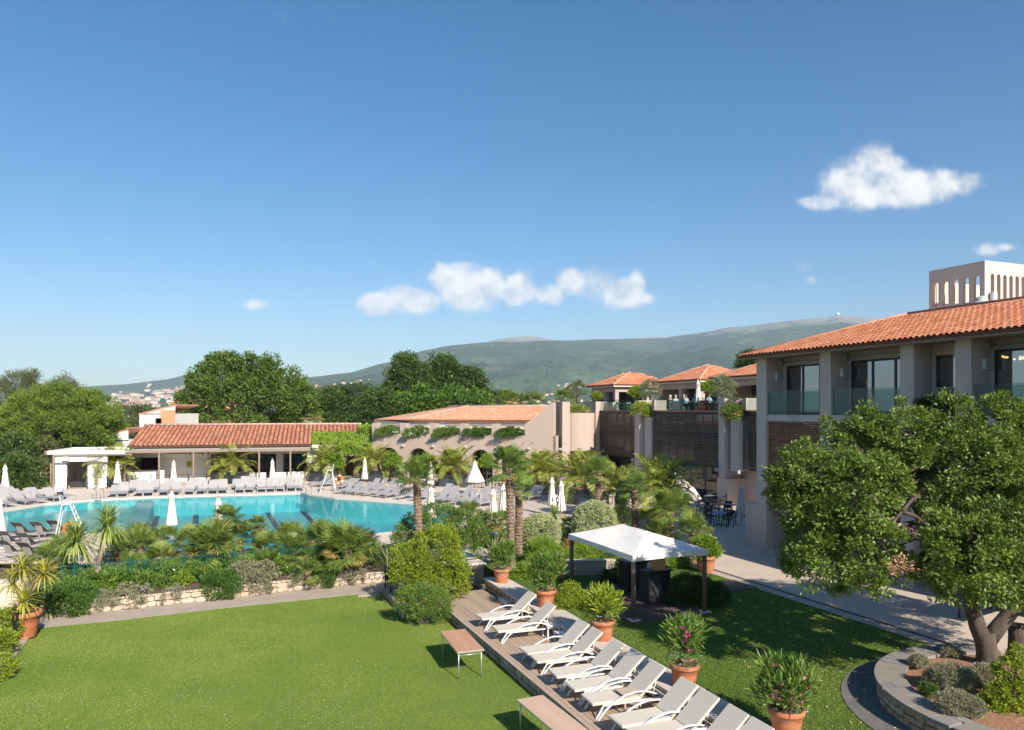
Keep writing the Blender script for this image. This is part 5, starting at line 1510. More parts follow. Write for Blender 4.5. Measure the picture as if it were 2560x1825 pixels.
# ------------------------------------------------------------------ shrubs
SHN = [0]
def shrub(name, label, lobes, n, leaf, mat, clump=.14, cat='shrub', flowers=None, fill=.75, per=26, low=-.5, up=.35, group=None, stems=True):
    """lobes in world metres (x,y,z,rx,ry,rz); flowers = (material, count, size, zmin)"""
    SHN[0] += 1
    bx = sum(l[0] for l in lobes) / len(lobes); by = sum(l[1] for l in lobes) / len(lobes); bz = min(l[2] - l[5] for l in lobes)
    t = thing(name, label, cat, (bx, by, bz), 0, group)
    lb = [(l[0] - bx, l[1] - by, l[2] - bz, *l[3:]) for l in lobes]
    me, C = crown_mesh(name, 400 + SHN[0], lb, n, leaf, clump, up, fill, low, per)
    obj('foliage', me, mat, t)
    if stems:
        rg_ = random.Random(SHN[0]); m_ = MB()
        for l in lb:
            for _ in range(3):
                m_.tube([(rg_.uniform(-.1, .1), rg_.uniform(-.1, .1), .0), (l[0] * .5, l[1] * .5, l[2] * .5), (l[0] + rg_.uniform(-.3, .3) * l[3], l[1], l[2] + l[5] * .4)], [.03, .022, .008], 4)
        stuff(m_.build('stems', BARK, t))
    if flowers:
        add_flowers(t, lb, *flowers)
    return t
def add_flowers(t, lb, fm, count, size, zmin=-.1, face=True, seed=None, name='flowers'):
    rng_ = np.random.default_rng(900 + SHN[0] + (seed or 0))
    lob_ = np.array(lb); k = rng_.integers(0, len(lob_), count)
    d = nrm(rng_.normal(size=(count, 3))); d[:, 2] = np.maximum(d[:, 2], zmin); d[:, 1] = -np.abs(d[:, 1]) * .8 + d[:, 1] * .2
    d = nrm(d)
    c = lob_[k, :3] + d * lob_[k, 3:] * rng_.uniform(1.0, 1.12, (count, 1))
    # each flower: 4 petals
    out = []
    for q in range(4):
        a = q * math.pi / 2 + .4
        e = nrm(np.cross(d, np.array([0, 0, 1.0])) + 1e-6); f_ = np.cross(e, d)
        D = e * math.cos(a) + f_ * math.sin(a) + d * .35
        out.append(leaf_quads(c, D, d, np.full(count, size), np.full(count, size * .75)))
    stuff(obj(name, tri_mesh(name, np.concatenate(out)), fm, t))
def ball(px, py, r_px, zbase, sq=1.0, k=None):
    """sphere seen as circle, standing on zbase: depth from its foot"""
    p = G(px, py + r_px * .93, zbase); r_ = r_px * p.y / FPX
    return (p.x, p.y + r_ * .4, zbase + r_ * sq * .9, r_, r_, r_ * sq)
def sh_px(tab, Y, zmul=1.0):
    return lobes_px(tab, Y, dep=.85)
# ------------------------------------------------------------------ palms
def date_frond(seed, droop, L=1.0, nl=30):
    """unit frond along +x, arching; leaflets as narrow blades"""
    rng_ = np.random.default_rng(seed)
    ts = np.linspace(0, 1, 14)
    # integrate a curve whose pitch falls from 0 to -droop
    pitch = -droop * ts ** 1.5
    x = np.concatenate([[0], np.cumsum(np.cos(pitch[:-1]) * np.diff(ts))]); z = np.concatenate([[0], np.cumsum(np.sin(pitch[:-1]) * np.diff(ts))])
    m_ = MB()
    m_.tube([(a * L, 0, b * L) for a, b in zip(x, z)], [.014 * L * (1 - .85 * t) + .001 for t in ts], 4)
    P, D, N, Ls, Ws = [], [], [], [], []
    for i in range(nl):
        t = .14 + .85 * (i + .5) / nl
        px_, pz_ = np.interp(t, ts, x), np.interp(t, ts, z); pt = -droop * t ** 1.5
        tang = np.array([math.cos(pt), 0, math.sin(pt)]); up_ = np.array([-math.sin(pt), 0, math.cos(pt)])
        ln = .25 * math.sin(math.pi * (t * .86 + .12)) ** .7 + .03
        for s in (-1, 1):
            f = .75 + .4 * t
            d = tang * f + np.array([0, s, 0]) * 1.0 + up_ * (.45 - .5 * rng_.random())
            P.append(np.array([px_, 0, pz_]) * L); D.append(d + rng_.normal(size=3) * .12); N.append(up_ + rng_.normal(size=3) * .3); Ls.append(ln * L * rng_.uniform(.85, 1.1)); Ws.append(.026 * L)
    Q = leaf_quads(np.array(P), np.array(D), np.array(N), np.array(Ls), np.array(Ws))
    for q in Q: m_.add(q, [(0, 1, 2, 3)])
    return m_.mesh('frond')
def fan_leaf(seed, nseg=26, span=R(230), droop=.5, pet=.55):
    """petiole along +x then a pleated fan; unit = about 1 long"""
    rng_ = random.Random(seed)
    m_ = MB()
    m_.tube([(0, 0, 0), (pet * .5, 0, .02), (pet, 0, 0)], [.014, .011, .008], 4)
    for i in range(nseg):
        a = -span / 2 + span * (i + .5) / nseg
        ln = .50 * (.72 + .28 * math.cos(a * .8)) * rng_.uniform(.9, 1.08)
        w = ln * span / nseg * .62
        d = Vector((math.cos(a), math.sin(a), .10)); s = Vector((-math.sin(a), math.cos(a), 0))
        o = Vector((pet, 0, 0)); up = Vector((0, 0, 1))
        fold = .025 * (1 if i % 2 else -1)
        m1 = o + d * ln * .55 + up * (fold - .03 * droop); e1 = o + d * ln * (1 - .12 * droop) - up * (ln * .35 * droop * rng_.uniform(.6, 1.4))
        m_.add([o, m1 + s * w * .5, m1 - s * w * .5, e1], [(0, 1, 2), (1, 3, 2)])
    return m_.mesh('fan_leaf')
DATE = [date_frond(k, d) for k, d in enumerate((.75, 1.1, 1.45, 1.8))]
FAN = [fan_leaf(k, 24 + 2 * (k % 3), R(200 + 20 * k), .3 + .3 * k) for k in range(3)]
FANT = [fan_leaf(10 + k, 34, R(260), .35 + .35 * k, .6) for k in range(3)]
for s_, mt in ((DATE, LEAF_PHOENIX), (FAN, LEAF_FAN), (FANT, LEAF_TRACHY)):
    for me in s_: me.materials.append(mt)
FAN_DRY = [m_.copy() for m_ in FAN]
DRYM = M_leaf('dry_palm_leaf', (.22, .17, .05), (.46, .36, .12), trans=.25)
for me in FAN_DRY: me.materials.clear(); me.materials.append(DRYM)
def put(me, name, parent, loc, az, el, sc, roll=0.0):
    o = bpy.data.objects.new(name, me); COL.objects.link(o); o.parent = parent
    o.matrix_local = Matrix.Translation(loc) @ Matrix.Rotation(az, 4, 'Z') @ Matrix.Rotation(-el, 4, 'Y') @ Matrix.Rotation(roll, 4, 'X') @ Matrix.Scale(sc, 4)
    return o
def scaly_trunk(h, r0, r1, seed, rough=.25, n=12, rows=None, mat=PALM_BARK):
    """trunk with leaf-base bumps"""
    rng_ = random.Random(seed); m_ = MB()
    rows = rows or max(6, int(h / .07))
    prof = []
    for i in range(rows + 1):
        t = i / rows; r_ = r0 + (r1 - r0) * t
        prof.append((r_ * (1 + (rough if i % 2 else 0) * rng_.uniform(.5, 1)), h * t))
    o = len(m_.v)
    for i, (r_, z) in enumerate(prof):
        for k in range(n):
            w = 2 * math.pi * (k + .5 * (i % 2)) / n
            rr_ = r_ * (1 + rng_.uniform(-.5, .5) * rough)
            m_.v.append((rr_ * math.cos(w), rr_ * math.sin(w), z + rng_.uniform(-.01, .01)))
    for i in range(rows):
        for k in range(n):
            m_.f.append([i * n + k, i * n + (k + 1) % n, (i + 1) * n + (k + 1) % n, (i + 1) * n + k]); m_.m.append(0)
    return m_
PN = [0]
def date_palm(label, foot, trunk_h, r_trunk, frond_len, nf=38, group='date palms', low=-.25):
    PN[0] += 1; rg_ = random.Random(40 + PN[0])
    t = thing('date_palm', label, 'palm tree', foot, rg_.uniform(0, 6), group)
    scaly_trunk(trunk_h, r_trunk * 1.05, r_trunk * .85, PN[0], .16, 14, max(7, int(trunk_h / .09))).build('trunk', PALM_BARK, t)
    for i in range(nf):
        f = (i + .5) / nf
        el = R(86) - (R(86) - R(-12)) * f + rg_.uniform(-.1, .1)
        az = i * 2.399963 + rg_.uniform(-.2, .2)
        k = 0 if f < .3 else rg_.choice((1, 2)) if f < .7 else rg_.choice((2, 3))
        put(DATE[k], 'frond', t, Vector((math.cos(az) * r_trunk * .4, math.sin(az) * r_trunk * .4, trunk_h - .05)), az, el, frond_len * rg_.uniform(.85, 1.08) * (.8 if f < .12 else 1), rg_.uniform(-.4, .4))
    return t
def fan_palm(label, foot, trunk_h, r_trunk, leaf_len, nf=26, group='fan palms', dry=.12, name='fan_palm', protos=None, lowest=-.5, top=1.35, lean=(0, 0)):
    PN[0] += 1; rg_ = random.Random(140 + PN[0]); protos = protos or FAN
    t = thing(name, label, 'palm tree', foot, 0, group)
    m_ = scaly_trunk(trunk_h, r_trunk * 1.0, r_trunk * .95, PN[0], .28, 12)
    for i, v in enumerate(m_.v):
        f = v[2] / max(trunk_h, .01); m_.v[i] = (v[0] + lean[0] * f * f, v[1] + lean[1] * f * f, v[2])
    m_.build('trunk', PALM_BARK, t)
    if r_trunk < .3 and trunk_h > 1.5:          # old leaf bases, ragged
        h_ = MB()
        for i in range(260):
            a = rg_.uniform(0, 6.28); z = rg_.uniform(.1, trunk_h); f = z / trunk_h
            c_ = Vector((lean[0] * f * f, lean[1] * f * f, z)); d = Vector((math.cos(a), math.sin(a), rg_.uniform(.3, 1.2))); s = Vector((-math.sin(a), math.cos(a), 0)) * .028
            p = c_ + Vector((math.cos(a), math.sin(a), 0)) * r_trunk * .9
            h_.add([p - s, p + s, p + d * rg_.uniform(.05, .12)], [(0, 1, 2)])
        stuff(h_.build('leaf_bases', PALM_BARK, t))
    for i in range(nf):
        f = (i + .5) / nf
        el = top - (top - lowest) * f + rg_.uniform(-.15, .15)
        az = i * 2.399963 + rg_.uniform(-.25, .25)
        me = rg_.choice(protos)
        if dry and f > .75 and rg_.random() < dry * 3: me = rg_.choice(FAN_DRY)
        put(me, 'fan_leaf', t, Vector((lean[0], lean[1], trunk_h - .03)), az, el, leaf_len * rg_.uniform(.8, 1.1), rg_.uniform(-.5, .5))
    return t
def sword_mesh(seed, n, L, Wd, low=-.7, top=1.5, droop=.5):
    """rosette of sword leaves, two quads each"""
    rng_ = random.Random(seed); m_ = MB()
    for i in range(n):
        f = (i + .5) / n
        el = top - (top - low) * f ** 1.1 + rng_.uniform(-.12, .12); az = i * 2.399963 + rng_.uniform(-.2, .2)
        l = L * rng_.uniform(.8, 1.1); w = Wd * rng_.uniform(.8, 1.2)
        h = Vector((math.cos(az), math.sin(az), 0)); s = Vector((-math.sin(az), math.cos(az), 0)); up = Vector((0, 0, 1))
        d0 = h * math.cos(el) + up * math.sin(el); el2 = el - droop * rng_.uniform(.5, 1.3); d1 = h * math.cos(el2) + up * math.sin(el2)
        el3 = el2 - droop * rng_.uniform(.3, 1.2); d2 = h * math.cos(el3) + up * math.sin(el3)
        o = h * .02; a = o + d0 * l * .4; b = a + d1 * l * .35; c_ = b + d2 * l * .25
        m_.add([o - s * w * .3, o + s * w * .3, a + s * w * .5, a - s * w * .5, b + s * w * .36, b - s * w * .36, c_], [(0, 1, 2, 3), (3, 2, 4, 5), (5, 4, 6)])
    return m_

def by_foot(px, py, z): return G(px, py, z)
# ---- date palms in black planters on the pool terrace, and in the ground further right
def planter_box(label, p, w, d, h, rz):
    t = thing('planter_box', label, 'planter', p, rz, 'black planters of the date palms')
    MB().cbox(-w / 2, w / 2, -d / 2, d / 2, 0, h * .72, .02).build('tub', M_PLANT, t)
    for (a, b, c_, e) in ((-w / 2 - .02, w / 2 + .02, -d / 2 - .02, -d / 2 + .06), (-w / 2 - .02, w / 2 + .02, d / 2 - .06, d / 2 + .02), (-w / 2 - .02, -w / 2 + .06, -d / 2 + .06, d / 2 - .06), (w / 2 - .06, w / 2 + .02, -d / 2 + .06, d / 2 - .06)):
        MB().box(a, b, c_, e, h * .72, h).build('rim_board', DARKGREY, t)
    MB().box(-w / 2 + .06, w / 2 - .06, -d / 2 + .06, d / 2 - .06, h * .72, h - .03).build('soil', SOIL_RED, t)
M_PLANT = M_plain('blue_black_panel', (.05, .06, .068), .4, (.07, .085, .095), 3)
SOIL_RED = M_plain('red_soil', (.34, .14, .075), .95, (.26, .10, .05), 10)
dp = [(283, 1226, 64.0, 'date palm in front of the white bar counter', 1.6), (580, 1218, 67, 'date palm before the glass doors of the pool bar', 1.6), (811, 1208, 69, 'date palm at the right end of the pool bar', 1.7),
      (938, 1210, 68.5, 'date palm at the left end of the arcade', 1.7), (1138, 1216, 64, 'date palm before the middle arches', 1.6), (1356, 1236, 58, 'date palm before the last arch', 1.7), (1452, 1262, 52, 'date palm before the curved wall', 1.6)]
for i, (px, py, Yd, lab, fl_) in enumerate(dp):
    p = Vector(((px - CXP) * Yd / FPX, Yd, Z_UP))
    wd = 2.6 if i != 0 else 1.5
    planter_box('black planter box of the ' + lab, p, wd, 1.3, 1.05, -.1 if i < 3 else -.4)
    date_palm(lab, p + Vector((0, 0, .95)), .75, .46, 2.35 if i < 6 else 2.7, 40)
date_palm('large date palm rising behind the fan palms left of the dark screen', G(1655, 1332, Z_UP), 2.5, .34, 2.4, 38)
date_palm('date palm with yellow stems behind the slender windmill palm', G(1552, 1290, Z_UP), 1.6, .36, 2.3, 32)

# ---- windmill palms with slender trunks
def trachy(label, px, y_foot, y_top, zf, leaf, r_=.15, nf=30, lean=(0, 0)):
    p = G(px, y_foot, zf); h = (y_foot - y_top) * p.y / FPX
    return fan_palm(label, p, h, r_, leaf, nf, 'windmill palms', .1, 'windmill_palm', FANT, -.55, 1.5, lean)
trachy('tall windmill palm with shaggy trunk rising from the yellow-green shrub', 1049, 1440, 1196, .5, 1.02, .145, 36, (-.14, 0))
trachy('tall windmill palm with yellow flower stalks, right of the pool corner', 1278, 1432, 1170, .6, 1.06, .145, 36, (-.12, 0))
trachy('shorter windmill palm just behind the trunk with yellow flower stalks', 1297, 1395, 1225, .6, .85, .15, 24)
trachy('windmill palm between date palms before the dark screen', 1496, 1300, 1182, Z_UP, 1.15, .18, 36)
trachy('small windmill palm with thick trunk above the gazebo roof', 1587, 1352, 1222, Z_UP, 1.0, .16, 28)
FLW = PETAL('palm_flower', (.62, .34, .02))
fp_ = AT(1272, 1190, 33.0)
ff = MB(); rg = random.Random(2)
for i in range(140):
    p = Vector((rg.gauss(0, .22), rg.gauss(-.15, .12), rg.gauss(0, .1))); q = p + Vector((rg.gauss(0, .04), rg.gauss(0, .04), -.06))
    ff.add([p, p + Vector((.035, 0, .02)), q], [(0, 1, 2)])

# ---- fan palms of the bed and beyond
beds = [(351, 1420, .46, .95, .13, 1.25, 26, 'fan palm right of the tall cordyline against the pool water'),
        (528, 1440, .46, 1.05, .17, 1.9, 34, 'largest fan palm of the bed, standing before the fence'),
        (568, 1395, .6, 1.7, .15, 1.25, 24, 'fan palm before the lane line, behind the largest one'),
        (407, 1432, .46, .55, .14, 1.25, 22, 'low fan palm between two larger ones left of bed centre'),
        (331, 1450, .46, .5, .13, 1.1, 20, 'low yellowing fan palm at the fence near the cordyline'),
        (118, 1432, .6, .5, .13, 1.2, 22, 'fan palm near the dark loungers at the left end'),
        (160, 1418, .6, .6, .13, 1.3, 22, 'fan palm behind the daisies left of the cordyline'),
        (646, 1400, .6, 1.5, .16, .85, 22, 'brownish fan palm with stubby trunk before the pool'),
        (733, 1425, .5, .75, .15, 1.4, 26, 'fan palm with yellow leaves in the bed centre'),
        (868, 1432, .5, .95, .17, 1.9, 34, 'dark wide fan palm at the right end of the fence'),
        (815, 1402, .6, .9, .15, 1.5, 24, 'fan palm with yellowish tops left of the dark wide one'),
        (669, 1440, .5, .45, .14, 1.1, 20, 'low fan palm below the brownish one'),
        (600, 1445, .46, .3, .12, 1.0, 16, 'smallest fan palm behind the grey shrub'),
        (455, 1448, .46, .3, .12, 1.05, 16, 'low fan palm left under the largest one'),
        (770, 1446, .5, .3, .12, 1.0, 16, 'low fan palm behind the middle of the fence'),
        *[(290 + k * 62, 1408 - (k % 3) * 8, .6, .55 + .25 * (k % 2), .14, 1.45, 22, 'back row fan palm of the bed, %s from the forked cordyline' % ORD[k]) for k in range(11)],
        (1173, 1330, Z_UP, .9, .14, 1.3, 22, 'dark fan palm behind the pink flowering shrub'),
        (1210, 1345, Z_UP, .7, .14, 1.25, 20, 'yellowish fan palm left of the slender trunks'),
        (1252, 1350, Z_UP, .8, .14, 1.2, 20, 'green fan palm directly behind the slender trunks'),
        (1420, 1350, Z_UP, .6, .14, 1.15, 18, 'dark fan palm between the two round clipped bushes'),
        (1675, 1372, Z_UP, 1.8, .2, 1.75, 34, 'full fan palm behind the gazebo roof'),
        (1731, 1408, Z_UP, 1.35, .17, 1.35, 26, 'fan palm right behind the gazebo corner'),
        (1652, 1395, Z_UP, 1.1, .15, 1.2, 20, 'low fan palm behind the gazebo ridge'),
        (1557, 1330, Z_UP, .7, .15, 1.25, 20, 'fan palm left of the short thick trunk'),
        (1625, 1352, Z_UP, 1.0, .15, 1.2, 18, 'fan palm right of the short thick trunk')]
for (px, py, z, h, rt, ll, nf, lab) in beds:
    fan_palm(lab, G(px, py, z), h, rt, ll * .74, int(nf * 1.3), lowest=-.45)
for i, (px, py, Yd, lab) in enumerate(((1268, 1000, 96, 'far fan palm left above the arcade roof'), (1300, 1005, 98, 'far fan palm second from the left above the arcade roof'), (1335, 1003, 97, 'far fan palm left of the white gable'), (1412, 995, 92, 'far fan palm behind the floodlight'))):
    p = AT(px, py, Yd); fan_palm(lab, (p.x, Yd, -1.6), p.z + 1.6 - .4, .3, 2.2, 26, group='far fan palms above the arcade roof')

# ---- cordylines, yuccas, flax
def cordyline(name, label, foot, heads, bark=BARK_PALE, mat=LEAF_CORDY, r0=.12, L=.6, W_=.045, n=80, cat='cordyline'):
    """heads: list of points relative to foot"""
    PN[0] += 1
    t = thing(name, label, cat, foot)
    m_ = MB(); top = Vector(heads[0])
    jn = Vector((0, 0, top.z * .35))
    m_.tube([(0, 0, -.05), (0, 0, .15), tuple(jn)], [r0 * 1.3, r0, r0 * .8], 9)
    for h in heads:
        h = Vector(h); m_.tube([jn - Vector((0, 0, .05)), jn.lerp(h, .5) + Vector((0, 0, -.05)), h], [r0 * .7, r0 * .55, r0 * .42], 8)
    m_.build('trunk', bark, t, True)
    for i, h in enumerate(heads):
        o = sword_mesh(PN[0] * 7 + i, n, L, W_).build('leaf_rosette', mat, t); o.location = h
    return t
f0 = G(244, 1467, .46)
def rel(px, py, p): q = AT(px, py, p.y); return (q.x - p.x, 0, q.z - p.z)
hh = [rel(261, 1318, f0), rel(200, 1352, f0)]
hh[0] = (hh[0][0], .2, hh[0][2]); hh[1] = (hh[1][0], -.25, hh[1][2])
cordyline('cordyline_tree', 'two headed cordyline tree with forked pale trunk in the bed', f0, hh, r0=.17, L=1.15, W_=.055, n=190)
pc = G(60, 1590, .05)
yk = thing('yucca_rosette', 'spiky yucca with cream flower heads between the round clipped bushes', 'yucca', G(1386, 1330, Z_UP))
sword_mesh(5, 90, .85, .05).build('leaf_rosette', LEAF_CORDY, yk, loc=(0, 0, .9)); MB().tube([(0, 0, 0), (0, 0, .95)], [.11, .09], 8).build('trunk', BARK_PALE, yk)
add_flowers(yk, [(.05, -.1, 1.75, .18, .15, .22)], P_WHITE, 60, .06)
for i, (px, py, z, L, lab) in enumerate(((1237, 1405, .6, 1.5, 'striped flax with long stiff blades behind the deck gate'), (970, 1428, .5, 1.3, 'striped flax with long stiff blades at the path end'), (1160, 1345, .7, 1.0, 'small flax hidden in the pink flowering shrub'))):
    o = sword_mesh(31 + i, 46, L, .06, .2, 1.5, .35).build('flax_plant', M_leaf('flax_leaf%d' % i, (.12, .15, .06), (.36, .36, .18), trans=.25), loc=G(px, py, z)); tag(o, lab, 'flax')
for i, (px, py) in enumerate(((1268, 1200), (1290, 1205))):
    pass
o = obj('palm_flower_cluster', ff.mesh('palm_flower'), FLW, None, fp_); 
par = [c_ for c_ in bpy.data.objects if c_.get('label', '').startswith('tall windmill palm with yellow')][0]
o.parent = par; o.location = Vector(fp_) - par.location
stuff(o)
# ------------------------------------------------------------------ shrubs and flowers placed
shrub('evergreen_shrub', 'tall yellow-green shrub at the foot of the tall windmill palm', sh_px([(1085, 1380, 55), (1050, 1420, 50), (1115, 1430, 52), (1020, 1440, 40), (1075, 1460, 55), (1130, 1470, 38), (1010, 1395, 30), (1110, 1345, 30)], 27.3), 26000, (.085, .034), LEAF_YELLOW, .17)
shrub('oleander_shrub', 'broad green shrub with dusty pink buds behind the tall windmill palm', sh_px([(1100, 1310, 50), (1050, 1330, 45), (1150, 1325, 48), (1180, 1350, 40), (1020, 1345, 35), (1110, 1350, 50), (1150, 1380, 45), (1010, 1375, 30)], 31.5), 22000, (.10, .032), LEAF_OLEANDER, .2, flowers=(P_PINK, 90, .028, .1))
shrub('flowering_bush', 'rounded bush dotted with yellow flowers at the lawn corner', sh_px([(1050, 1505, 42), (1090, 1510, 38), (1020, 1510, 30), (1060, 1525, 40), (1100, 1530, 24), (1010, 1485, 18)], 25.2), 22000, (.05, .02), LEAF_OLEANDER, .11, flowers=(P_YEL, 46, .03, .25))
for i, (x, y, r_, lab) in enumerate(((1351, 1338, 50, 'pale variegated clipped round bush left of the gazebo'), (1489, 1310, 55, 'pale variegated clipped round bush behind the gazebo corner'))):
    l = ball(x, y, r_, Z_UP)
    shrub('topiary_ball', lab, [l], 26000, (.065, .04), LEAF_SAGE, .09, fill=.94, per=22, low=-.8, group='clipped round bushes')
shrub('green_bush', 'fresh green grassy bush below the left round bush', [ball(1355, 1383, 32, Z_UP), ball(1385, 1395, 24, Z_UP)], 9000, (.14, .018), LEAF_VINE, .14)
shrub('nandina_bush', 'reddish leaved bush left behind the gazebo post', [ball(1430, 1372, 20, Z_UP), ball(1415, 1385, 16, Z_UP)], 3500, (.07, .03), LEAF_RED, .12, flowers=(P_CORAL, 30, .03, 0))
shrub('daylily_clump', 'strap leaved green clump in the bed left of the gazebo', [ball(1420, 1405, 20, Z_UP), ball(1455, 1395, 24, Z_UP), ball(1495, 1385, 28, Z_UP)], 5000, (.26, .02), LEAF_VINE, .12)
shrub('flower_bush', 'pink flowering bush behind the gazebo', sh_px([(1535, 1405, 26), (1510, 1415, 22), (1560, 1412, 22), (1535, 1430, 30)], 30.0), 6000, (.10, .03), LEAF_OLEANDER, .14, flowers=(P_CORAL, 90, .035, 0))
shrub('flower_bush', 'dark bush with red berries inside the shade of the gazebo', sh_px([(1530, 1455, 28), (1550, 1440, 26), (1520, 1475, 26)], 28.6), 5000, (.09, .035), LEAF_DARK, .14, flowers=(P_CORAL, 16, .03, 0))
shrub('daylily_clump', 'strap leaved clump behind the right gazebo post', [ball(1640, 1408, 18, Z_UP), ball(1690, 1398, 22, Z_UP), ball(1715, 1393, 16, Z_UP)], 4500, (.24, .022), LEAF_VINE, .12)
shrub('dark_hedge_bush', 'dark green bush beside the right front gazebo post', sh_px([(1715, 1470, 32), (1750, 1485, 38), (1785, 1490, 30), (1700, 1495, 28), (1770, 1510, 30)], 24.9), 16000, (.075, .03), LEAF_DARK, .14)
shrub('lantana_bush', 'yellow-green lantana bush between two pots behind the seat wall', sh_px([(1425, 1490, 28), (1405, 1510, 26), (1445, 1515, 26), (1420, 1530, 26)], 24.6), 9000, (.06, .03), LEAF_YELLOW, .12)
shrub('agapanthus_clump', 'bright green clump behind the second pot near the gate', sh_px([(1320, 1440, 24), (1300, 1450, 20)], 29), 3500, (.22, .025), LEAF_VINE, .12)
# bed along the path: hanging and upright plants, each its own
GB = 'plants of the bed above the retaining wall'
def wallp(px, up=0.0, back=.0):
    # a point on the wall top above column px
    for (x0, y0), (x1, y1) in zip(wall_px, wall_px[1:]):
        if px <= x1 or x1 == wall_px[-1][0]:
            y = y0 + (y1 - y0) * (px - x0) / (x1 - x0); break
    p = G(px, y, 0); return Vector((p.x, p.y + back, .46 + up))
def hang(name, label, px, w, h, mat, leaf, n, flowers=None, back=.3, up=.1, fwd=-.12):
    p = wallp(px, 0, back)
    r_ = w * 1.2 * p.y / FPX; hz_ = h * p.y / FPX
    lobes = [(p.x - r_ * .4, p.y, p.z + up, r_ * .6, .4, hz_ * .45), (p.x + r_ * .4, p.y + .1, p.z + up, r_ * .6, .4, hz_ * .45), (p.x, p.y + fwd - .22, p.z - .12, r_ * .9, .26, hz_ * .55)]
    shrub(name, label, lobes, n, (leaf[0] * 1.7, leaf[1] * 1.9), mat, .12, 'plant', flowers, group=GB, stems=False)
hang('daisy_bush', 'bush full of white daisies at the left end of the stone wall', 128, 48, 50, LEAF_ROSEMARY, (.05, .014), 6000, (P_WHITE, 170, .032, -.4), .5, .22)
hang('trailing_rosemary', 'dark trailing rosemary hanging over the wall beside the daisies', 165, 46, 62, LEAF_ROSEMARY, (.075, .014), 11000, None, .25, .12)
hang('silver_plant', 'silvery low plant on the wall below the cordyline', 250, 28, 18, LEAF_GREY, (.05, .012), 3500, None, .3, .04)
hang('trailing_geranium', 'straggly brownish plant with lilac flowers hanging over the wall', 325, 32, 40, LEAF_GREY, (.04, .016), 2500, (P_LIL, 40, .022, -.5), .2, .05)
hang('lilac_flowers', 'small tuft of lilac flowers hanging before the wall', 433, 15, 32, LEAF_GREY, (.035, .014), 900, (P_LIL, 60, .022, -.6), .05, -.08)
hang('trailing_rosemary', 'bright green trailing rosemary left of the grey shrub', 545, 32, 58, LEAF_ROSEMARY, (.075, .014), 8000, None, .25, .08)
hang('lilac_flowers', 'lilac flower cushion before the grey shrub', 577, 22, 38, LEAF_ROSEMARY, (.04, .016), 2500, (P_LIL, 90, .022, -.6), .1, .0)
hang('grey_shrub', 'rounded grey-green shrub above the middle of the stone wall', 620, 46, 62, LEAF_GREY, (.045, .02), 11000, None, .55, .28)
hang('trailing_rosemary', 'bright green trailing rosemary right of the wall middle', 795, 36, 52, LEAF_ROSEMARY, (.075, .014), 8000, None, .25, .08)
hang('lilac_flowers', 'lilac flower cushion right of the wall middle', 850, 34, 38, LEAF_GREY, (.04, .016), 4000, (P_LIL, 120, .022, -.6), .25, .05)
hang('silver_plant', 'small silvery plant in the right part of the wall', 895, 16, 28, LEAF_GREY, (.05, .014), 2000, None, .2, .05)
hang('silver_plant', 'small silvery tuft on the wall left of the middle rosemary', 745, 16, 24, LEAF_GREY, (.05, .014), 1800, None, .25, .06)
# undergrowth at the fence
gl_ = ['behind the daisies', 'left of the forked trunk', 'right of the forked trunk', 'below the small yellowing palm', 'left of the largest fan palm', 'below the largest fan palm', 'right of the largest fan palm', 'behind the grey shrub', 'left of the fence middle', 'right of the fence middle', 'left of the dark wide palm', 'below the dark wide palm', 'at the right end of the fence']
for i, gx in enumerate(gl_):
    px = 130 + i * 66
    p = wallp(px, 0, 1.1 + .2 * (i % 3))
    shrub('undergrowth_bush', 'leafy undergrowth at the green fence ' + gx, [(p.x, p.y, p.z + .24, .65, .4, .34), (p.x + .5, p.y + .5, p.z + .32, .65, .4, .44), (p.x - .5, p.y + .9, p.z + .3, .65, .45, .4)], 4400, (.11, .04), (LEAF_OLEANDER, LEAF_VINE, LEAF_ROSEMARY)[i % 3], .18, 'bush', (P_WHITE, 3, .06, .1) if i in (3, 4, 6, 8) else None, group=GB, stems=False)
# corner bottom left
shrub('green_bush', 'yellow-green bush at the bottom left edge behind the railing', [(G(5, 1600, .1).x, G(5, 1600, .1).y, .55, .5, .5, .45), (G(-5, 1640, .1).x, G(-5, 1640, .1).y, .4, .45, .5, .4), (G(-10, 1690, .1).x, G(-10, 1690, .1).y, .3, .35, .45, .3)], 9000, (.09, .032), LEAF_YELLOW, .13)
# round bed planting
GR = 'low plants of the round bed'
shrub('lavender_cotton', 'grey-green cushion plant in the middle of the round bed', [ball(2385, 1690, 42, 1.17, .75), ball(2350, 1695, 28, 1.17, .8), ball(2425, 1700, 30, 1.17, .8)], 15000, (.045, .012), LEAF_GREY, .07, group=GR, stems=False)
shrub('lavender_cotton', 'grey-green cushion plant close before the trunk', [ball(2470, 1685, 36, 1.17, .7), ball(2500, 1690, 26, 1.17, .7)], 9000, (.045, .012), LEAF_GREY, .07, group=GR, flowers=(P_YEL, 6, .025, .3), stems=False)
shrub('lavender_cotton', 'small grey-green tuft left in the round bed', [ball(2302, 1653, 18, 1.17, .8)], 3500, (.045, .012), LEAF_GREY, .06, group=GR, stems=False)
shrub('lavender_cotton', 'small dark tuft near the wall of the round bed', [ball(2325, 1725, 18, 1.17, .8)], 3500, (.045, .012), LEAF_ROSEMARY, .06, group=GR, stems=False)
shrub('lavender_cotton', 'wide grey cushion plant at the lower end of the round bed', [ball(2395, 1755, 36, 1.17, .75), ball(2430, 1765, 30, 1.17, .75)], 12000, (.045, .012), LEAF_GREY, .07, group=GR, flowers=(P_YEL, 4, .025, .3), stems=False)
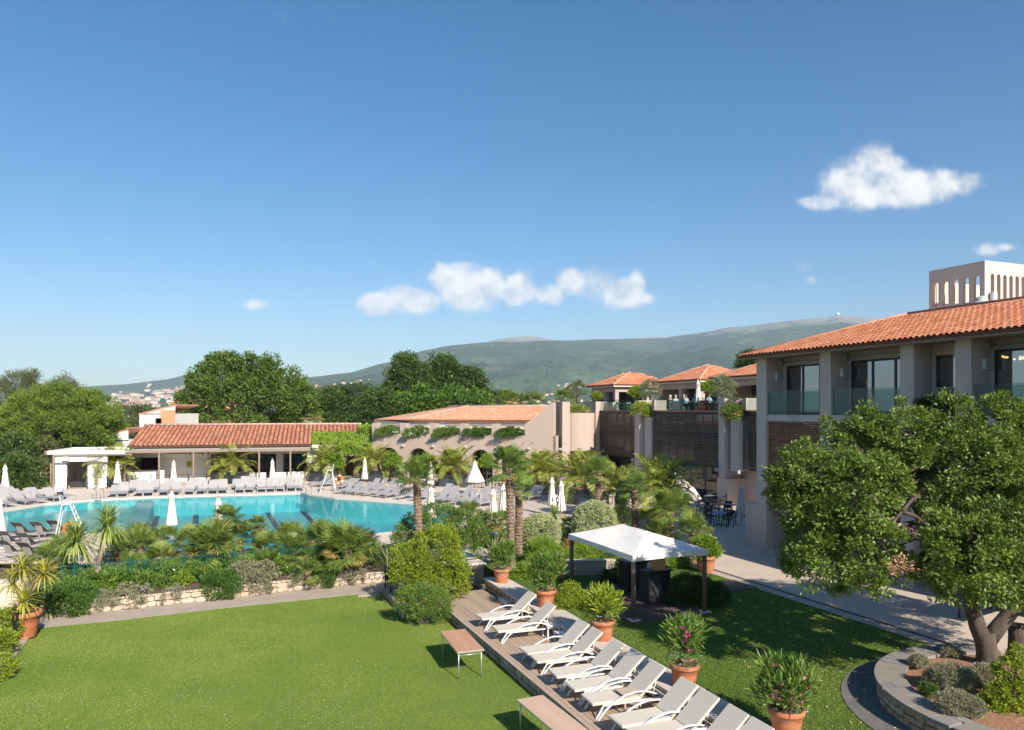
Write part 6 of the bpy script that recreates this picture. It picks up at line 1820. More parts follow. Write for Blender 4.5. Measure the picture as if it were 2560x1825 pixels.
shrub('lavender_cotton', 'small tuft at the rear edge of the round bed', [ball(2380, 1628, 15, 1.17, .7)], 1800, (.045, .012), LEAF_GREY, .06, group=GR, flowers=(P_YEL, 3, .02, .3), stems=False)
shrub('climbing_shrub', 'bright yellow-green shrub at the right edge before the stump', sh_px([(2530, 1680, 36), (2545, 1740, 42), (2500, 1740, 30), (2470, 1770, 30), (2520, 1790, 50), (2560, 1790, 50), (2545, 1630, 16)], 15.2), 16000, (.055, .026), LEAF_YELLOW, .09)
# dead brown twig tip in the tree
shrub('dry_twig', 'dry brown leaf tuft at the lower edge of the big tree', sh_px([(2250, 1420, 22)], 15.4), 260, (.08, .035), M_leaf('dry_leaf', (.30, .16, .09), (.55, .34, .22), trans=.2), .12, 'twig', stems=False)
# dry leaves on the upper lawn
rng = np.random.default_rng(12)
n = 1700
u = rng.uniform(-19.5, -8, n); v = 10.8 + 7.6 * rng.random(n) ** .7
k = (u + 20) * .35 + (v - 10.8) * .4 + rng.uniform(-1.5, 1.5, n) > 2.4
u, v = u[k], v[k]; n = len(u)
Pp = np.stack([u * UX + v * VX, u * UY + v * VY, np.full(n, Z_UP + .035)], 1)
kk = np.hypot(Pp[:, 0] - CB.x, Pp[:, 1] - CB.y) > 3.6
Pp = Pp[kk]; n = len(Pp)
me = tri_mesh('fallen', leaf_quads(Pp, rng.normal(size=(n, 3)) * np.array([1, 1, .25]), rng.normal(size=(n, 3)) * .5 + np.array([0, 0, 1]), rng.uniform(.035, .075, n), rng.uniform(.02, .04, n)))
stuff(tag(obj('fallen_leaves', me, M_leaf('fallen_leaf', (.34, .22, .12), (.62, .46, .28), trans=.15)), 'dry leaves scattered over the upper lawn', 'leaves'))
# vine on the pergola and on the arcade corner
rng = np.random.default_rng(31)
n = 9000
xa, xb = b_at(778, .8), b_at(912, .8)
s = rng.uniform(xa, xb, n); t = rng.random(n) ** .8; z = 4.04 + t * .98 + rng.uniform(0, .13, n); yy = -.3 + t * 3.9
gap = np.abs(((s - xa) / (xb - xa) * 6) % 1 - .5) < .36 + rng.uniform(-.22, .14, n)
s, t, z, yy = s[gap], t[gap], z[gap], yy[gap]
n2 = 3500
s2 = rng.uniform(b_at(840, -.5), b_at(930, -.5), n2); yy2 = -.5 + rng.uniform(-.3, .4, n2); z2 = 4.0 - rng.random(n2) ** 1.6 * 1.0 + rng.uniform(-.1, .2, n2)
n3 = 4200
s3 = rng.normal(b_at(916, 2.5), .3, n3); yy3 = rng.uniform(1.5, 4.5, n3); z3 = 3.9 + rng.random(n3) * 1.9
S = np.concatenate([s, s2, s3]); Yv = np.concatenate([yy, yy2, yy3]); Zv = np.concatenate([z, z2, z3]); n = len(S)
me = tri_mesh('vine', leaf_quads(np.stack([S, Yv, Zv], 1), rng.normal(size=(n, 3)) + np.array([0, -.3, -.4]), rng.normal(size=(n, 3)) * .5 + np.array([0, -.5, .8]), rng.uniform(.11, .21, n), rng.uniform(.09, .17, n)))
o = obj('vine_foliage', me, LEAF_VINE, vt_); stuff(o)
# flower boxes of the arcade terrace
bl = ['leftmost flower box of the roof terrace, white with pink blooms', 'second flower box of the roof terrace, mostly white blooms', 'third flower box of the roof terrace, small mixed blooms', 'fourth flower box of the roof terrace, plain dark green', 'rightmost flower box of the roof terrace, plain green']
for i, (a, b) in enumerate(op):
    nx, ny = -QW.y, QW.x
    c_ = (a + b) / 2; hw_ = (b - a) / 2
    def wp(q, off, z): return (Q0.x + QW.x * q + nx * off, Q0.y + QW.y * q + ny * off, z)
    L_ = [(*wp(c_ - hw_ * .45, .2, 5.2), hw_ * .55, .4, .28), (*wp(c_ + hw_ * .1, .2, 5.25), hw_ * .5, .4, .36), (*wp(c_ + hw_ * .55, .2, 5.2), hw_ * .45, .4, .24), (*wp(c_, -.1, 4.95), hw_ * .95, .14, .2)]
    shrub('flower_box', bl[i], L_, 5200, (.16, .06), (LEAF_OLEANDER, LEAF_OLEANDER, LEAF_OLEANDER, LEAF_ROSEMARY, LEAF_ROSEMARY)[i], .22, 'flower box', (P_WHITE, (150, 190, 60, 14, 10)[i], .07, -.1) if i != 2 else (P_PINK, 50, .06, 0), group='flower boxes of the roof terrace', stems=False)
# citrus trees before the arches
for (px, py, r_, Yd, lab) in ((835, 1155, 24, 68.5, 'leafy citrus tree behind the lifeguard chair'), (984, 1152, 22, 67, 'citrus tree before the first arch'), (1066, 1152, 22, 66, 'citrus tree right of the second arch'), (1108, 1175, 16, 65.5, 'grey-green bush at the third arch'),
                              (1217, 1155, 20, 64.5, 'citrus tree beside the fourth arch'), (1318, 1162, 18, 62, 'twisted bush before the fifth arch'), (1392, 1172, 16, 60, 'bush in purple pot at the last arch')):
    tree('citrus_tree', lab, [(px, py, r_ * .8), (px - r_ * .4, py + r_ * .2, r_ * .6), (px + r_ * .4, py + r_ * .1, r_ * .6)], Yd, Z_UP, 2600, (.17, .08), LEAF_VINE if r_ > 18 else LEAF_ROSEMARY, .25, r0=.06, group='citrus trees at the arches')
# roof terrace planting
def terr(px, v): u = u_at(px, v); return UV(u, v)
for (px, py, r_, v, lab, mt) in ((1442, 972, 24, 32.0, 'olive tree left of the far terrace pavilion', LEAF_OLIVE), (1625, 972, 28, 34.0, 'olive tree between the two hipped terrace roofs', LEAF_OLIVE), (1806, 968, 34, 34.2, 'broad olive tree at the near end of the terrace', LEAF_OLIVE),
                                 (1492, 990, 10, 36, 'small yellow shrub on the terrace corner', LEAF_YELLOW), (1590, 980, 15, 35.5, 'yellow-green shrub left of the middle olive tree', LEAF_YELLOW), (1773, 968, 16, 36, 'lemon shrub between the two terrace parasols', LEAF_VINE)):
    p = terr(px, v); q = AT(px, py, p.y)
    tree('olive_tree' if mt is LEAF_OLIVE else 'potted_shrub', lab, [(px, py, r_ * .75), (px - r_ * .45, py + r_ * .15, r_ * .6), (px + r_ * .45, py + r_ * .1, r_ * .6), (px, py - r_ * .3, r_ * .5), (px, py + r_ * .4, r_ * .6)], p.y, 7.1, 5200, (.12, .028) if mt is LEAF_OLIVE else (.14, .06), mt, .2, BARK, .07, cat='tree' if mt is LEAF_OLIVE else 'shrub', group='planting of the roof terrace')
for (px, v, z, w, mt, fl, lab) in ((1447, 31.2, 7.0, .9, LEAF_VINE, (P_PINK, 150, .07, -.3), 'pink flowering plant on the far curved bay'), (1607, 32.8, 7.2, .8, LEAF_YELLOW, None, 'bright yellow-green plant spilling over the middle curved bay'), (1835, 32.8, 6.95, .7, LEAF_OLEANDER, (P_CORAL, 60, .06, -.4), 'pink and violet flowering plant on the near curved bay')):
    p = terr(px, v)
    shrub('bay_plant', lab, [(p.x, p.y, z + .2, w, .6, .45), (p.x - .2, p.y - .4, z - .1, w * .9, .4, .4)], 4200, (.13, .05), mt, .2, 'plant', fl, group='plants on the curved bays', stems=False)
p = terr(1838, 33.2)
shrub('bougainvillea', 'violet bougainvillea above the near curved bay', [(p.x, p.y, 7.6, .6, .4, .4)], 900, (.12, .05), LEAF_DARK, .2, 'plant', (P_VIOLET, 70, .07, -.2), stems=False)
# plants in the narrow bay of the right wing
p = UV(U0 + 8.65, VF + .35)
shrub('window_plant', 'dark green plant with red dots in the narrow bay of the right wing', [(p.x, p.y, 7.15, .8, .35, .45), (p.x - .4, p.y, 7.3, .5, .3, .35)], 5000, (.09, .035), LEAF_DARK, .13, 'plant', (P_CORAL, 14, .03, -.2), stems=False)
# ------------------------------------------------------------------ loungers
def deck_lounger():
    t = thing('deck_lounger', 'x', 'sun lounger', group='white framed loungers in a row on the timber deck')
    w = .64
    MB().cbox(0, 1.24, -w / 2, w / 2, .30, .37, .02).build('seat', SLING, t)
    b = MB(); b.cbox(0, .88, -w / 2, w / 2, -.03, .03, .018)
    a = R(41); b.v = [(1.20 + x * math.cos(a) - z * math.sin(a), y, .36 + x * math.sin(a) + z * math.cos(a)) for x, y, z in b.v]
    b.build('backrest', SLING, t)
    arc_ = [(.12, 0), (.30, .20), (.52, .36), (.80, .475), (1.08, .52), (1.36, .49), (1.62, .40), (1.88, .30)]
    for s in (-1, 1):
        y = s * (w / 2 + .035)
        m_ = MB()
        for (x0, z0), (x1, z1) in zip(arc_, arc_[1:]): m_.bar((x0, y, z0), (x1, y, z1), .045, .03)
        m_.build('curved_armrest', WHITEMETAL, t)
        MB().bar((.30, s * (w / 2 - .03), .31), (.10, s * (w / 2 - .03), 0), .035, .035).build('front_leg', WHITEMETAL, t)
        MB().bar((1.75, y, .33), (1.98, y, 0), .035, .035).build('rear_leg', WHITEMETAL, t)
        MB().bar((.25, s * (w / 2 - .02), .285), (1.98, s * (w / 2 - .02), .285), .03, .035).build('side_rail', WHITEMETAL, t)
        MB().bar((1.55, s * .22, .30), (1.66, s * .22, .68), .018, .018).build('back_strut', WHITEMETAL, t)
    MB().bar((1.86, -w / 2, .285), (1.86, w / 2, .285), .03, .03).build('cross_bar', WHITEMETAL, t)
    return freeze(t)
lg = deck_lounger()
foot_r = [(1203, 1549), (1249, 1579.6), (1325, 1635.8), (1350.5, 1655.4), (1405, 1692), (1449, 1725.7), (1498, 1759.4), (1571.7, 1815.6)]
us = []
for p in foot_r:
    q = G(*p, Z_DECK + .35); us.append(toUV(q)[0] - .33)
us += [us[-1] + .72, us[-1] + 1.62, us[-1] + 2.35]
llab = ['farthest white lounger on the deck, nearest the gate', 'second white deck lounger from the gate, beside the white side table', 'third white deck lounger from the gate', 'fourth white deck lounger from the gate',
        'fifth white deck lounger from the gate, with creased pale back', 'sixth white deck lounger from the gate', 'seventh white deck lounger, left of the near wooden side table', 'eighth white deck lounger, right of the near wooden side table',
        'ninth white deck lounger from the gate, cut by the bottom edge', 'tenth white deck lounger, only its backrest in the picture', 'nearest white deck lounger, only a corner of its backrest in the picture']
for i, u in enumerate(us):
    p = UV(u, 7.86, Z_DECK)
    place(lg, i == 0, p, ANG_V + RNG.uniform(-.04, .04) - .03, llab[i])
def side_table(name, label, p, rz, w, h, mat, slats=True):
    t = thing(name, label, 'side table', p, rz)
    if slats:
        n_ = 5
        for i in range(n_): MB().cbox(-w / 2, w / 2, -w / 2 + i * w / n_ + .006, -w / 2 + (i + 1) * w / n_ - .006, h - .025, h, .004).build('slat', mat, t)
    else: MB().cbox(-w / 2, w / 2, -w / 2, w / 2, h - .03, h, .012).build('table_top', mat, t)
    for sx in (-1, 1):
        for sy in (-1, 1): MB().cbox(sx * (w / 2 - .03) - .022, sx * (w / 2 - .03) + .022, sy * (w / 2 - .03) - .022, sy * (w / 2 - .03) + .022, 0, h - .03, .004).build('leg', mat, t)
    for s in (-1, 1): MB().box(-w / 2 + .055, w / 2 - .055, s * (w / 2 - .03) - .01, s * (w / 2 - .03) + .01, h - .09, h - .034).build('apron', mat, t)
OAKW = M_plain('grey_teak', (.36, .28, .21), .8, (.46, .38, .30), 6, stretch=(1, 6, 1))
side_table('side_table', 'white plastic side table behind the second deck lounger', G(1377, 1592, Z_DECK), ANG_V, .42, .40, WHITEMETAL, False)
side_table('side_table', 'weathered wooden side table behind the first deck lounger', G(1312, 1546, Z_DECK), ANG_V, .42, .36, OAKW)
side_table('side_table', 'weathered wooden side table between the seventh and eighth deck loungers', G(1570, 1775, Z_DECK), ANG_V, .46, .44, OAKW)
side_table('side_table', 'grey side table half hidden behind the third deck lounger', G(1405, 1605, Z_DECK), ANG_V, .38, .30, WHITEMETAL, False)
st_ = MB().cbox(-.35, .35, -.18, .18, 0, .16, .015).build('stone_step', COPING, loc=G(1266, 1508, Z_DECK), rz=ANG_U); tag(st_, 'pale stone step block at the foot of the seat wall', 'step')

# ---- folding tables on the lower lawn
def fold_table(label, corners, top_mat):
    """corners D, C, A, B of the top at z=.76 (near-left, near-right, far-left, far-right) in photo pixels"""
    z = .76
    D, C, A, B = [G(*p, z) for p in corners]
    cen = (A + B + C + D) / 4; ax = ((A - D) + (B - C)) / 2; ay = ((C - D) + (B - A)) / 2
    L, Wd = ax.length, ay.length
    t = thing('folding_table', label, 'table', (cen.x, cen.y, 0), math.atan2(ax.y, ax.x), 'folding tables on the lower lawn')
    MB().cbox(-L / 2, L / 2, -Wd / 2, Wd / 2, z - .03, z, .006).build('table_top', top_mat, t)
    for (x0, x1, y0, y1) in ((-L / 2 - .008, L / 2 + .008, -Wd / 2 - .008, -Wd / 2), (-L / 2 - .008, L / 2 + .008, Wd / 2, Wd / 2 + .008), (-L / 2 - .008, -L / 2, -Wd / 2, Wd / 2), (L / 2, L / 2 + .008, -Wd / 2, Wd / 2)):
        MB().box(x0, x1, y0, y1, z - .045, z - .002).build('edge_rail', GALV, t)
    for sx in (-1, 1):
        x = sx * (L / 2 - .08)
        for sy in (-1, 1): MB().tube([(x, sy * (Wd / 2 - .05), 0), (x, sy * (Wd / 2 - .05), z - .03)], .016, 8).build('leg', GALV, t, True)
        MB().tube([(x, -Wd / 2 + .05, z - .13), (x, Wd / 2 - .05, z - .13)], .012, 6).build('cross_bar', GALV, t, True)
    return t
z4 = lambda x, y: (1040 + x * .281, 1425 + y * .281)
fold_table('folding table with reddish beech top and metal legs, farther out on the lawn', [z4(370, 728), z4(605, 705), z4(215, 543), z4(435, 525)], TABLETOP)
fold_table('folding table with pale beech top at the bottom edge of the lawn', [z4(1320, 1480), z4(1495, 1418), z4(878, 1158), z4(1145, 1105)], TABLETOP2)

# ---- gazebo
fr_p, rt_p, lf_p = G(1584, 1555, Z_UP), G(1759.7, 1532.7, Z_UP), G(1452, 1475, Z_UP)
gu0, gv0 = toUV(fr_p)
gb = thing('gazebo', 'garden gazebo with cream canvas roof on dark wooden posts', 'gazebo', UV(gu0, gv0, Z_UP), ANG_U)
GLu, GLv = 4.25, 2.62
zv0, zv1, za = 1.86, 2.05, 2.52
rdk = MB(); 
for i in range(22):
    y0 = -.15 + i * (GLv + .3) / 22
    MB().cbox(-GLu - .1, .2, y0 + .004, y0 + (GLv + .3) / 22 - .004, .0, .05, .004).build('plank', DARKDECK, gb)
for (x, y) in ((0, 0), (0, GLv), (-GLu, 0), (-GLu, GLv)):
    MB().tube([(x, y, .05), (x, y, zv1 - .02)], .075, 10).build('post', M_plain('post_wood', (.11, .075, .05), .8, (.17, .12, .085), 4, stretch=(1, 1, .3)), gb, True)
    MB().cbox(x - .16, x + .16, y - .16, y + .16, .051, .09, .01).build('post_foot', COPING, gb)
m_ = MB(); e = .08
rx0, rx1 = -GLu / 2 - .75, -GLu / 2 + .75
cs = [(e, -e), (e, GLv + e), (-GLu - e, GLv + e), (-GLu - e, -e)]
top = [(x, y, zv1) for x, y in cs]; bot = []
# canvas: subdivided slopes with slight sag, scalloped valance
def slope_grid(a, b, c_, d, n=8, sag=.06):
    a, b, c_, d = map(Vector, (a, b, c_, d)); vs, fs = [], []
    for i in range(n + 1):
        for j in range(n + 1):
            s, t_ = i / n, j / n
            p = a.lerp(b, s).lerp(d.lerp(c_, s), t_)
            p.z -= sag * math.sin(math.pi * s) * math.sin(math.pi * t_) + .008 * math.sin(9 * s + 5 * t_)
            vs.append(p)
    for i in range(n):
        for j in range(n):
            q = i * (n + 1) + j; fs.append((q, q + n + 1, q + n + 2, q + 1))
    m_.add(vs, fs)
R0, R1 = (rx1, GLv / 2, za), (rx0, GLv / 2, za)
slope_grid(top[0], top[1], R0, R0); slope_grid(top[1], top[2], R1, R0); slope_grid(top[2], top[3], R1, R1); slope_grid(top[3], top[0], R0, R1)
o = m_.build('canopy', CANVAS2, gb, True); fix_normals(o.data)
m_ = MB()
for i in range(4):
    a, b = Vector(top[i]), Vector(top[(i + 1) % 4]); n_ = 12
    for k in range(n_):
        s0, s1 = k / n_, (k + 1) / n_
        p, q = a.lerp(b, s0), a.lerp(b, s1)
        d0 = zv0 + .035 * math.sin(math.pi * s0); d1 = zv0 + .035 * math.sin(math.pi * s1)
        m_.quad((p.x, p.y, d0), (q.x, q.y, d1), (q.x, q.y, q.z), (p.x, p.y, p.z))
m_.build('valance', CANVAS2, gb)
fr2 = MB()
for i in range(4):
    a, b = Vector(cs[i]).lerp(Vector((-GLu / 2, GLv / 2)), .06), Vector(cs[(i + 1) % 4]).lerp(Vector((-GLu / 2, GLv / 2)), .06)
    MB().bar((a.x, a.y, zv1 - .08), (b.x, b.y, zv1 - .08), .05, .08).build('ring_beam', OLDWOOD, gb)
def dark_counter(name, label, p, w, d, h):
    t = thing(name, label, 'counter', p, ANG_V + .15)
    MB().cbox(-w / 2, w / 2, -d / 2, d / 2, 0.0, h - .05, .012).build('body', M_plain('black_stain', (.010, .011, .016), .55, (.02, .02, .026), 4), t)
    MB().cbox(-w / 2 - .06, w / 2 + .06, -d / 2 - .06, d / 2 + .06, h - .05, h, .012).build('counter_top', BLACK, t)
    MB().box(-w / 2 + .05, w / 2 - .05, -d / 2 - .012, -d / 2 - .001, .08, h - .12).build('front_panel', DARKGREY, t)
    return t
def towels(label, p, rz, n_=4, w=.42):
    t = thing('towel_stack', label, 'towels', p, rz, 'towel stacks on the gazebo counter')
    for i in range(n_):
        m_ = MB(); hh_ = .085
        prof = [(-.14, .0), (.12, .0), (.15, .02), (.16, .045), (.15, .07), (.12, hh_), (-.14, hh_)]
        m_.add([(-w / 2, y, z + i * .088) for y, z in prof] + [(w / 2, y, z + i * .088) for y, z in prof], [tuple(range(7))[::-1], tuple(range(7, 14))] + [(k, (k + 1) % 7, 7 + (k + 1) % 7, 7 + k) for k in range(7)])
        o = m_.build('folded_towel', TOWEL, t); fix_normals(o.data)
pA = G(1640, 1508, Z_UP + .05)
dark_counter('towel_counter', 'black towel counter nearest the right side in the gazebo', pA + Vector((0, .25, 0)), .95, .55, 1.08)
pB = G(1592, 1478, Z_UP + .05)
dark_counter('towel_counter', 'black towel counter farther back in the gazebo', pB + Vector((0, .3, 0)), 1.1, .55, 1.08)
towels('stack of peach towels on the near counter of the gazebo', pA + Vector((.12, .25, 1.08)), ANG_V + .15, 4)
towels('stack of peach towels behind the front post of the gazebo', pB + Vector((.15, .3, 1.08)), ANG_V + .15, 4)

# ---- terracotta pots with oleander
def pot_mesh(r_=.34, h=.52):
    m_ = MB()
    m_.lathe([(r_ * .66, 0), (r_ * .70, .02), (r_ * .80, h * .45), (r_ * .81, h * .46), (r_ * .82, h * .48), (r_ * .88, h * .8), (r_ * .98, h * .82), (r_, h * .86), (r_, h * .98), (r_ * .97, h), (r_ * .88, h), (r_ * .86, h * .9)], 24)
    m_.add([(r_ * .66 * math.cos(k * math.pi / 12), r_ * .66 * math.sin(k * math.pi / 12), 0) for k in range(24)], [tuple(range(24))[::-1]])
    return m_
def potted(label, plabel, px, py, z, r_, h, kind, top_r, top_h, fl, seed):
    top_r, top_h = top_r * .86, top_h * .86
    p = G(px, py, z)
    rim = pot_mesh(r_, h).build('pot', POT, None, True); 
    t = thing('terracotta_pot', label, 'flower pot', p, 0, 'terracotta pots')
    rim.parent = t
    MB().lathe([(.001, h * .9), (r_ * .87, h * .9)], 16).build('soil', SOIL, t)
    c_ = p + Vector((0, 0, h * .9))
    rgp = random.Random(seed)
    lobes = []
    for i in range(9):
        a = i * 2.4; q = top_r * rgp.uniform(.15, .6)
        lobes.append((c_.x + q * math.cos(a), c_.y + q * math.sin(a), c_.z + top_h * rgp.uniform(.35, .85), top_r * rgp.uniform(.2, .42), top_r * rgp.uniform(.2, .42), top_h * rgp.uniform(.16, .3)))
    s_ = shrub('oleander' if kind == 'ole' else 'cordyline_bush', plabel, lobes, (0, 2600, 2900, 3200, 1500, 2600)[seed], (.19, .034), LEAF_YELLOW if seed == 3 else LEAF_OLEANDER, .20, 'potted plant', fl, fill=.35, per=13, up=1.0, group='oleanders in the terracotta pots')
    # airy white gaura below
    g_ = thing('gaura_flowers', 'airy white flowers spilling from the ' + label, 'flowers', c_, 0, 'airy white flowers in the pots')
    lb = [(0.22 * math.cos(k * 1.05), .22 * math.sin(k * 1.05), .16, .24, .24, .2) for k in range(6)]
    me, _ = crown_mesh('gaura', seed, lb, 1500, (.08, .010), .12, .5, .6, -.3, 16)
    obj('foliage', me, LEAF_OLEANDER, g_)
    SHN[0] += 1; add_flowers(g_, lb, P_WHITE, 150, .014, -.7)
zc = .75
potted('terracotta pot on the seat wall nearest the gate', 'oleander with a few red flowers in the pot nearest the gate', 1254, 1455, zc, .33, .52, 'ole', .55, 1.0, (P_PINK, 16, .035, 0), 1)
potted('terracotta pot second from the gate on the seat wall', 'bushy oleander in the second pot from the gate', 1364, 1516, zc, .36, .56, 'ole', .75, 1.25, (P_PINK, 14, .035, 0), 2)
potted('terracotta pot in the middle of the seat wall', 'dense yellowish oleander in the middle pot', 1506, 1598, zc, .36, .56, 'ole', .62, .95, (P_PINK, 16, .035, 0), 3)
potted('terracotta pot fourth from the gate on the seat wall', 'tall sparse oleander with magenta flowers in the fourth pot', 1711, 1716, zc, .35, .55, 'ole', .62, 1.15, (P_MAG, 44, .05, 0), 4)
potted('terracotta pot nearest the bottom edge on the seat wall', 'wide oleander with pink flower heads in the nearest pot', 1966, 1838, zc, .36, .55, 'ole', .68, 1.0, (P_PINK, 90, .05, 0), 5)
p = G(1764, 1430, Z_UP)
t = thing('terracotta_pot', 'large terracotta pot on the paved walk behind the gazebo corner', 'flower pot', p, 0, 'terracotta pots')
pot_mesh(.42, .68).build('pot', POT, t, True); MB().lathe([(.001, .61), (.36, .61)], 16).build('soil', SOIL, t)
shrub('potted_laurel', 'round leafy shrub in the large pot on the walk', [(p.x, p.y, p.z + .98, .40, .40, .40), (p.x + .15, p.y, p.z + .8, .34, .34, .28), (p.x - .15, p.y, p.z + .8, .34, .34, .28)], 6500, (.11, .045), LEAF_VINE, .14, 'potted plant')
p = G(60, 1592, .05)
t = thing('terracotta_pot', 'large terracotta pot with thick rim at the left edge', 'flower pot', p, 0, 'terracotta pots')
pot_mesh(.50, .82).build('pot', POT, t, True); MB().lathe([(.001, .74), (.43, .74)], 16).build('soil', SOIL, t)
hd = [rel(66, 1418, p), rel(24, 1462, p), rel(72, 1500, p), rel(100, 1440, p)]
hd = [(h[0], (-.2, .15, -.3, .2)[i], h[2] - .72) for i, h in enumerate(hd)]
cordyline('cordyline_tree', 'yellowish many headed cordyline in the large pot at the left edge', p + Vector((0, 0, .72)), hd, mat=LEAF_CORDY_Y, r0=.09, L=.75, W_=.045, n=70)

# ------------------------------------------------------------------ pool loungers
def pool_lounger(mat, bx=1.85, bz=.92):
    t = thing('pool_lounger', 'x', 'sun lounger')
    w = .66
    prof = [(0, .30), (.3, .315), (.9, .32), (1.18, .34), (1.32, .40), (bx, bz)]
    m_ = MB()
    vs = [(x, -w / 2, z) for x, z in prof] + [(x, w / 2, z) for x, z in prof] + [(x, -w / 2, z - .025) for x, z in prof] + [(x, w / 2, z - .025) for x, z in prof]
    n_ = len(prof); fs = []
    for i in range(n_ - 1):
        fs += [(i, i + 1, n_ + i + 1, n_ + i), (2 * n_ + i + 1, 2 * n_ + i, 3 * n_ + i, 3 * n_ + i + 1), (i + 1, i, 2 * n_ + i, 2 * n_ + i + 1), (n_ + i, n_ + i + 1, 3 * n_ + i + 1, 3 * n_ + i)]
    fs += [(0, n_, 3 * n_, 2 * n_), (n_ - 1, 3 * n_ - 1, 4 * n_ - 1, 2 * n_ - 1)]
    m_.add(vs, fs); m_.build('sling', mat, t)
    f = MB()
    for s in (-1, 1):
        f.bar((0, s * w / 2, .285), (1.95, s * w / 2, .285), .04, .05)
    f.bar((0.02, -w / 2, .284), (.02, w / 2, .284), .04, .048); f.bar((1.93, -w / 2, .284), (1.93, w / 2, .284), .04, .048)
    f.build('frame', GREYMETAL, t)
    for x in (.08, 1.86):
        for s in (-1, 1): MB().bar((x, s * (w / 2 - .01), .27), (x + (-.03 if x < 1 else .03), s * (w / 2 - .01), 0), .04, .04).build('leg', GREYMETAL, t)
    MB().bar((1.45, 0, .28), (bx - .23, 0, bz - .24), w * .6, .02).build('back_strut', GREYMETAL, t)
    return freeze(t)
PL = pool_lounger(SLING_GREY); PL2 = pool_lounger(SLING_GREY, 1.92, .78); PL3 = pool_lounger(SLING_GREY, 1.76, 1.0); PLD = pool_lounger(SLING_SHADED)
used = {}
def put_lounger(proto, p, rz, label, group):
    if proto is PL: proto = RNG.choice((PL, PL, PL2, PL3))
    first = proto.name not in used; used[proto.name] = 1
    o = place(proto, first, p, rz + RNG.uniform(-.09, .09), label); o['group'] = group
# far row along the straight far edge: heads point away from the pool
ed0, ed1 = G(225, 1250, Z_UP), G(753, 1232, Z_UP)
row1 = [278, 306, 344, 370, 408, 436, 472, 500, 531, 556, 599, 622, 654, 676, 701, 728, 750]
def far_pt(px, off):
    r_ = (px - CXP) / FPX; d = (ed1 - ed0).normalized(); nn_ = Vector((-d.y, d.x, 0)); a = ed0 + nn_ * off
    s = (r_ * a.y - a.x) / (d.x - r_ * d.y); return a + d * s, math.atan2(nn_.y, nn_.x)
for i, px in enumerate(row1):
    q, a = far_pt(px, 1.3); put_lounger(PL, q, a, 'grey lounger %s from the left in the front row along the far edge' % ORD[i], 'grey loungers along the far pool edge')
row2 = [324, 357, 383, 415, 480, 535, 588, 608, 634, 707, 725]
for i, px in enumerate(row2):
    q, a = far_pt(px, 3.6); put_lounger(PL, q, a, 'grey lounger %s from the left in the back row behind the far edge' % ORD[i], 'grey loungers along the far pool edge')
# right group, along the slanted edge
e0_, e1_ = G(770, 1236, Z_UP), G(1104, 1268.5, Z_UP)
d_ = (e1_ - e0_).normalized(); n_p = Vector((-d_.y, d_.x, 0)); a_p = math.atan2(n_p.y, n_p.x) - .1
def right_pt(px, off):
    r_ = (px - CXP) / FPX; a = e0_ + n_p * off
    s = (r_ * a.y - a.x) / (d_.x - r_ * d_.y); return a + d_ * s
for i, px in enumerate([838, 858, 880, 904, 934, 955, 991, 1030, 1075, 1097, 1128, 1146, 1167, 1190]):
    put_lounger(PL, right_pt(px, 1.4), a_p, 'grey lounger %s from the lifeguard chair, front row on the arcade side' % ORD[i], 'grey loungers on the arcade side of the pool')
for i, px in enumerate([775, 793, 833, 848, 903, 920, 946, 962, 1000, 1084, 1100, 1136, 1182, 1203]):
    put_lounger(PL, right_pt(px, 4.0), a_p, 'grey lounger %s from the bar, back row on the arcade side' % ORD[i], 'grey loungers on the arcade side of the pool')
for i, (px, py) in enumerate(((1298, 1248), (1312, 1252), (1418, 1283), (1436, 1288))):
    put_lounger(PL, G(px, py, Z_UP), a_p - .1, ('grey lounger left of the tall parasols, farther one', 'grey lounger left of the tall parasols, nearer one', 'grey lounger between tall parasols and round bush, farther one', 'grey lounger between tall parasols and round bush, nearer one')[i], 'grey loungers near the round bushes')
# left group
l0, l1 = G(0, 1278, Z_UP), G(225, 1250, Z_UP)
dl = (l1 - l0).normalized(); nl = Vector((-dl.y, dl.x, 0))
rown = ['front', 'second', 'third']
cnt = 0
for r_i, (off, s_list) in enumerate(((1.2, (.6, 1.6, 2.9, 3.8, 5.0, 6.0)), (3.6, (1.2, 2.2, 3.5, 4.5, 5.6)), (5.9, (2.5, 3.4, 4.7, 5.7)))):
    for i, s in enumerate(s_list):
        q = l0 + dl * s + nl * off
        put_lounger(PL, q, math.atan2(nl.y, nl.x) - .15, 'grey lounger %s from the viewer in the %s row left of the pool' % (ORD[i], rown[r_i]), 'grey loungers left of the pool')
# loungers on the near side, seen from behind, their shade painted as darker sling
dd = [(40, 1350), (86, 1348), (128, 1344), (8, 1375), (52, 1380), (14, 1402), (268, 1392), (300, 1388), (-6, 1352), (60, 1408)]
dl_ = ['third from the right in the far dark row', 'second from the right in the far dark row', 'rightmost in the far dark row', 'left one in the middle dark row', 'right one in the middle dark row', 'left one in the near dark row',
       'left one behind the forked cordyline', 'right one behind the forked cordyline', 'leftmost in the far dark row', 'right one in the near dark row']
for i, (px, py) in enumerate(dd):
    put_lounger(PLD, G(px, py, Z_UP) + Vector((.5, 1.6, 0)), R(-105), 'shaded lounger seen from behind, ' + dl_[i], 'shaded loungers on the near left side of the pool')

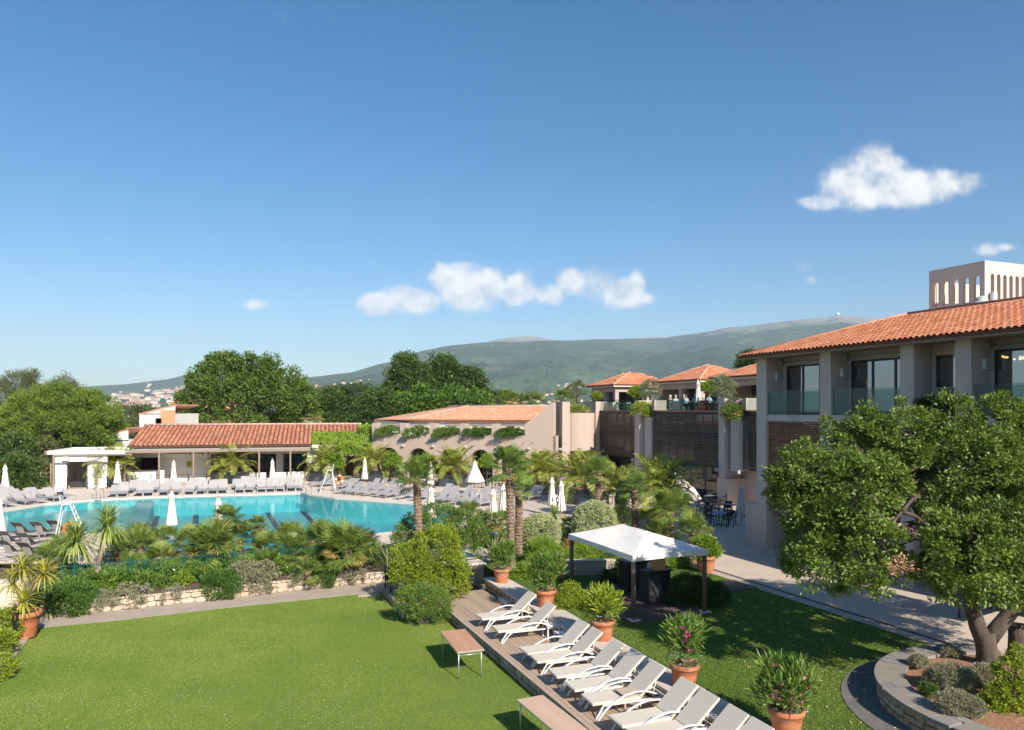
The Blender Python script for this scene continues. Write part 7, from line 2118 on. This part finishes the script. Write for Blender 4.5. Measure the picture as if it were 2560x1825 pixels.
# ------------------------------------------------------------------ parasols
def parasol(hh, r_=.24, seed=1):
    t = thing('parasol', 'x', 'parasol')
    m_ = MB(); n_ = 32; rg_ = random.Random(seed)
    prof = [(.02, hh - .10), (.07, hh - .16), (.12, hh - .36), (.15, hh - .42), (.11, hh - .46), (.14, hh - .9), (.19, hh - 1.4), (.24, hh - 1.75), (.23, hh - 1.85)]
    o = len(m_.v)
    for i, (rr_, z) in enumerate(prof):
        for k in range(n_):
            w = 2 * math.pi * k / n_; fold = 1 + .30 * math.cos(8 * w + .5 * i * .15) * min(1, i / 3)
            q = rr_ * r_ / .24 * fold; m_.v.append((q * math.cos(w), q * math.sin(w), z + (rg_.uniform(-.05, .05) if i == len(prof) - 1 else 0)))
    for i in range(len(prof) - 1):
        for k in range(n_):
            m_.f.append([i * n_ + k, i * n_ + (k + 1) % n_, (i + 1) * n_ + (k + 1) % n_, (i + 1) * n_ + k]); m_.m.append(0)
    o = m_.build('canopy', CANVAS, t, True); fix_normals(o.data)
    MB().tube([(0, 0, 0), (0, 0, hh - .1)], .024, 8).build('pole', ORANGE, t)
    MB().lathe([(.001, hh + .02), (.03, hh), (.045, hh - .05), (.035, hh - .10), (.02, hh - .11)], 10).build('finial', ORANGE, t, True)
    MB().lathe([(.001, .10), (.06, .10), (.26, .07), (.28, .0)], 14).build('base', LEADGREY, t)
    return freeze(t)
PA = parasol(2.5); used_p = []
plist = [(13, 1241, 'closed white parasol at the far left edge among the loungers'), (147, 1251, 'closed white parasol left of the pool before the kiosk'), (294, 1228, 'closed white parasol before the bar counter'), (434, 1224, 'closed white parasol below the green sign'),
         (681, 1219, 'closed white parasol before the sofas of the pool bar'), (912, 1216, 'closed white parasol left of the first arches'), (1076, 1232, 'closed white parasol behind the tall windmill palm'),
         (1380, 1290, 'taller of the two tall closed parasols before the round bushes'), (1403, 1304, 'right one of the two tall closed parasols before the round bushes'), (1078, 1322, 'closed white parasol at the near right pool edge'), (1233, 1335, 'closed parasol whose top peeks out right of the pool corner'),
         (1258, 1318, 'slim closed parasol behind the shaggy trunk'), (429, 1345, 'closed white parasol standing in front of the pool water'), (-2, 1370, 'closed parasol cut by the left edge near the dark loungers'), (546, 1372, 'closed parasol hidden behind the fan palm, only its orange knob showing'),
         (1853, 1312, 'closed grey-white parasol in the shade beside the right pier')]
for i, (px, py, lab) in enumerate(plist):
    o = place(PA, i == 0, G(px, py, Z_UP), RNG.uniform(0, 6), lab); o['group'] = 'closed parasols'
# half open one
t = thing('parasol', 'half open white parasol before the middle arches', 'parasol', G(1187, 1236, Z_UP), 0, 'closed parasols')
m_ = MB(); n_ = 32
for i, (rr_, z) in enumerate(((.02, 2.6), (.16, 2.38), (.20, 2.25), (.18, 2.2), (.45, 1.6), (.72, 1.05), (.70, .98))):
    for k in range(n_):
        w = 2 * math.pi * k / n_; q = rr_ * (1 + .08 * math.cos(8 * w)); m_.v.append((q * math.cos(w), q * math.sin(w), z))
for i in range(6):
    for k in range(n_): m_.f.append([i * n_ + k, i * n_ + (k + 1) % n_, (i + 1) * n_ + (k + 1) % n_, (i + 1) * n_ + k]); m_.m.append(0)
o = m_.build('canopy', CANVAS, t, True); fix_normals(o.data)
MB().tube([(0, 0, 0), (0, 0, 2.6)], .025, 8).build('pole', ORANGE, t); MB().lathe([(.001, 2.72), (.04, 2.68), (.03, 2.6)], 8).build('finial', ORANGE, t); MB().lathe([(.001, .1), (.28, .07), (.28, 0)], 12).build('base', LEADGREY, t)
for i, (px, v, lab) in enumerate(((1745, 34.4, 'left closed parasol on the roof terrace'), (1801, 34.6, 'right closed parasol on the roof terrace'))):
    p = terr(px, v); o = place(PA, False, (p.x, p.y, 7.15), i, lab, 1.0); o['group'] = 'closed parasols'
# leaning folded parasol fabric by the dark shop front
t = thing('parasol', 'large folded parasol leaning low in front of the dark shop front', 'parasol', G(1742, 1262, Z_UP), 0)
m_ = MB(); a_, b_ = Vector((-1.75, .2, 2.3)), Vector((.1, 0, .25))
m_.tube([a_, a_.lerp(b_, .3), a_.lerp(b_, .7), b_], [.10, .34, .42, .30], 12, True); m_.build('canopy', CANVAS, t, True)
MB().tube([(-1.9, .2, 2.45), (-1.7, .2, 2.25), (.2, 0, .1), (.25, 0, 0)], .03, 6).build('pole', GREYMETAL, t)

# ------------------------------------------------------------------ lifeguard chairs
def guard(label, p, rz, h=1.75):
    t = thing('lifeguard_chair', label, 'lifeguard chair', p, rz, 'lifeguard chairs')
    for s in (-1, 1):
        MB().bar((-.75, s * .36, 0), (-.12, s * .26, h), .045, .045).build('front_rail', WHITEMETAL, t)
        MB().bar((.55, s * .36, 0), (.25, s * .26, h), .04, .04).build('rear_leg', WHITEMETAL, t)
        MB().tube([(-.15, s * .27, h + .02), (-.22, s * .28, h + .25), (.1, s * .28, h + .27), (.3, s * .27, h + .1)], .016, 6).build('arm_rail', WHITEMETAL, t)
    for i in range(6):
        f = (i + .6) / 6.4; x = -.75 + .63 * f; w = .36 - .10 * f
        MB().cbox(x - .05, x + .07, -w, w, h * f - .012, h * f + .012, .004).build('step', WHITEMETAL, t)
    MB().cbox(-.15, .32, -.27, .27, h, h + .05, .015).build('seat', WHITEMETAL, t)
    b = MB(); b.cbox(0, .42, -.26, .26, -.02, .02, .012); b.v = [(.30 + z + x * .18, y, h + .06 + x) for x, y, z in b.v]; b.build('backrest', WHITEMETAL, t)
    return t
gp = G(822, 1231, Z_UP)
guard('white lifeguard chair with ladder steps at the far pool corner', gp, R(20))
lb_ = thing('lifebuoy', 'orange and white lifebuoy hanging on the far lifeguard chair', 'lifebuoy', gp + Vector((.75, .35, .95)), R(-30))
m_ = MB(); n_ = 20
for seg_, mt in ((0, ORANGE), (1, WHITE)):
    for q in range(4):
        mm = MB(); a0 = q * math.pi / 2 + (0 if seg_ == 0 else R(62)); a1 = a0 + (R(62) if seg_ == 0 else R(28))
        mm.tube([(.34 * math.cos(a0 + (a1 - a0) * k / 5), 0, .34 * math.sin(a0 + (a1 - a0) * k / 5)) for k in range(6)], .085, 8); mm.build('ring_segment', mt, lb_, True)
guard('white lifeguard chair on the near left pool edge', G(172, 1347, Z_UP), R(200))
lb2 = MB().tube([(.34 * math.cos(k * math.pi / 10), 0, .34 * math.sin(k * math.pi / 10)) for k in range(21)], .08, 8, False).build('lifebuoy', ORANGE, loc=G(172, 1340, Z_UP) + Vector((.3, -.35, .4)), smooth=True); tag(lb2, 'orange lifebuoy at the foot of the near lifeguard chair', 'lifebuoy')
def ladder(label, p, rz):
    t = thing('pool_ladder', label, 'ladder', p, rz, 'pool ladders')
    for s in (-1, 1):
        MB().tube([(0, s * .27, -.5), (0, s * .27, .55), (.08, s * .27, .75), (.3, s * .27, .82), (.5, s * .27, .72), (.58, s * .27, .45), (.58, s * .27, 0)], .025, 8).build('handrail', STEEL, t, True)
    for z in (-.25, -.02): MB().bar((0, -.25, z), (0, .25, z), .06, .02).build('tread', STEEL, t)
ladder('steel pool ladder at the far corner of the pool', G(762, 1236, Z_UP) + Vector((-.1, -.1, 0)), R(60))
ladder('steel pool ladder at the far edge left of the loungers', G(243, 1249, Z_UP) + Vector((0, -.1, 0)), R(95))
# ------------------------------------------------------------------ fences and rails
def rail_fence(name, label, pts, h=.95, step=1.6, mat=BLACK, cross=True, post=.05, group=None, cat='fence'):
    t = thing(name, label, cat, pts[0], 0, group)
    o0 = Vector(pts[0])
    for a, b in zip(pts, pts[1:]):
        a, b = Vector(a) - o0, Vector(b) - o0; n_ = max(1, round((b - a).length / step))
        for i in range(n_):
            p, q = a.lerp(b, i / n_), a.lerp(b, (i + 1) / n_)
            MB().cbox(p.x - post / 2, p.x + post / 2, p.y - post / 2, p.y + post / 2, p.z, p.z + h + .06, .004).build('post', mat, t)
            up = Vector((0, 0, 1))
            MB().bar(p + up * h, q + up * h, .03, .03).build('top_rail', mat, t)
            MB().bar(p + up * h * .78, q + up * h * .78, .018, .018).build('rail', mat, t)
            MB().bar(p + up * .1, q + up * .1, .02, .02).build('rail', mat, t)
            if cross:
                MB().bar(p + up * .1, q + up * h * .78, .014, .014).build('brace', mat, t); MB().bar(q + up * .1, p + up * h * .78, .014, .014).build('brace', mat, t)
        MB().cbox(b.x - post / 2, b.x + post / 2, b.y - post / 2, b.y + post / 2, b.z, b.z + h + .06, .004).build('post', mat, t)
    return t
rail_fence('terrace_railing', 'black crossed railing between pool bar and the back row of loungers', [G(168, 1224, Z_UP), G(268, 1222, Z_UP), G(330, 1218, Z_UP), G(560, 1211, Z_UP), G(720, 1209, Z_UP)])
rail_fence('terrace_railing', 'black railing of the restaurant terrace before the arches', [G(835, 1208, Z_UP), G(980, 1211, Z_UP), G(1120, 1214, Z_UP), G(1330, 1233, Z_UP)])
rail_fence('kiosk_railing', 'grey wooden railing of the steps left of the kiosk', [G(76, 1222, Z_UP), G(128, 1221, Z_UP)], 1.3, 1.0, OLDWOOD, False)
rail_fence('lawn_railing', 'black iron railing with crosses at the right end of the path', [G(963, 1478, .1), G(991, 1502, .1)], 1.0, 1.0, group='black iron railings')
rail_fence('deck_gate', 'black iron gate with crosses at the far end of the deck', [G(1166, 1462, .2), G(1215, 1455, .3)], 1.0, 1.0, group='black iron railings', cat='gate')
rail_fence('side_railing', 'black iron railing beside the large pot at the left edge', [G(53, 1594, .05), G(33, 1622, .05)], .95, .8, group='black iron railings')
sg = MB().cbox(-.28, .28, -.02, .02, .25, 1.0, .01).build('purple_sign', PURPLE, loc=G(990, 1498, .1) + Vector((.25, .5, 0)), rz=.2); tag(sg, 'purple board behind the railing at the end of the path', 'sign')
gw = thing('stone_wall', 'low stone wall under the railing at the lawn corner', 'wall')
cw = [G(958, 1484, 0), G(995, 1527, 0), G(1010, 1550, 0)]
cpos, cl = pos_polyline([p for p in cw]); 
MB().prism([(p.x + .03, p.y) for p in cw] + [(p.x + .9, p.y + .3) for p in cw[::-1]], -.02, .26).build('wall_core', MORTAR, gw)
lay_stones(gw, cl, 0, .28, lambda s: (lambda q: (q[0], q[1], q[2]))(cpos(s)), STONES_B, (.3, .16), .05, 77)
# stone pillar left of the gate and stairs blocks behind
gp_ = thing('gate_pier', 'stone gate pier with pale cap at the far end of the deck', 'pillar', G(1180, 1455, .2), ANG_U)
MB().cbox(-.6, .6, -.3, .3, 0, .8, .02).build('wall_core', MORTAR, gp_); MB().cbox(-.68, .68, -.38, .38, .8, .88, .012).build('coping_slab', COPING, gp_)
lay_local(gp_, 1.2, 0, .8, -.29, STONES_B, cell=(.3, .18), depth=.05, seed=5)
for o in gp_.children:
    if o.name.startswith('stone'): o.location.x -= .6
# low wall behind the gazebo
bw_ = thing('garden_wall', 'low plastered garden wall behind the gazebo', 'wall', G(1400, 1440, Z_UP), .1)
MB().cbox(0, 2.2, 0, .25, 0, .55, .015).build('wall_body', M_plain('grey_plaster', (.32, .28, .24), .9), bw_); MB().cbox(-.03, 2.23, -.03, .28, .55, .60, .01).build('coping_slab', COPING, bw_)
wb = MB().cbox(-.25, .25, -.03, .03, 0, 1.0, .01).build('wooden_board', M_plain('brown_board', (.32, .17, .07), .7), loc=G(1395, 1447, Z_UP), rz=.3); tag(wb, 'brown wooden notice board seen from behind near the gazebo', 'board')
# left cream wall / steps
lw = MB().cbox(0, 1.5, 0, .4, 0, 1.25, .02).build('cream_wall', PLASTER_LIGHT, loc=G(-60, 1545, 0), rz=.15); tag(lw, 'cream plaster wall at the left edge behind the potted cordyline', 'wall')
ls = MB().cbox(0, 1.25, 0, .6, 0, .45, .02).build('cream_bench', PLASTER_LIGHT, loc=G(-60, 1572, 0), rz=.15); tag(ls, 'long low cream ledge at the left edge before the cream wall', 'ledge')
# green mesh fence in the bed
t = thing('green_fence', 'dark green metal bar fence running through the palm bed', 'fence')
fp_pts = [wallp(x, 0, 1.35) for x in (95, 130, 280, 420, 552, 680, 802, 920)]
barm = MB().box(-.006, .006, -.006, .006, 0, 1.08).mesh('bar'); barm.materials.append(GREENMETAL)
postm = MB().cbox(-.03, .03, -.03, .03, 0, 1.22, .004).mesh('post'); postm.materials.append(GREENMETAL)
for a, b in zip(fp_pts, fp_pts[1:]):
    o = bpy.data.objects.new('post', postm); COL.objects.link(o); o.parent = t; o.location = a
    L = (b - a).length; n_ = int(L / .075)
    for i in range(1, n_):
        o = bpy.data.objects.new('bar', barm); COL.objects.link(o); o.parent = t; o.location = a.lerp(b, i / n_)
    for z in (.12, 1.05): MB().bar(a + Vector((0, 0, z)), b + Vector((0, 0, z)), .016, .02).build('rail', GREENMETAL, t)

# ------------------------------------------------------------------ terrace tables and chairs
def cafe_table(rnd=False, mat=None, w=.8, h=.74, leg=BLACK):
    t = thing('cafe_table', 'x', 'table')
    m_ = MB()
    if rnd: m_.lathe([(.001, h), (w / 2 - .01, h), (w / 2, h - .012), (w / 2 - .01, h - .03), (.001, h - .03)], 20)
    else: m_.cbox(-w / 2, w / 2, -w / 2, w / 2, h - .03, h, .008)
    m_.build('table_top', mat, t, False)
    MB().tube([(0, 0, .02), (0, 0, h - .03)], .035, 8).build('stem', leg, t)
    for k in range(4): MB().bar((0, 0, .03), (.3 * math.cos(k * math.pi / 2), .3 * math.sin(k * math.pi / 2), .015), .05, .025).build('foot', leg, t)
    return freeze(t)
def cafe_chair(mat):
    t = thing('cafe_chair', 'x', 'chair')
    MB().cbox(-.22, .22, -.22, .22, .43, .46, .01).build('seat', mat, t)
    b = MB(); b.cbox(-.22, .22, .19, .22, .66, .84, .01); b.build('backrest', mat, t)
    for sx in (-1, 1):
        MB().bar((sx * .20, -.19, .43), (sx * .23, -.23, 0), .035, .035).build('leg', mat, t)
        MB().bar((sx * .20, .20, .80), (sx * .24, .26, 0), .035, .035).build('leg', mat, t)
        MB().bar((sx * .22, -.2, .64), (sx * .215, .2, .68), .03, .025).build('armrest', mat, t)
        MB().bar((sx * .21, -.2, .44), (sx * .22, -.2, .64), .03, .03).build('arm_post', mat, t)
    return freeze(t)
GREYTOP = M_plain('grey_table_top', (.30, .34, .36), .45)
CT, CTR, CC = cafe_table(False, GREYTOP), cafe_table(True, GREYTOP), cafe_chair(BLACK)
first_used = {}
def putp(proto, p, rz, lab, group):
    f = proto.name not in first_used; first_used[proto.name] = 1
    o = place(proto, f, p, rz, lab); o['group'] = group
    return o
tabs = [(1800, 1315, CT, 'square cafe table nearest the right pier'), (1822, 1292, CTR, 'round cafe table beside the shaded parasol'), (1744, 1293, CT, 'square cafe table left in the shaded terrace'), (1782, 1268, CT, 'square cafe table at the dark shop front'),
        (1300, 1228, CT, 'cafe table left before the fifth arch'), (1230, 1222, CT, 'cafe table before the fourth arch'), (1095, 1212, CT, 'cafe table before the third arch'), (1015, 1206, CT, 'cafe table before the second arch'), (1520, 1262, CT, 'cafe table behind the windmill palms'), (1340, 1226, CT, 'cafe table before the last arch')]
for i, (px, py, pr, lab) in enumerate(tabs):
    p = G(px, py, Z_UP) + Vector((0, .2, 0)); rz = ANG_V + .1 * i
    putp(pr, p, rz, lab, 'grey topped cafe tables on the ground')
    n_c = 4 if i < 4 else 2
    for k in range(n_c):
        a = rz + (k + (.5 if i % 2 else 0)) * 2 * math.pi / n_c
        q = p + Vector((math.cos(a), math.sin(a), 0)) * .72
        putp(CC, q, a - math.pi / 2 + RNG.uniform(-.15, .15), 'black chair on the %s of the %s' % ((('right', 'far side', 'left', 'near side') if n_c == 4 and not i % 2 else ('far right', 'far left', 'near left', 'near right') if n_c == 4 else ('right', 'left'))[k], lab), 'black cafe chairs on the ground')
TT, TCH, RCH = cafe_table(False, TEAL, .75, .74, TEAL), cafe_chair(TEAL), cafe_chair(RED)
k_ = 0
tl = [(1503, 34.6), (1530, 34.9), (1560, 34.6), (1665, 34.4), (1700, 35.0), (1726, 34.5), (1785, 34.8)]
tn = ['first from the left', 'second from the left', 'third from the left', 'beside the pale parapet', 'behind the grey haired guests', 'left of the parasol pole', 'right of the red chairs']
TPOS = []
for i, (px, v) in enumerate(tl):
    p = terr(px, v); p.z = 7.15; TPOS.append(p)
    putp(TT, p, ANG_U, 'teal metal table on the roof terrace, ' + tn[i], 'teal tables on the roof terrace')
    for s in (-1, 1):
        q = p + Vector((UX, UY, 0)) * .62 * s
        putp(TCH, q, ANG_U + (-math.pi / 2 if s > 0 else math.pi / 2), 'teal chair on the %s side of the terrace table %s' % ('near' if s > 0 else 'far', tn[i]), 'teal chairs on the roof terrace')
for i, px in enumerate((1752, 1760)):
    p = terr(px, 34.2); p.z = 7.15; putp(RCH, p, ANG_U + .3, 'red metal chair beside the parasol pole on the roof terrace, %s one' % ('left', 'right')[i], 'red chairs on the roof terrace')

# ------------------------------------------------------------------ people at the terrace tables (seated)
def skinned(name, pts, edges, rad, mat, parent):
    me = bpy.data.meshes.new(name); me.from_pydata(pts, edges, []); me.materials.append(mat)
    o = bpy.data.objects.new(name, me); COL.objects.link(o); o.parent = parent
    sk = o.modifiers.new('skin', 'SKIN'); sk.use_smooth_shade = True
    for i, r_ in enumerate(rad):
        me.skin_vertices[0].data[i].radius = (r_, r_ * .8 if i in (0, 1, 2) else r_)
    me.skin_vertices[0].data[0].use_root = True
    sb = o.modifiers.new('sub', 'SUBSURF'); sb.levels = 1; sb.render_levels = 1
    return o
def seated(label, p, rz, shirt, hair, legs=(.05, .06, .10)):
    t = thing('person', label, 'person', p, rz, 'guests on the roof terrace')
    # faces +y, seat at .46
    P = [(0, 0, .52), (0, -.02, .75), (0, -.01, .98), (0, .0, 1.08), (0, .02, 1.18), (0, .03, 1.28),
         (.17, 0, .98), (.22, .05, .74), (.16, .28, .74), (.13, .36, .76), (-.17, 0, .98), (-.22, .05, .74), (-.16, .28, .74), (-.13, .36, .76),
         (.09, .05, .50), (.11, .42, .50), (.11, .44, .08), (.11, .56, .03), (-.09, .05, .50), (-.11, .42, .50), (-.11, .44, .08), (-.11, .56, .03)]
    E = [(0, 1), (1, 2), (2, 3), (3, 4), (4, 5), (2, 6), (6, 7), (7, 8), (8, 9), (2, 10), (10, 11), (11, 12), (12, 13), (0, 14), (14, 15), (15, 16), (16, 17), (0, 18), (18, 19), (19, 20), (20, 21)]
    Rr = [.15, .14, .15, .055, .085, .075, .065, .048, .038, .035, .065, .048, .038, .035, .085, .06, .045, .035, .085, .06, .045, .035]
    skinned('body', P, E, Rr, SKIN, t)
    cm = M_plain('cloth_%d' % len(bpy.data.materials), shirt, .9); lm_ = M_plain('cloth_%d' % len(bpy.data.materials), legs, .9)
    skinned('shirt', P[:3] + [P[6], P[7], P[10], P[11]], [(0, 1), (1, 2), (2, 3), (3, 4), (2, 5), (5, 6)], [.165, .16, .165, .08, .062, .08, .062], cm, t)
    skinned('trousers', [P[0]] + P[14:17] + P[18:21], [(0, 1), (1, 2), (2, 3), (0, 4), (4, 5), (5, 6)], [.165, .10, .075, .06, .10, .075, .06], lm_, t)
    m_ = MB(); m_.lathe([(.001, .115), (.06, .10), (.10, .04), (.105, -.02), (.09, -.08)], 12); m_.build('hair', M_plain('hair_%d' % len(bpy.data.materials), hair, .8), t, True, loc=(0, .0, 1.235))
    return t
ppl = [(3, 1, 'person with grey hair in dark clothes at the table beside the pale parapet', (.02, .035, .03), (.55, .5, .45)), (4, 1, 'person with white hair in dark top seated at the next terrace table', (.03, .05, .045), (.7, .66, .6)),
       (4, -1, 'person with light hair in white and blue top facing the grey haired guests', (.55, .6, .72), (.45, .36, .26)), (5, -1, 'person in pale blue shirt left of the terrace parasol', (.45, .55, .65), (.06, .04, .03)),
       (5, 1, 'person in white shirt just left of the parasol pole', (.7, .7, .68), (.3, .22, .16)), (6, -1, 'person with brown hair in light blue dress right of the red chairs', (.35, .5, .56), (.10, .06, .04)), (6, 1, 'person in dark blue clothes at the same table as the light blue dress', (.06, .10, .14), (.02, .015, .012))]
for i, (ti, s, lab, sh_, hr) in enumerate(ppl):
    q = TPOS[ti] + Vector((UX, UY, 0)) * .60 * s
    seated(lab, q, ANG_U + (math.pi / 2 if s > 0 else -math.pi / 2), sh_, hr)

# ------------------------------------------------------------------ small things on the pool bar terrace
def box_thing(name, label, cat, px, py, z, w, d, h, mat, rz=0, group=None, bev=.02):
    o = MB().cbox(-w / 2, w / 2, -d / 2, d / 2, 0, h, bev).build(name, mat, loc=G(px, py, z), rz=rz); return tag(o, label, cat, group)
def sofa(label, px, py, w, cmat):
    t = thing('sofa', label, 'sofa', G(px, py, Z_UP), BA, 'white sofas of the pool bar')
    MB().cbox(-w / 2, w / 2, -.4, .4, .0, .38, .02).build('base', WHITE, t); MB().cbox(-w / 2, w / 2, -.42, -.22, .381, .85, .02).build('backrest', WHITE, t); MB().cbox(-w / 2 + .05, w / 2 - .05, -.2, .38, .381, .5, .03).build('cushion', cmat, t)
sofa('white sofa with mauve cushion before the glass doors left of the parasol', 640, 1204, 1.8, MAUVE); sofa('white sofa with mauve cushion before the glass doors right of the parasol', 705, 1203, 1.6, MAUVE); sofa('white sofa with mauve cushion at the right end of the bar', 752, 1201, 1.6, MAUVE)
box_thing('drinks_machine', 'black drinks machine at the grey bar wall', 'machine', 499, 1196, Z_UP, .35, .35, 1.15, BLACK)
t = thing('waste_bin', 'dark waste bin beside the drinks machine', 'bin', G(510, 1196, Z_UP))
MB().lathe([(.2, 0), (.22, .05), (.23, .7)], 14).build('body', DARKGREY, t, True); MB().lathe([(.24, .7), (.24, .78), (.1, .84), (.001, .84)], 14).build('lid', BLACK, t, True)
cart = thing('luggage_cart', 'black framed cart with domed rails before the second arch', 'cart', G(1012, 1207, Z_UP), .3)
for s in (-1, 1): MB().tube([(s * .5, -.3, .2), (s * .5, -.3, 1.4), (s * .3, -.3, 1.7), (0, -.3, 1.8)], .025, 6).build('hoop', BLACK, cart, True)
for s in (-1, 1): MB().tube([(s * .5, .3, .2), (s * .5, .3, 1.4), (s * .3, .3, 1.7), (0, .3, 1.8)], .025, 6).build('hoop', BLACK, cart, True)
MB().cbox(-.55, .55, -.35, .35, .16, .22, .01).build('platform', RED, cart)
for sx in (-1, 1):
    for sy in (-1, 1): MB().tube([(sx * .45, sy * .3 - .03, .08), (sx * .45, sy * .3 + .03, .08)], .08, 10).build('wheel', BLACK, cart)
pp_ = thing('purple_pot', 'purple flower pot before the last arch', 'flower pot', G(1400, 1212, Z_UP)); MB().lathe([(.22, 0), (.38, .85), (.34, .85), (.3, .7)], 16).build('pot', PURPLE, pp_, True); MB().lathe([(.001, .75), (.32, .75)], 12).build('soil', SOIL, pp_)
sk_ = MB().cbox(-.3, .3, -.22, .22, 0, .85, .03).build('loudspeaker', BLACK, loc=UV(u_at(1790, VM) + .2, VM - .9, 3.0 - .55), rz=ANG_U); tag(sk_, 'black loudspeaker bracketed to the pier over the shaded terrace', 'loudspeaker')
rk = thing('towel_rack', 'rack with colourful printed towels before the fourth arch', 'rack', G(1163, 1212, Z_UP), -.4)
for s in (-1, 1): MB().tube([(s * .45, 0, 0), (s * .45, 0, 1.7)], .02, 6).build('post', BLACK, rk)
MB().tube([(-.45, 0, 1.7), (.45, 0, 1.7)], .02, 6).build('rail', BLACK, rk)
MB().cbox(-.4, .1, -.02, .02, .5, 1.68, .01).build('towel', M_plain('print_towel', (.75, .72, .68), .9, (.45, .16, .4), 6), rk); MB().cbox(.13, .42, -.02, .02, .7, 1.68, .01).build('towel', WHITE, rk)
# table tennis table and small orange wheeled trolley under the big tree
tt_ = thing('table_tennis_table', 'dark green table tennis table half hidden behind the big tree', 'table', G(2490, 1545, Z_UP), ANG_V + .2)
MB().cbox(-1.37, 1.37, -.76, .76, .72, .76, .008).build('table_top', M_plain('green_table', (.01, .09, .08), .5), tt_)
for sx in (-1, 1):
    for sy in (-1, 1): MB().cbox(sx * 1.0 - .03, sx * 1.0 + .03, sy * .6 - .03, sy * .6 + .03, 0, .72, .004).build('leg', BLACK, tt_)
MB().box(-.005, .005, -.8, .8, .762, .92).build('net', LEADGREY, tt_)
tr_ = thing('hand_trolley', 'small trolley with orange side plates below the big tree', 'trolley', G(2128, 1462, Z_UP), .3)
MB().cbox(-.5, .5, -.05, .05, .12, .22, .01).build('plate', ORANGE, tr_)
for x in (-.45, .4): MB().tube([(x, -.08, .12), (x, .08, .12)], .12, 14).build('wheel', BLACK, tr_)
MB().tube([(.4, 0, .2), (.7, .2, 1.0)], .02, 6).build('handle', BLACK, tr_)

# ------------------------------------------------------------------ houses behind the bar
def house(label, c, w, d, zb, ze, rise, rz, wall, roofm=None, mono=False, side=None):
    t = thing('house', label, 'house', c, rz, 'houses behind the pool bar')
    MB().box(-w / 2, w / 2, -d / 2, d / 2, zb, ze).build('wall', wall, t)
    m_ = MB()
    if mono: m_.add([(-w / 2 - .05, -d / 2 - .05, ze), (w / 2 + .05, -d / 2 - .05, ze + rise), (w / 2 + .05, d / 2 + .05, ze + rise), (-w / 2 - .05, d / 2 + .05, ze), (-w / 2 - .05, -d / 2 - .05, ze - .15), (w / 2 + .05, -d / 2 - .05, ze + rise - .15), (w / 2 + .05, d / 2 + .05, ze + rise - .15), (-w / 2 - .05, d / 2 + .05, ze - .15)],
                    [(0, 1, 2, 3), (4, 7, 6, 5), (0, 4, 5, 1), (1, 5, 6, 2), (2, 6, 7, 3), (3, 7, 4, 0)])
    else: m_.add([(-w / 2 - .25, -d / 2 - .25, ze), (w / 2 + .25, -d / 2 - .25, ze), (w / 2 + .25, d / 2 + .25, ze), (-w / 2 - .25, d / 2 + .25, ze), (-w / 2 - .25, 0, ze + rise), (w / 2 + .25, 0, ze + rise)], [(0, 1, 5, 4), (2, 3, 4, 5), (1, 2, 5), (3, 0, 4), (3, 2, 1, 0)])
    m_.build('roof', roofm or TILE_PALE_I, t)
    if mono: MB().add([(-w / 2, -d / 2, ze - .1), (w / 2, -d / 2, ze - .1), (w / 2, -d / 2, ze + rise - .1)], [(0, 1, 2)]).build('gable', wall, t)
    if side: MB().box(w / 2 - side[0], w / 2 + .01, -d / 2 - .02, -d / 2 - .001, zb, ze + rise * (1 - side[0] / w) - .2).build('coloured_wall', side[1], t)
    wm = MB().box(-w * .05, w * .12, -d / 2 - .03, -d / 2 - .002, ze - 1.6, ze - .5).build('window', DARKGREY, t)
    MB().box(-w * .03, w * .10, -d / 2 - .04, -d / 2 - .031, ze - 1.55, ze - .55).build('pane', GLASS_DARK, wm)
    return t
ORANGEW = M_plain('apricot_wall', (.58, .30, .16), .9)
p = AT(425, 1060, 84); house('white house with apricot side wall left of the big leafy tree', (p.x, 84, 0), 3.9, 6, -1, 6.9, 1.0, 0, WHITE, None, True, (1.6, ORANGEW))
p = AT(295, 1085, 78); house('white gabled shed between umbrella pine and bar roof', (p.x, 79, 0), 3.2, 4, -1, 4.2, 1.3, 0, WHITE, None, True)
p = AT(892, 1035, 104); house('house with ochre roof between the two round dark trees', (p.x, 104, 0), 4.2, 6, -2, 6.4, 1.2, .3, PLASTER_LIGHT)
p = AT(978, 1015, 112); house('house with orange roof behind the fresh green tree', (p.x, 112, 0), 4.5, 6, -2, 7.2, 1.3, .2, PLASTER_LIGHT)
p = AT(782, 1050, 92); house('narrow pale house end at the right of the big leafy tree', (p.x, 92, 0), 1.1, 4, -1, 6.2, .35, 0, PLASTER_LIGHT)
p = AT(1290, 1010, 108); house('small square house with peaked tile roof above the arcade', (p.x, 108, 0), 2.6, 2.6, -2, 7.4, 1.2, .6, PLASTER_LIGHT)
p = AT(1232, 1010, 112); house('house with weathered roof left of the peaked one', (p.x, 112, 0), 3.4, 4, -2, 7.2, .7, 0, PLASTER, TILE_OLD_I)
p = AT(1352, 1010, 105); house('white gabled house right of the far fan palms', (p.x, 105, 0), 4.0, 4, -2, 7.3, .9, R(90), WHITE)
p = AT(520, 1040, 112); house('apricot house hidden behind the big leafy tree', (p.x, 112, 0), 9, 8, -2, 7.4, 1.5, .1, ORANGEW)
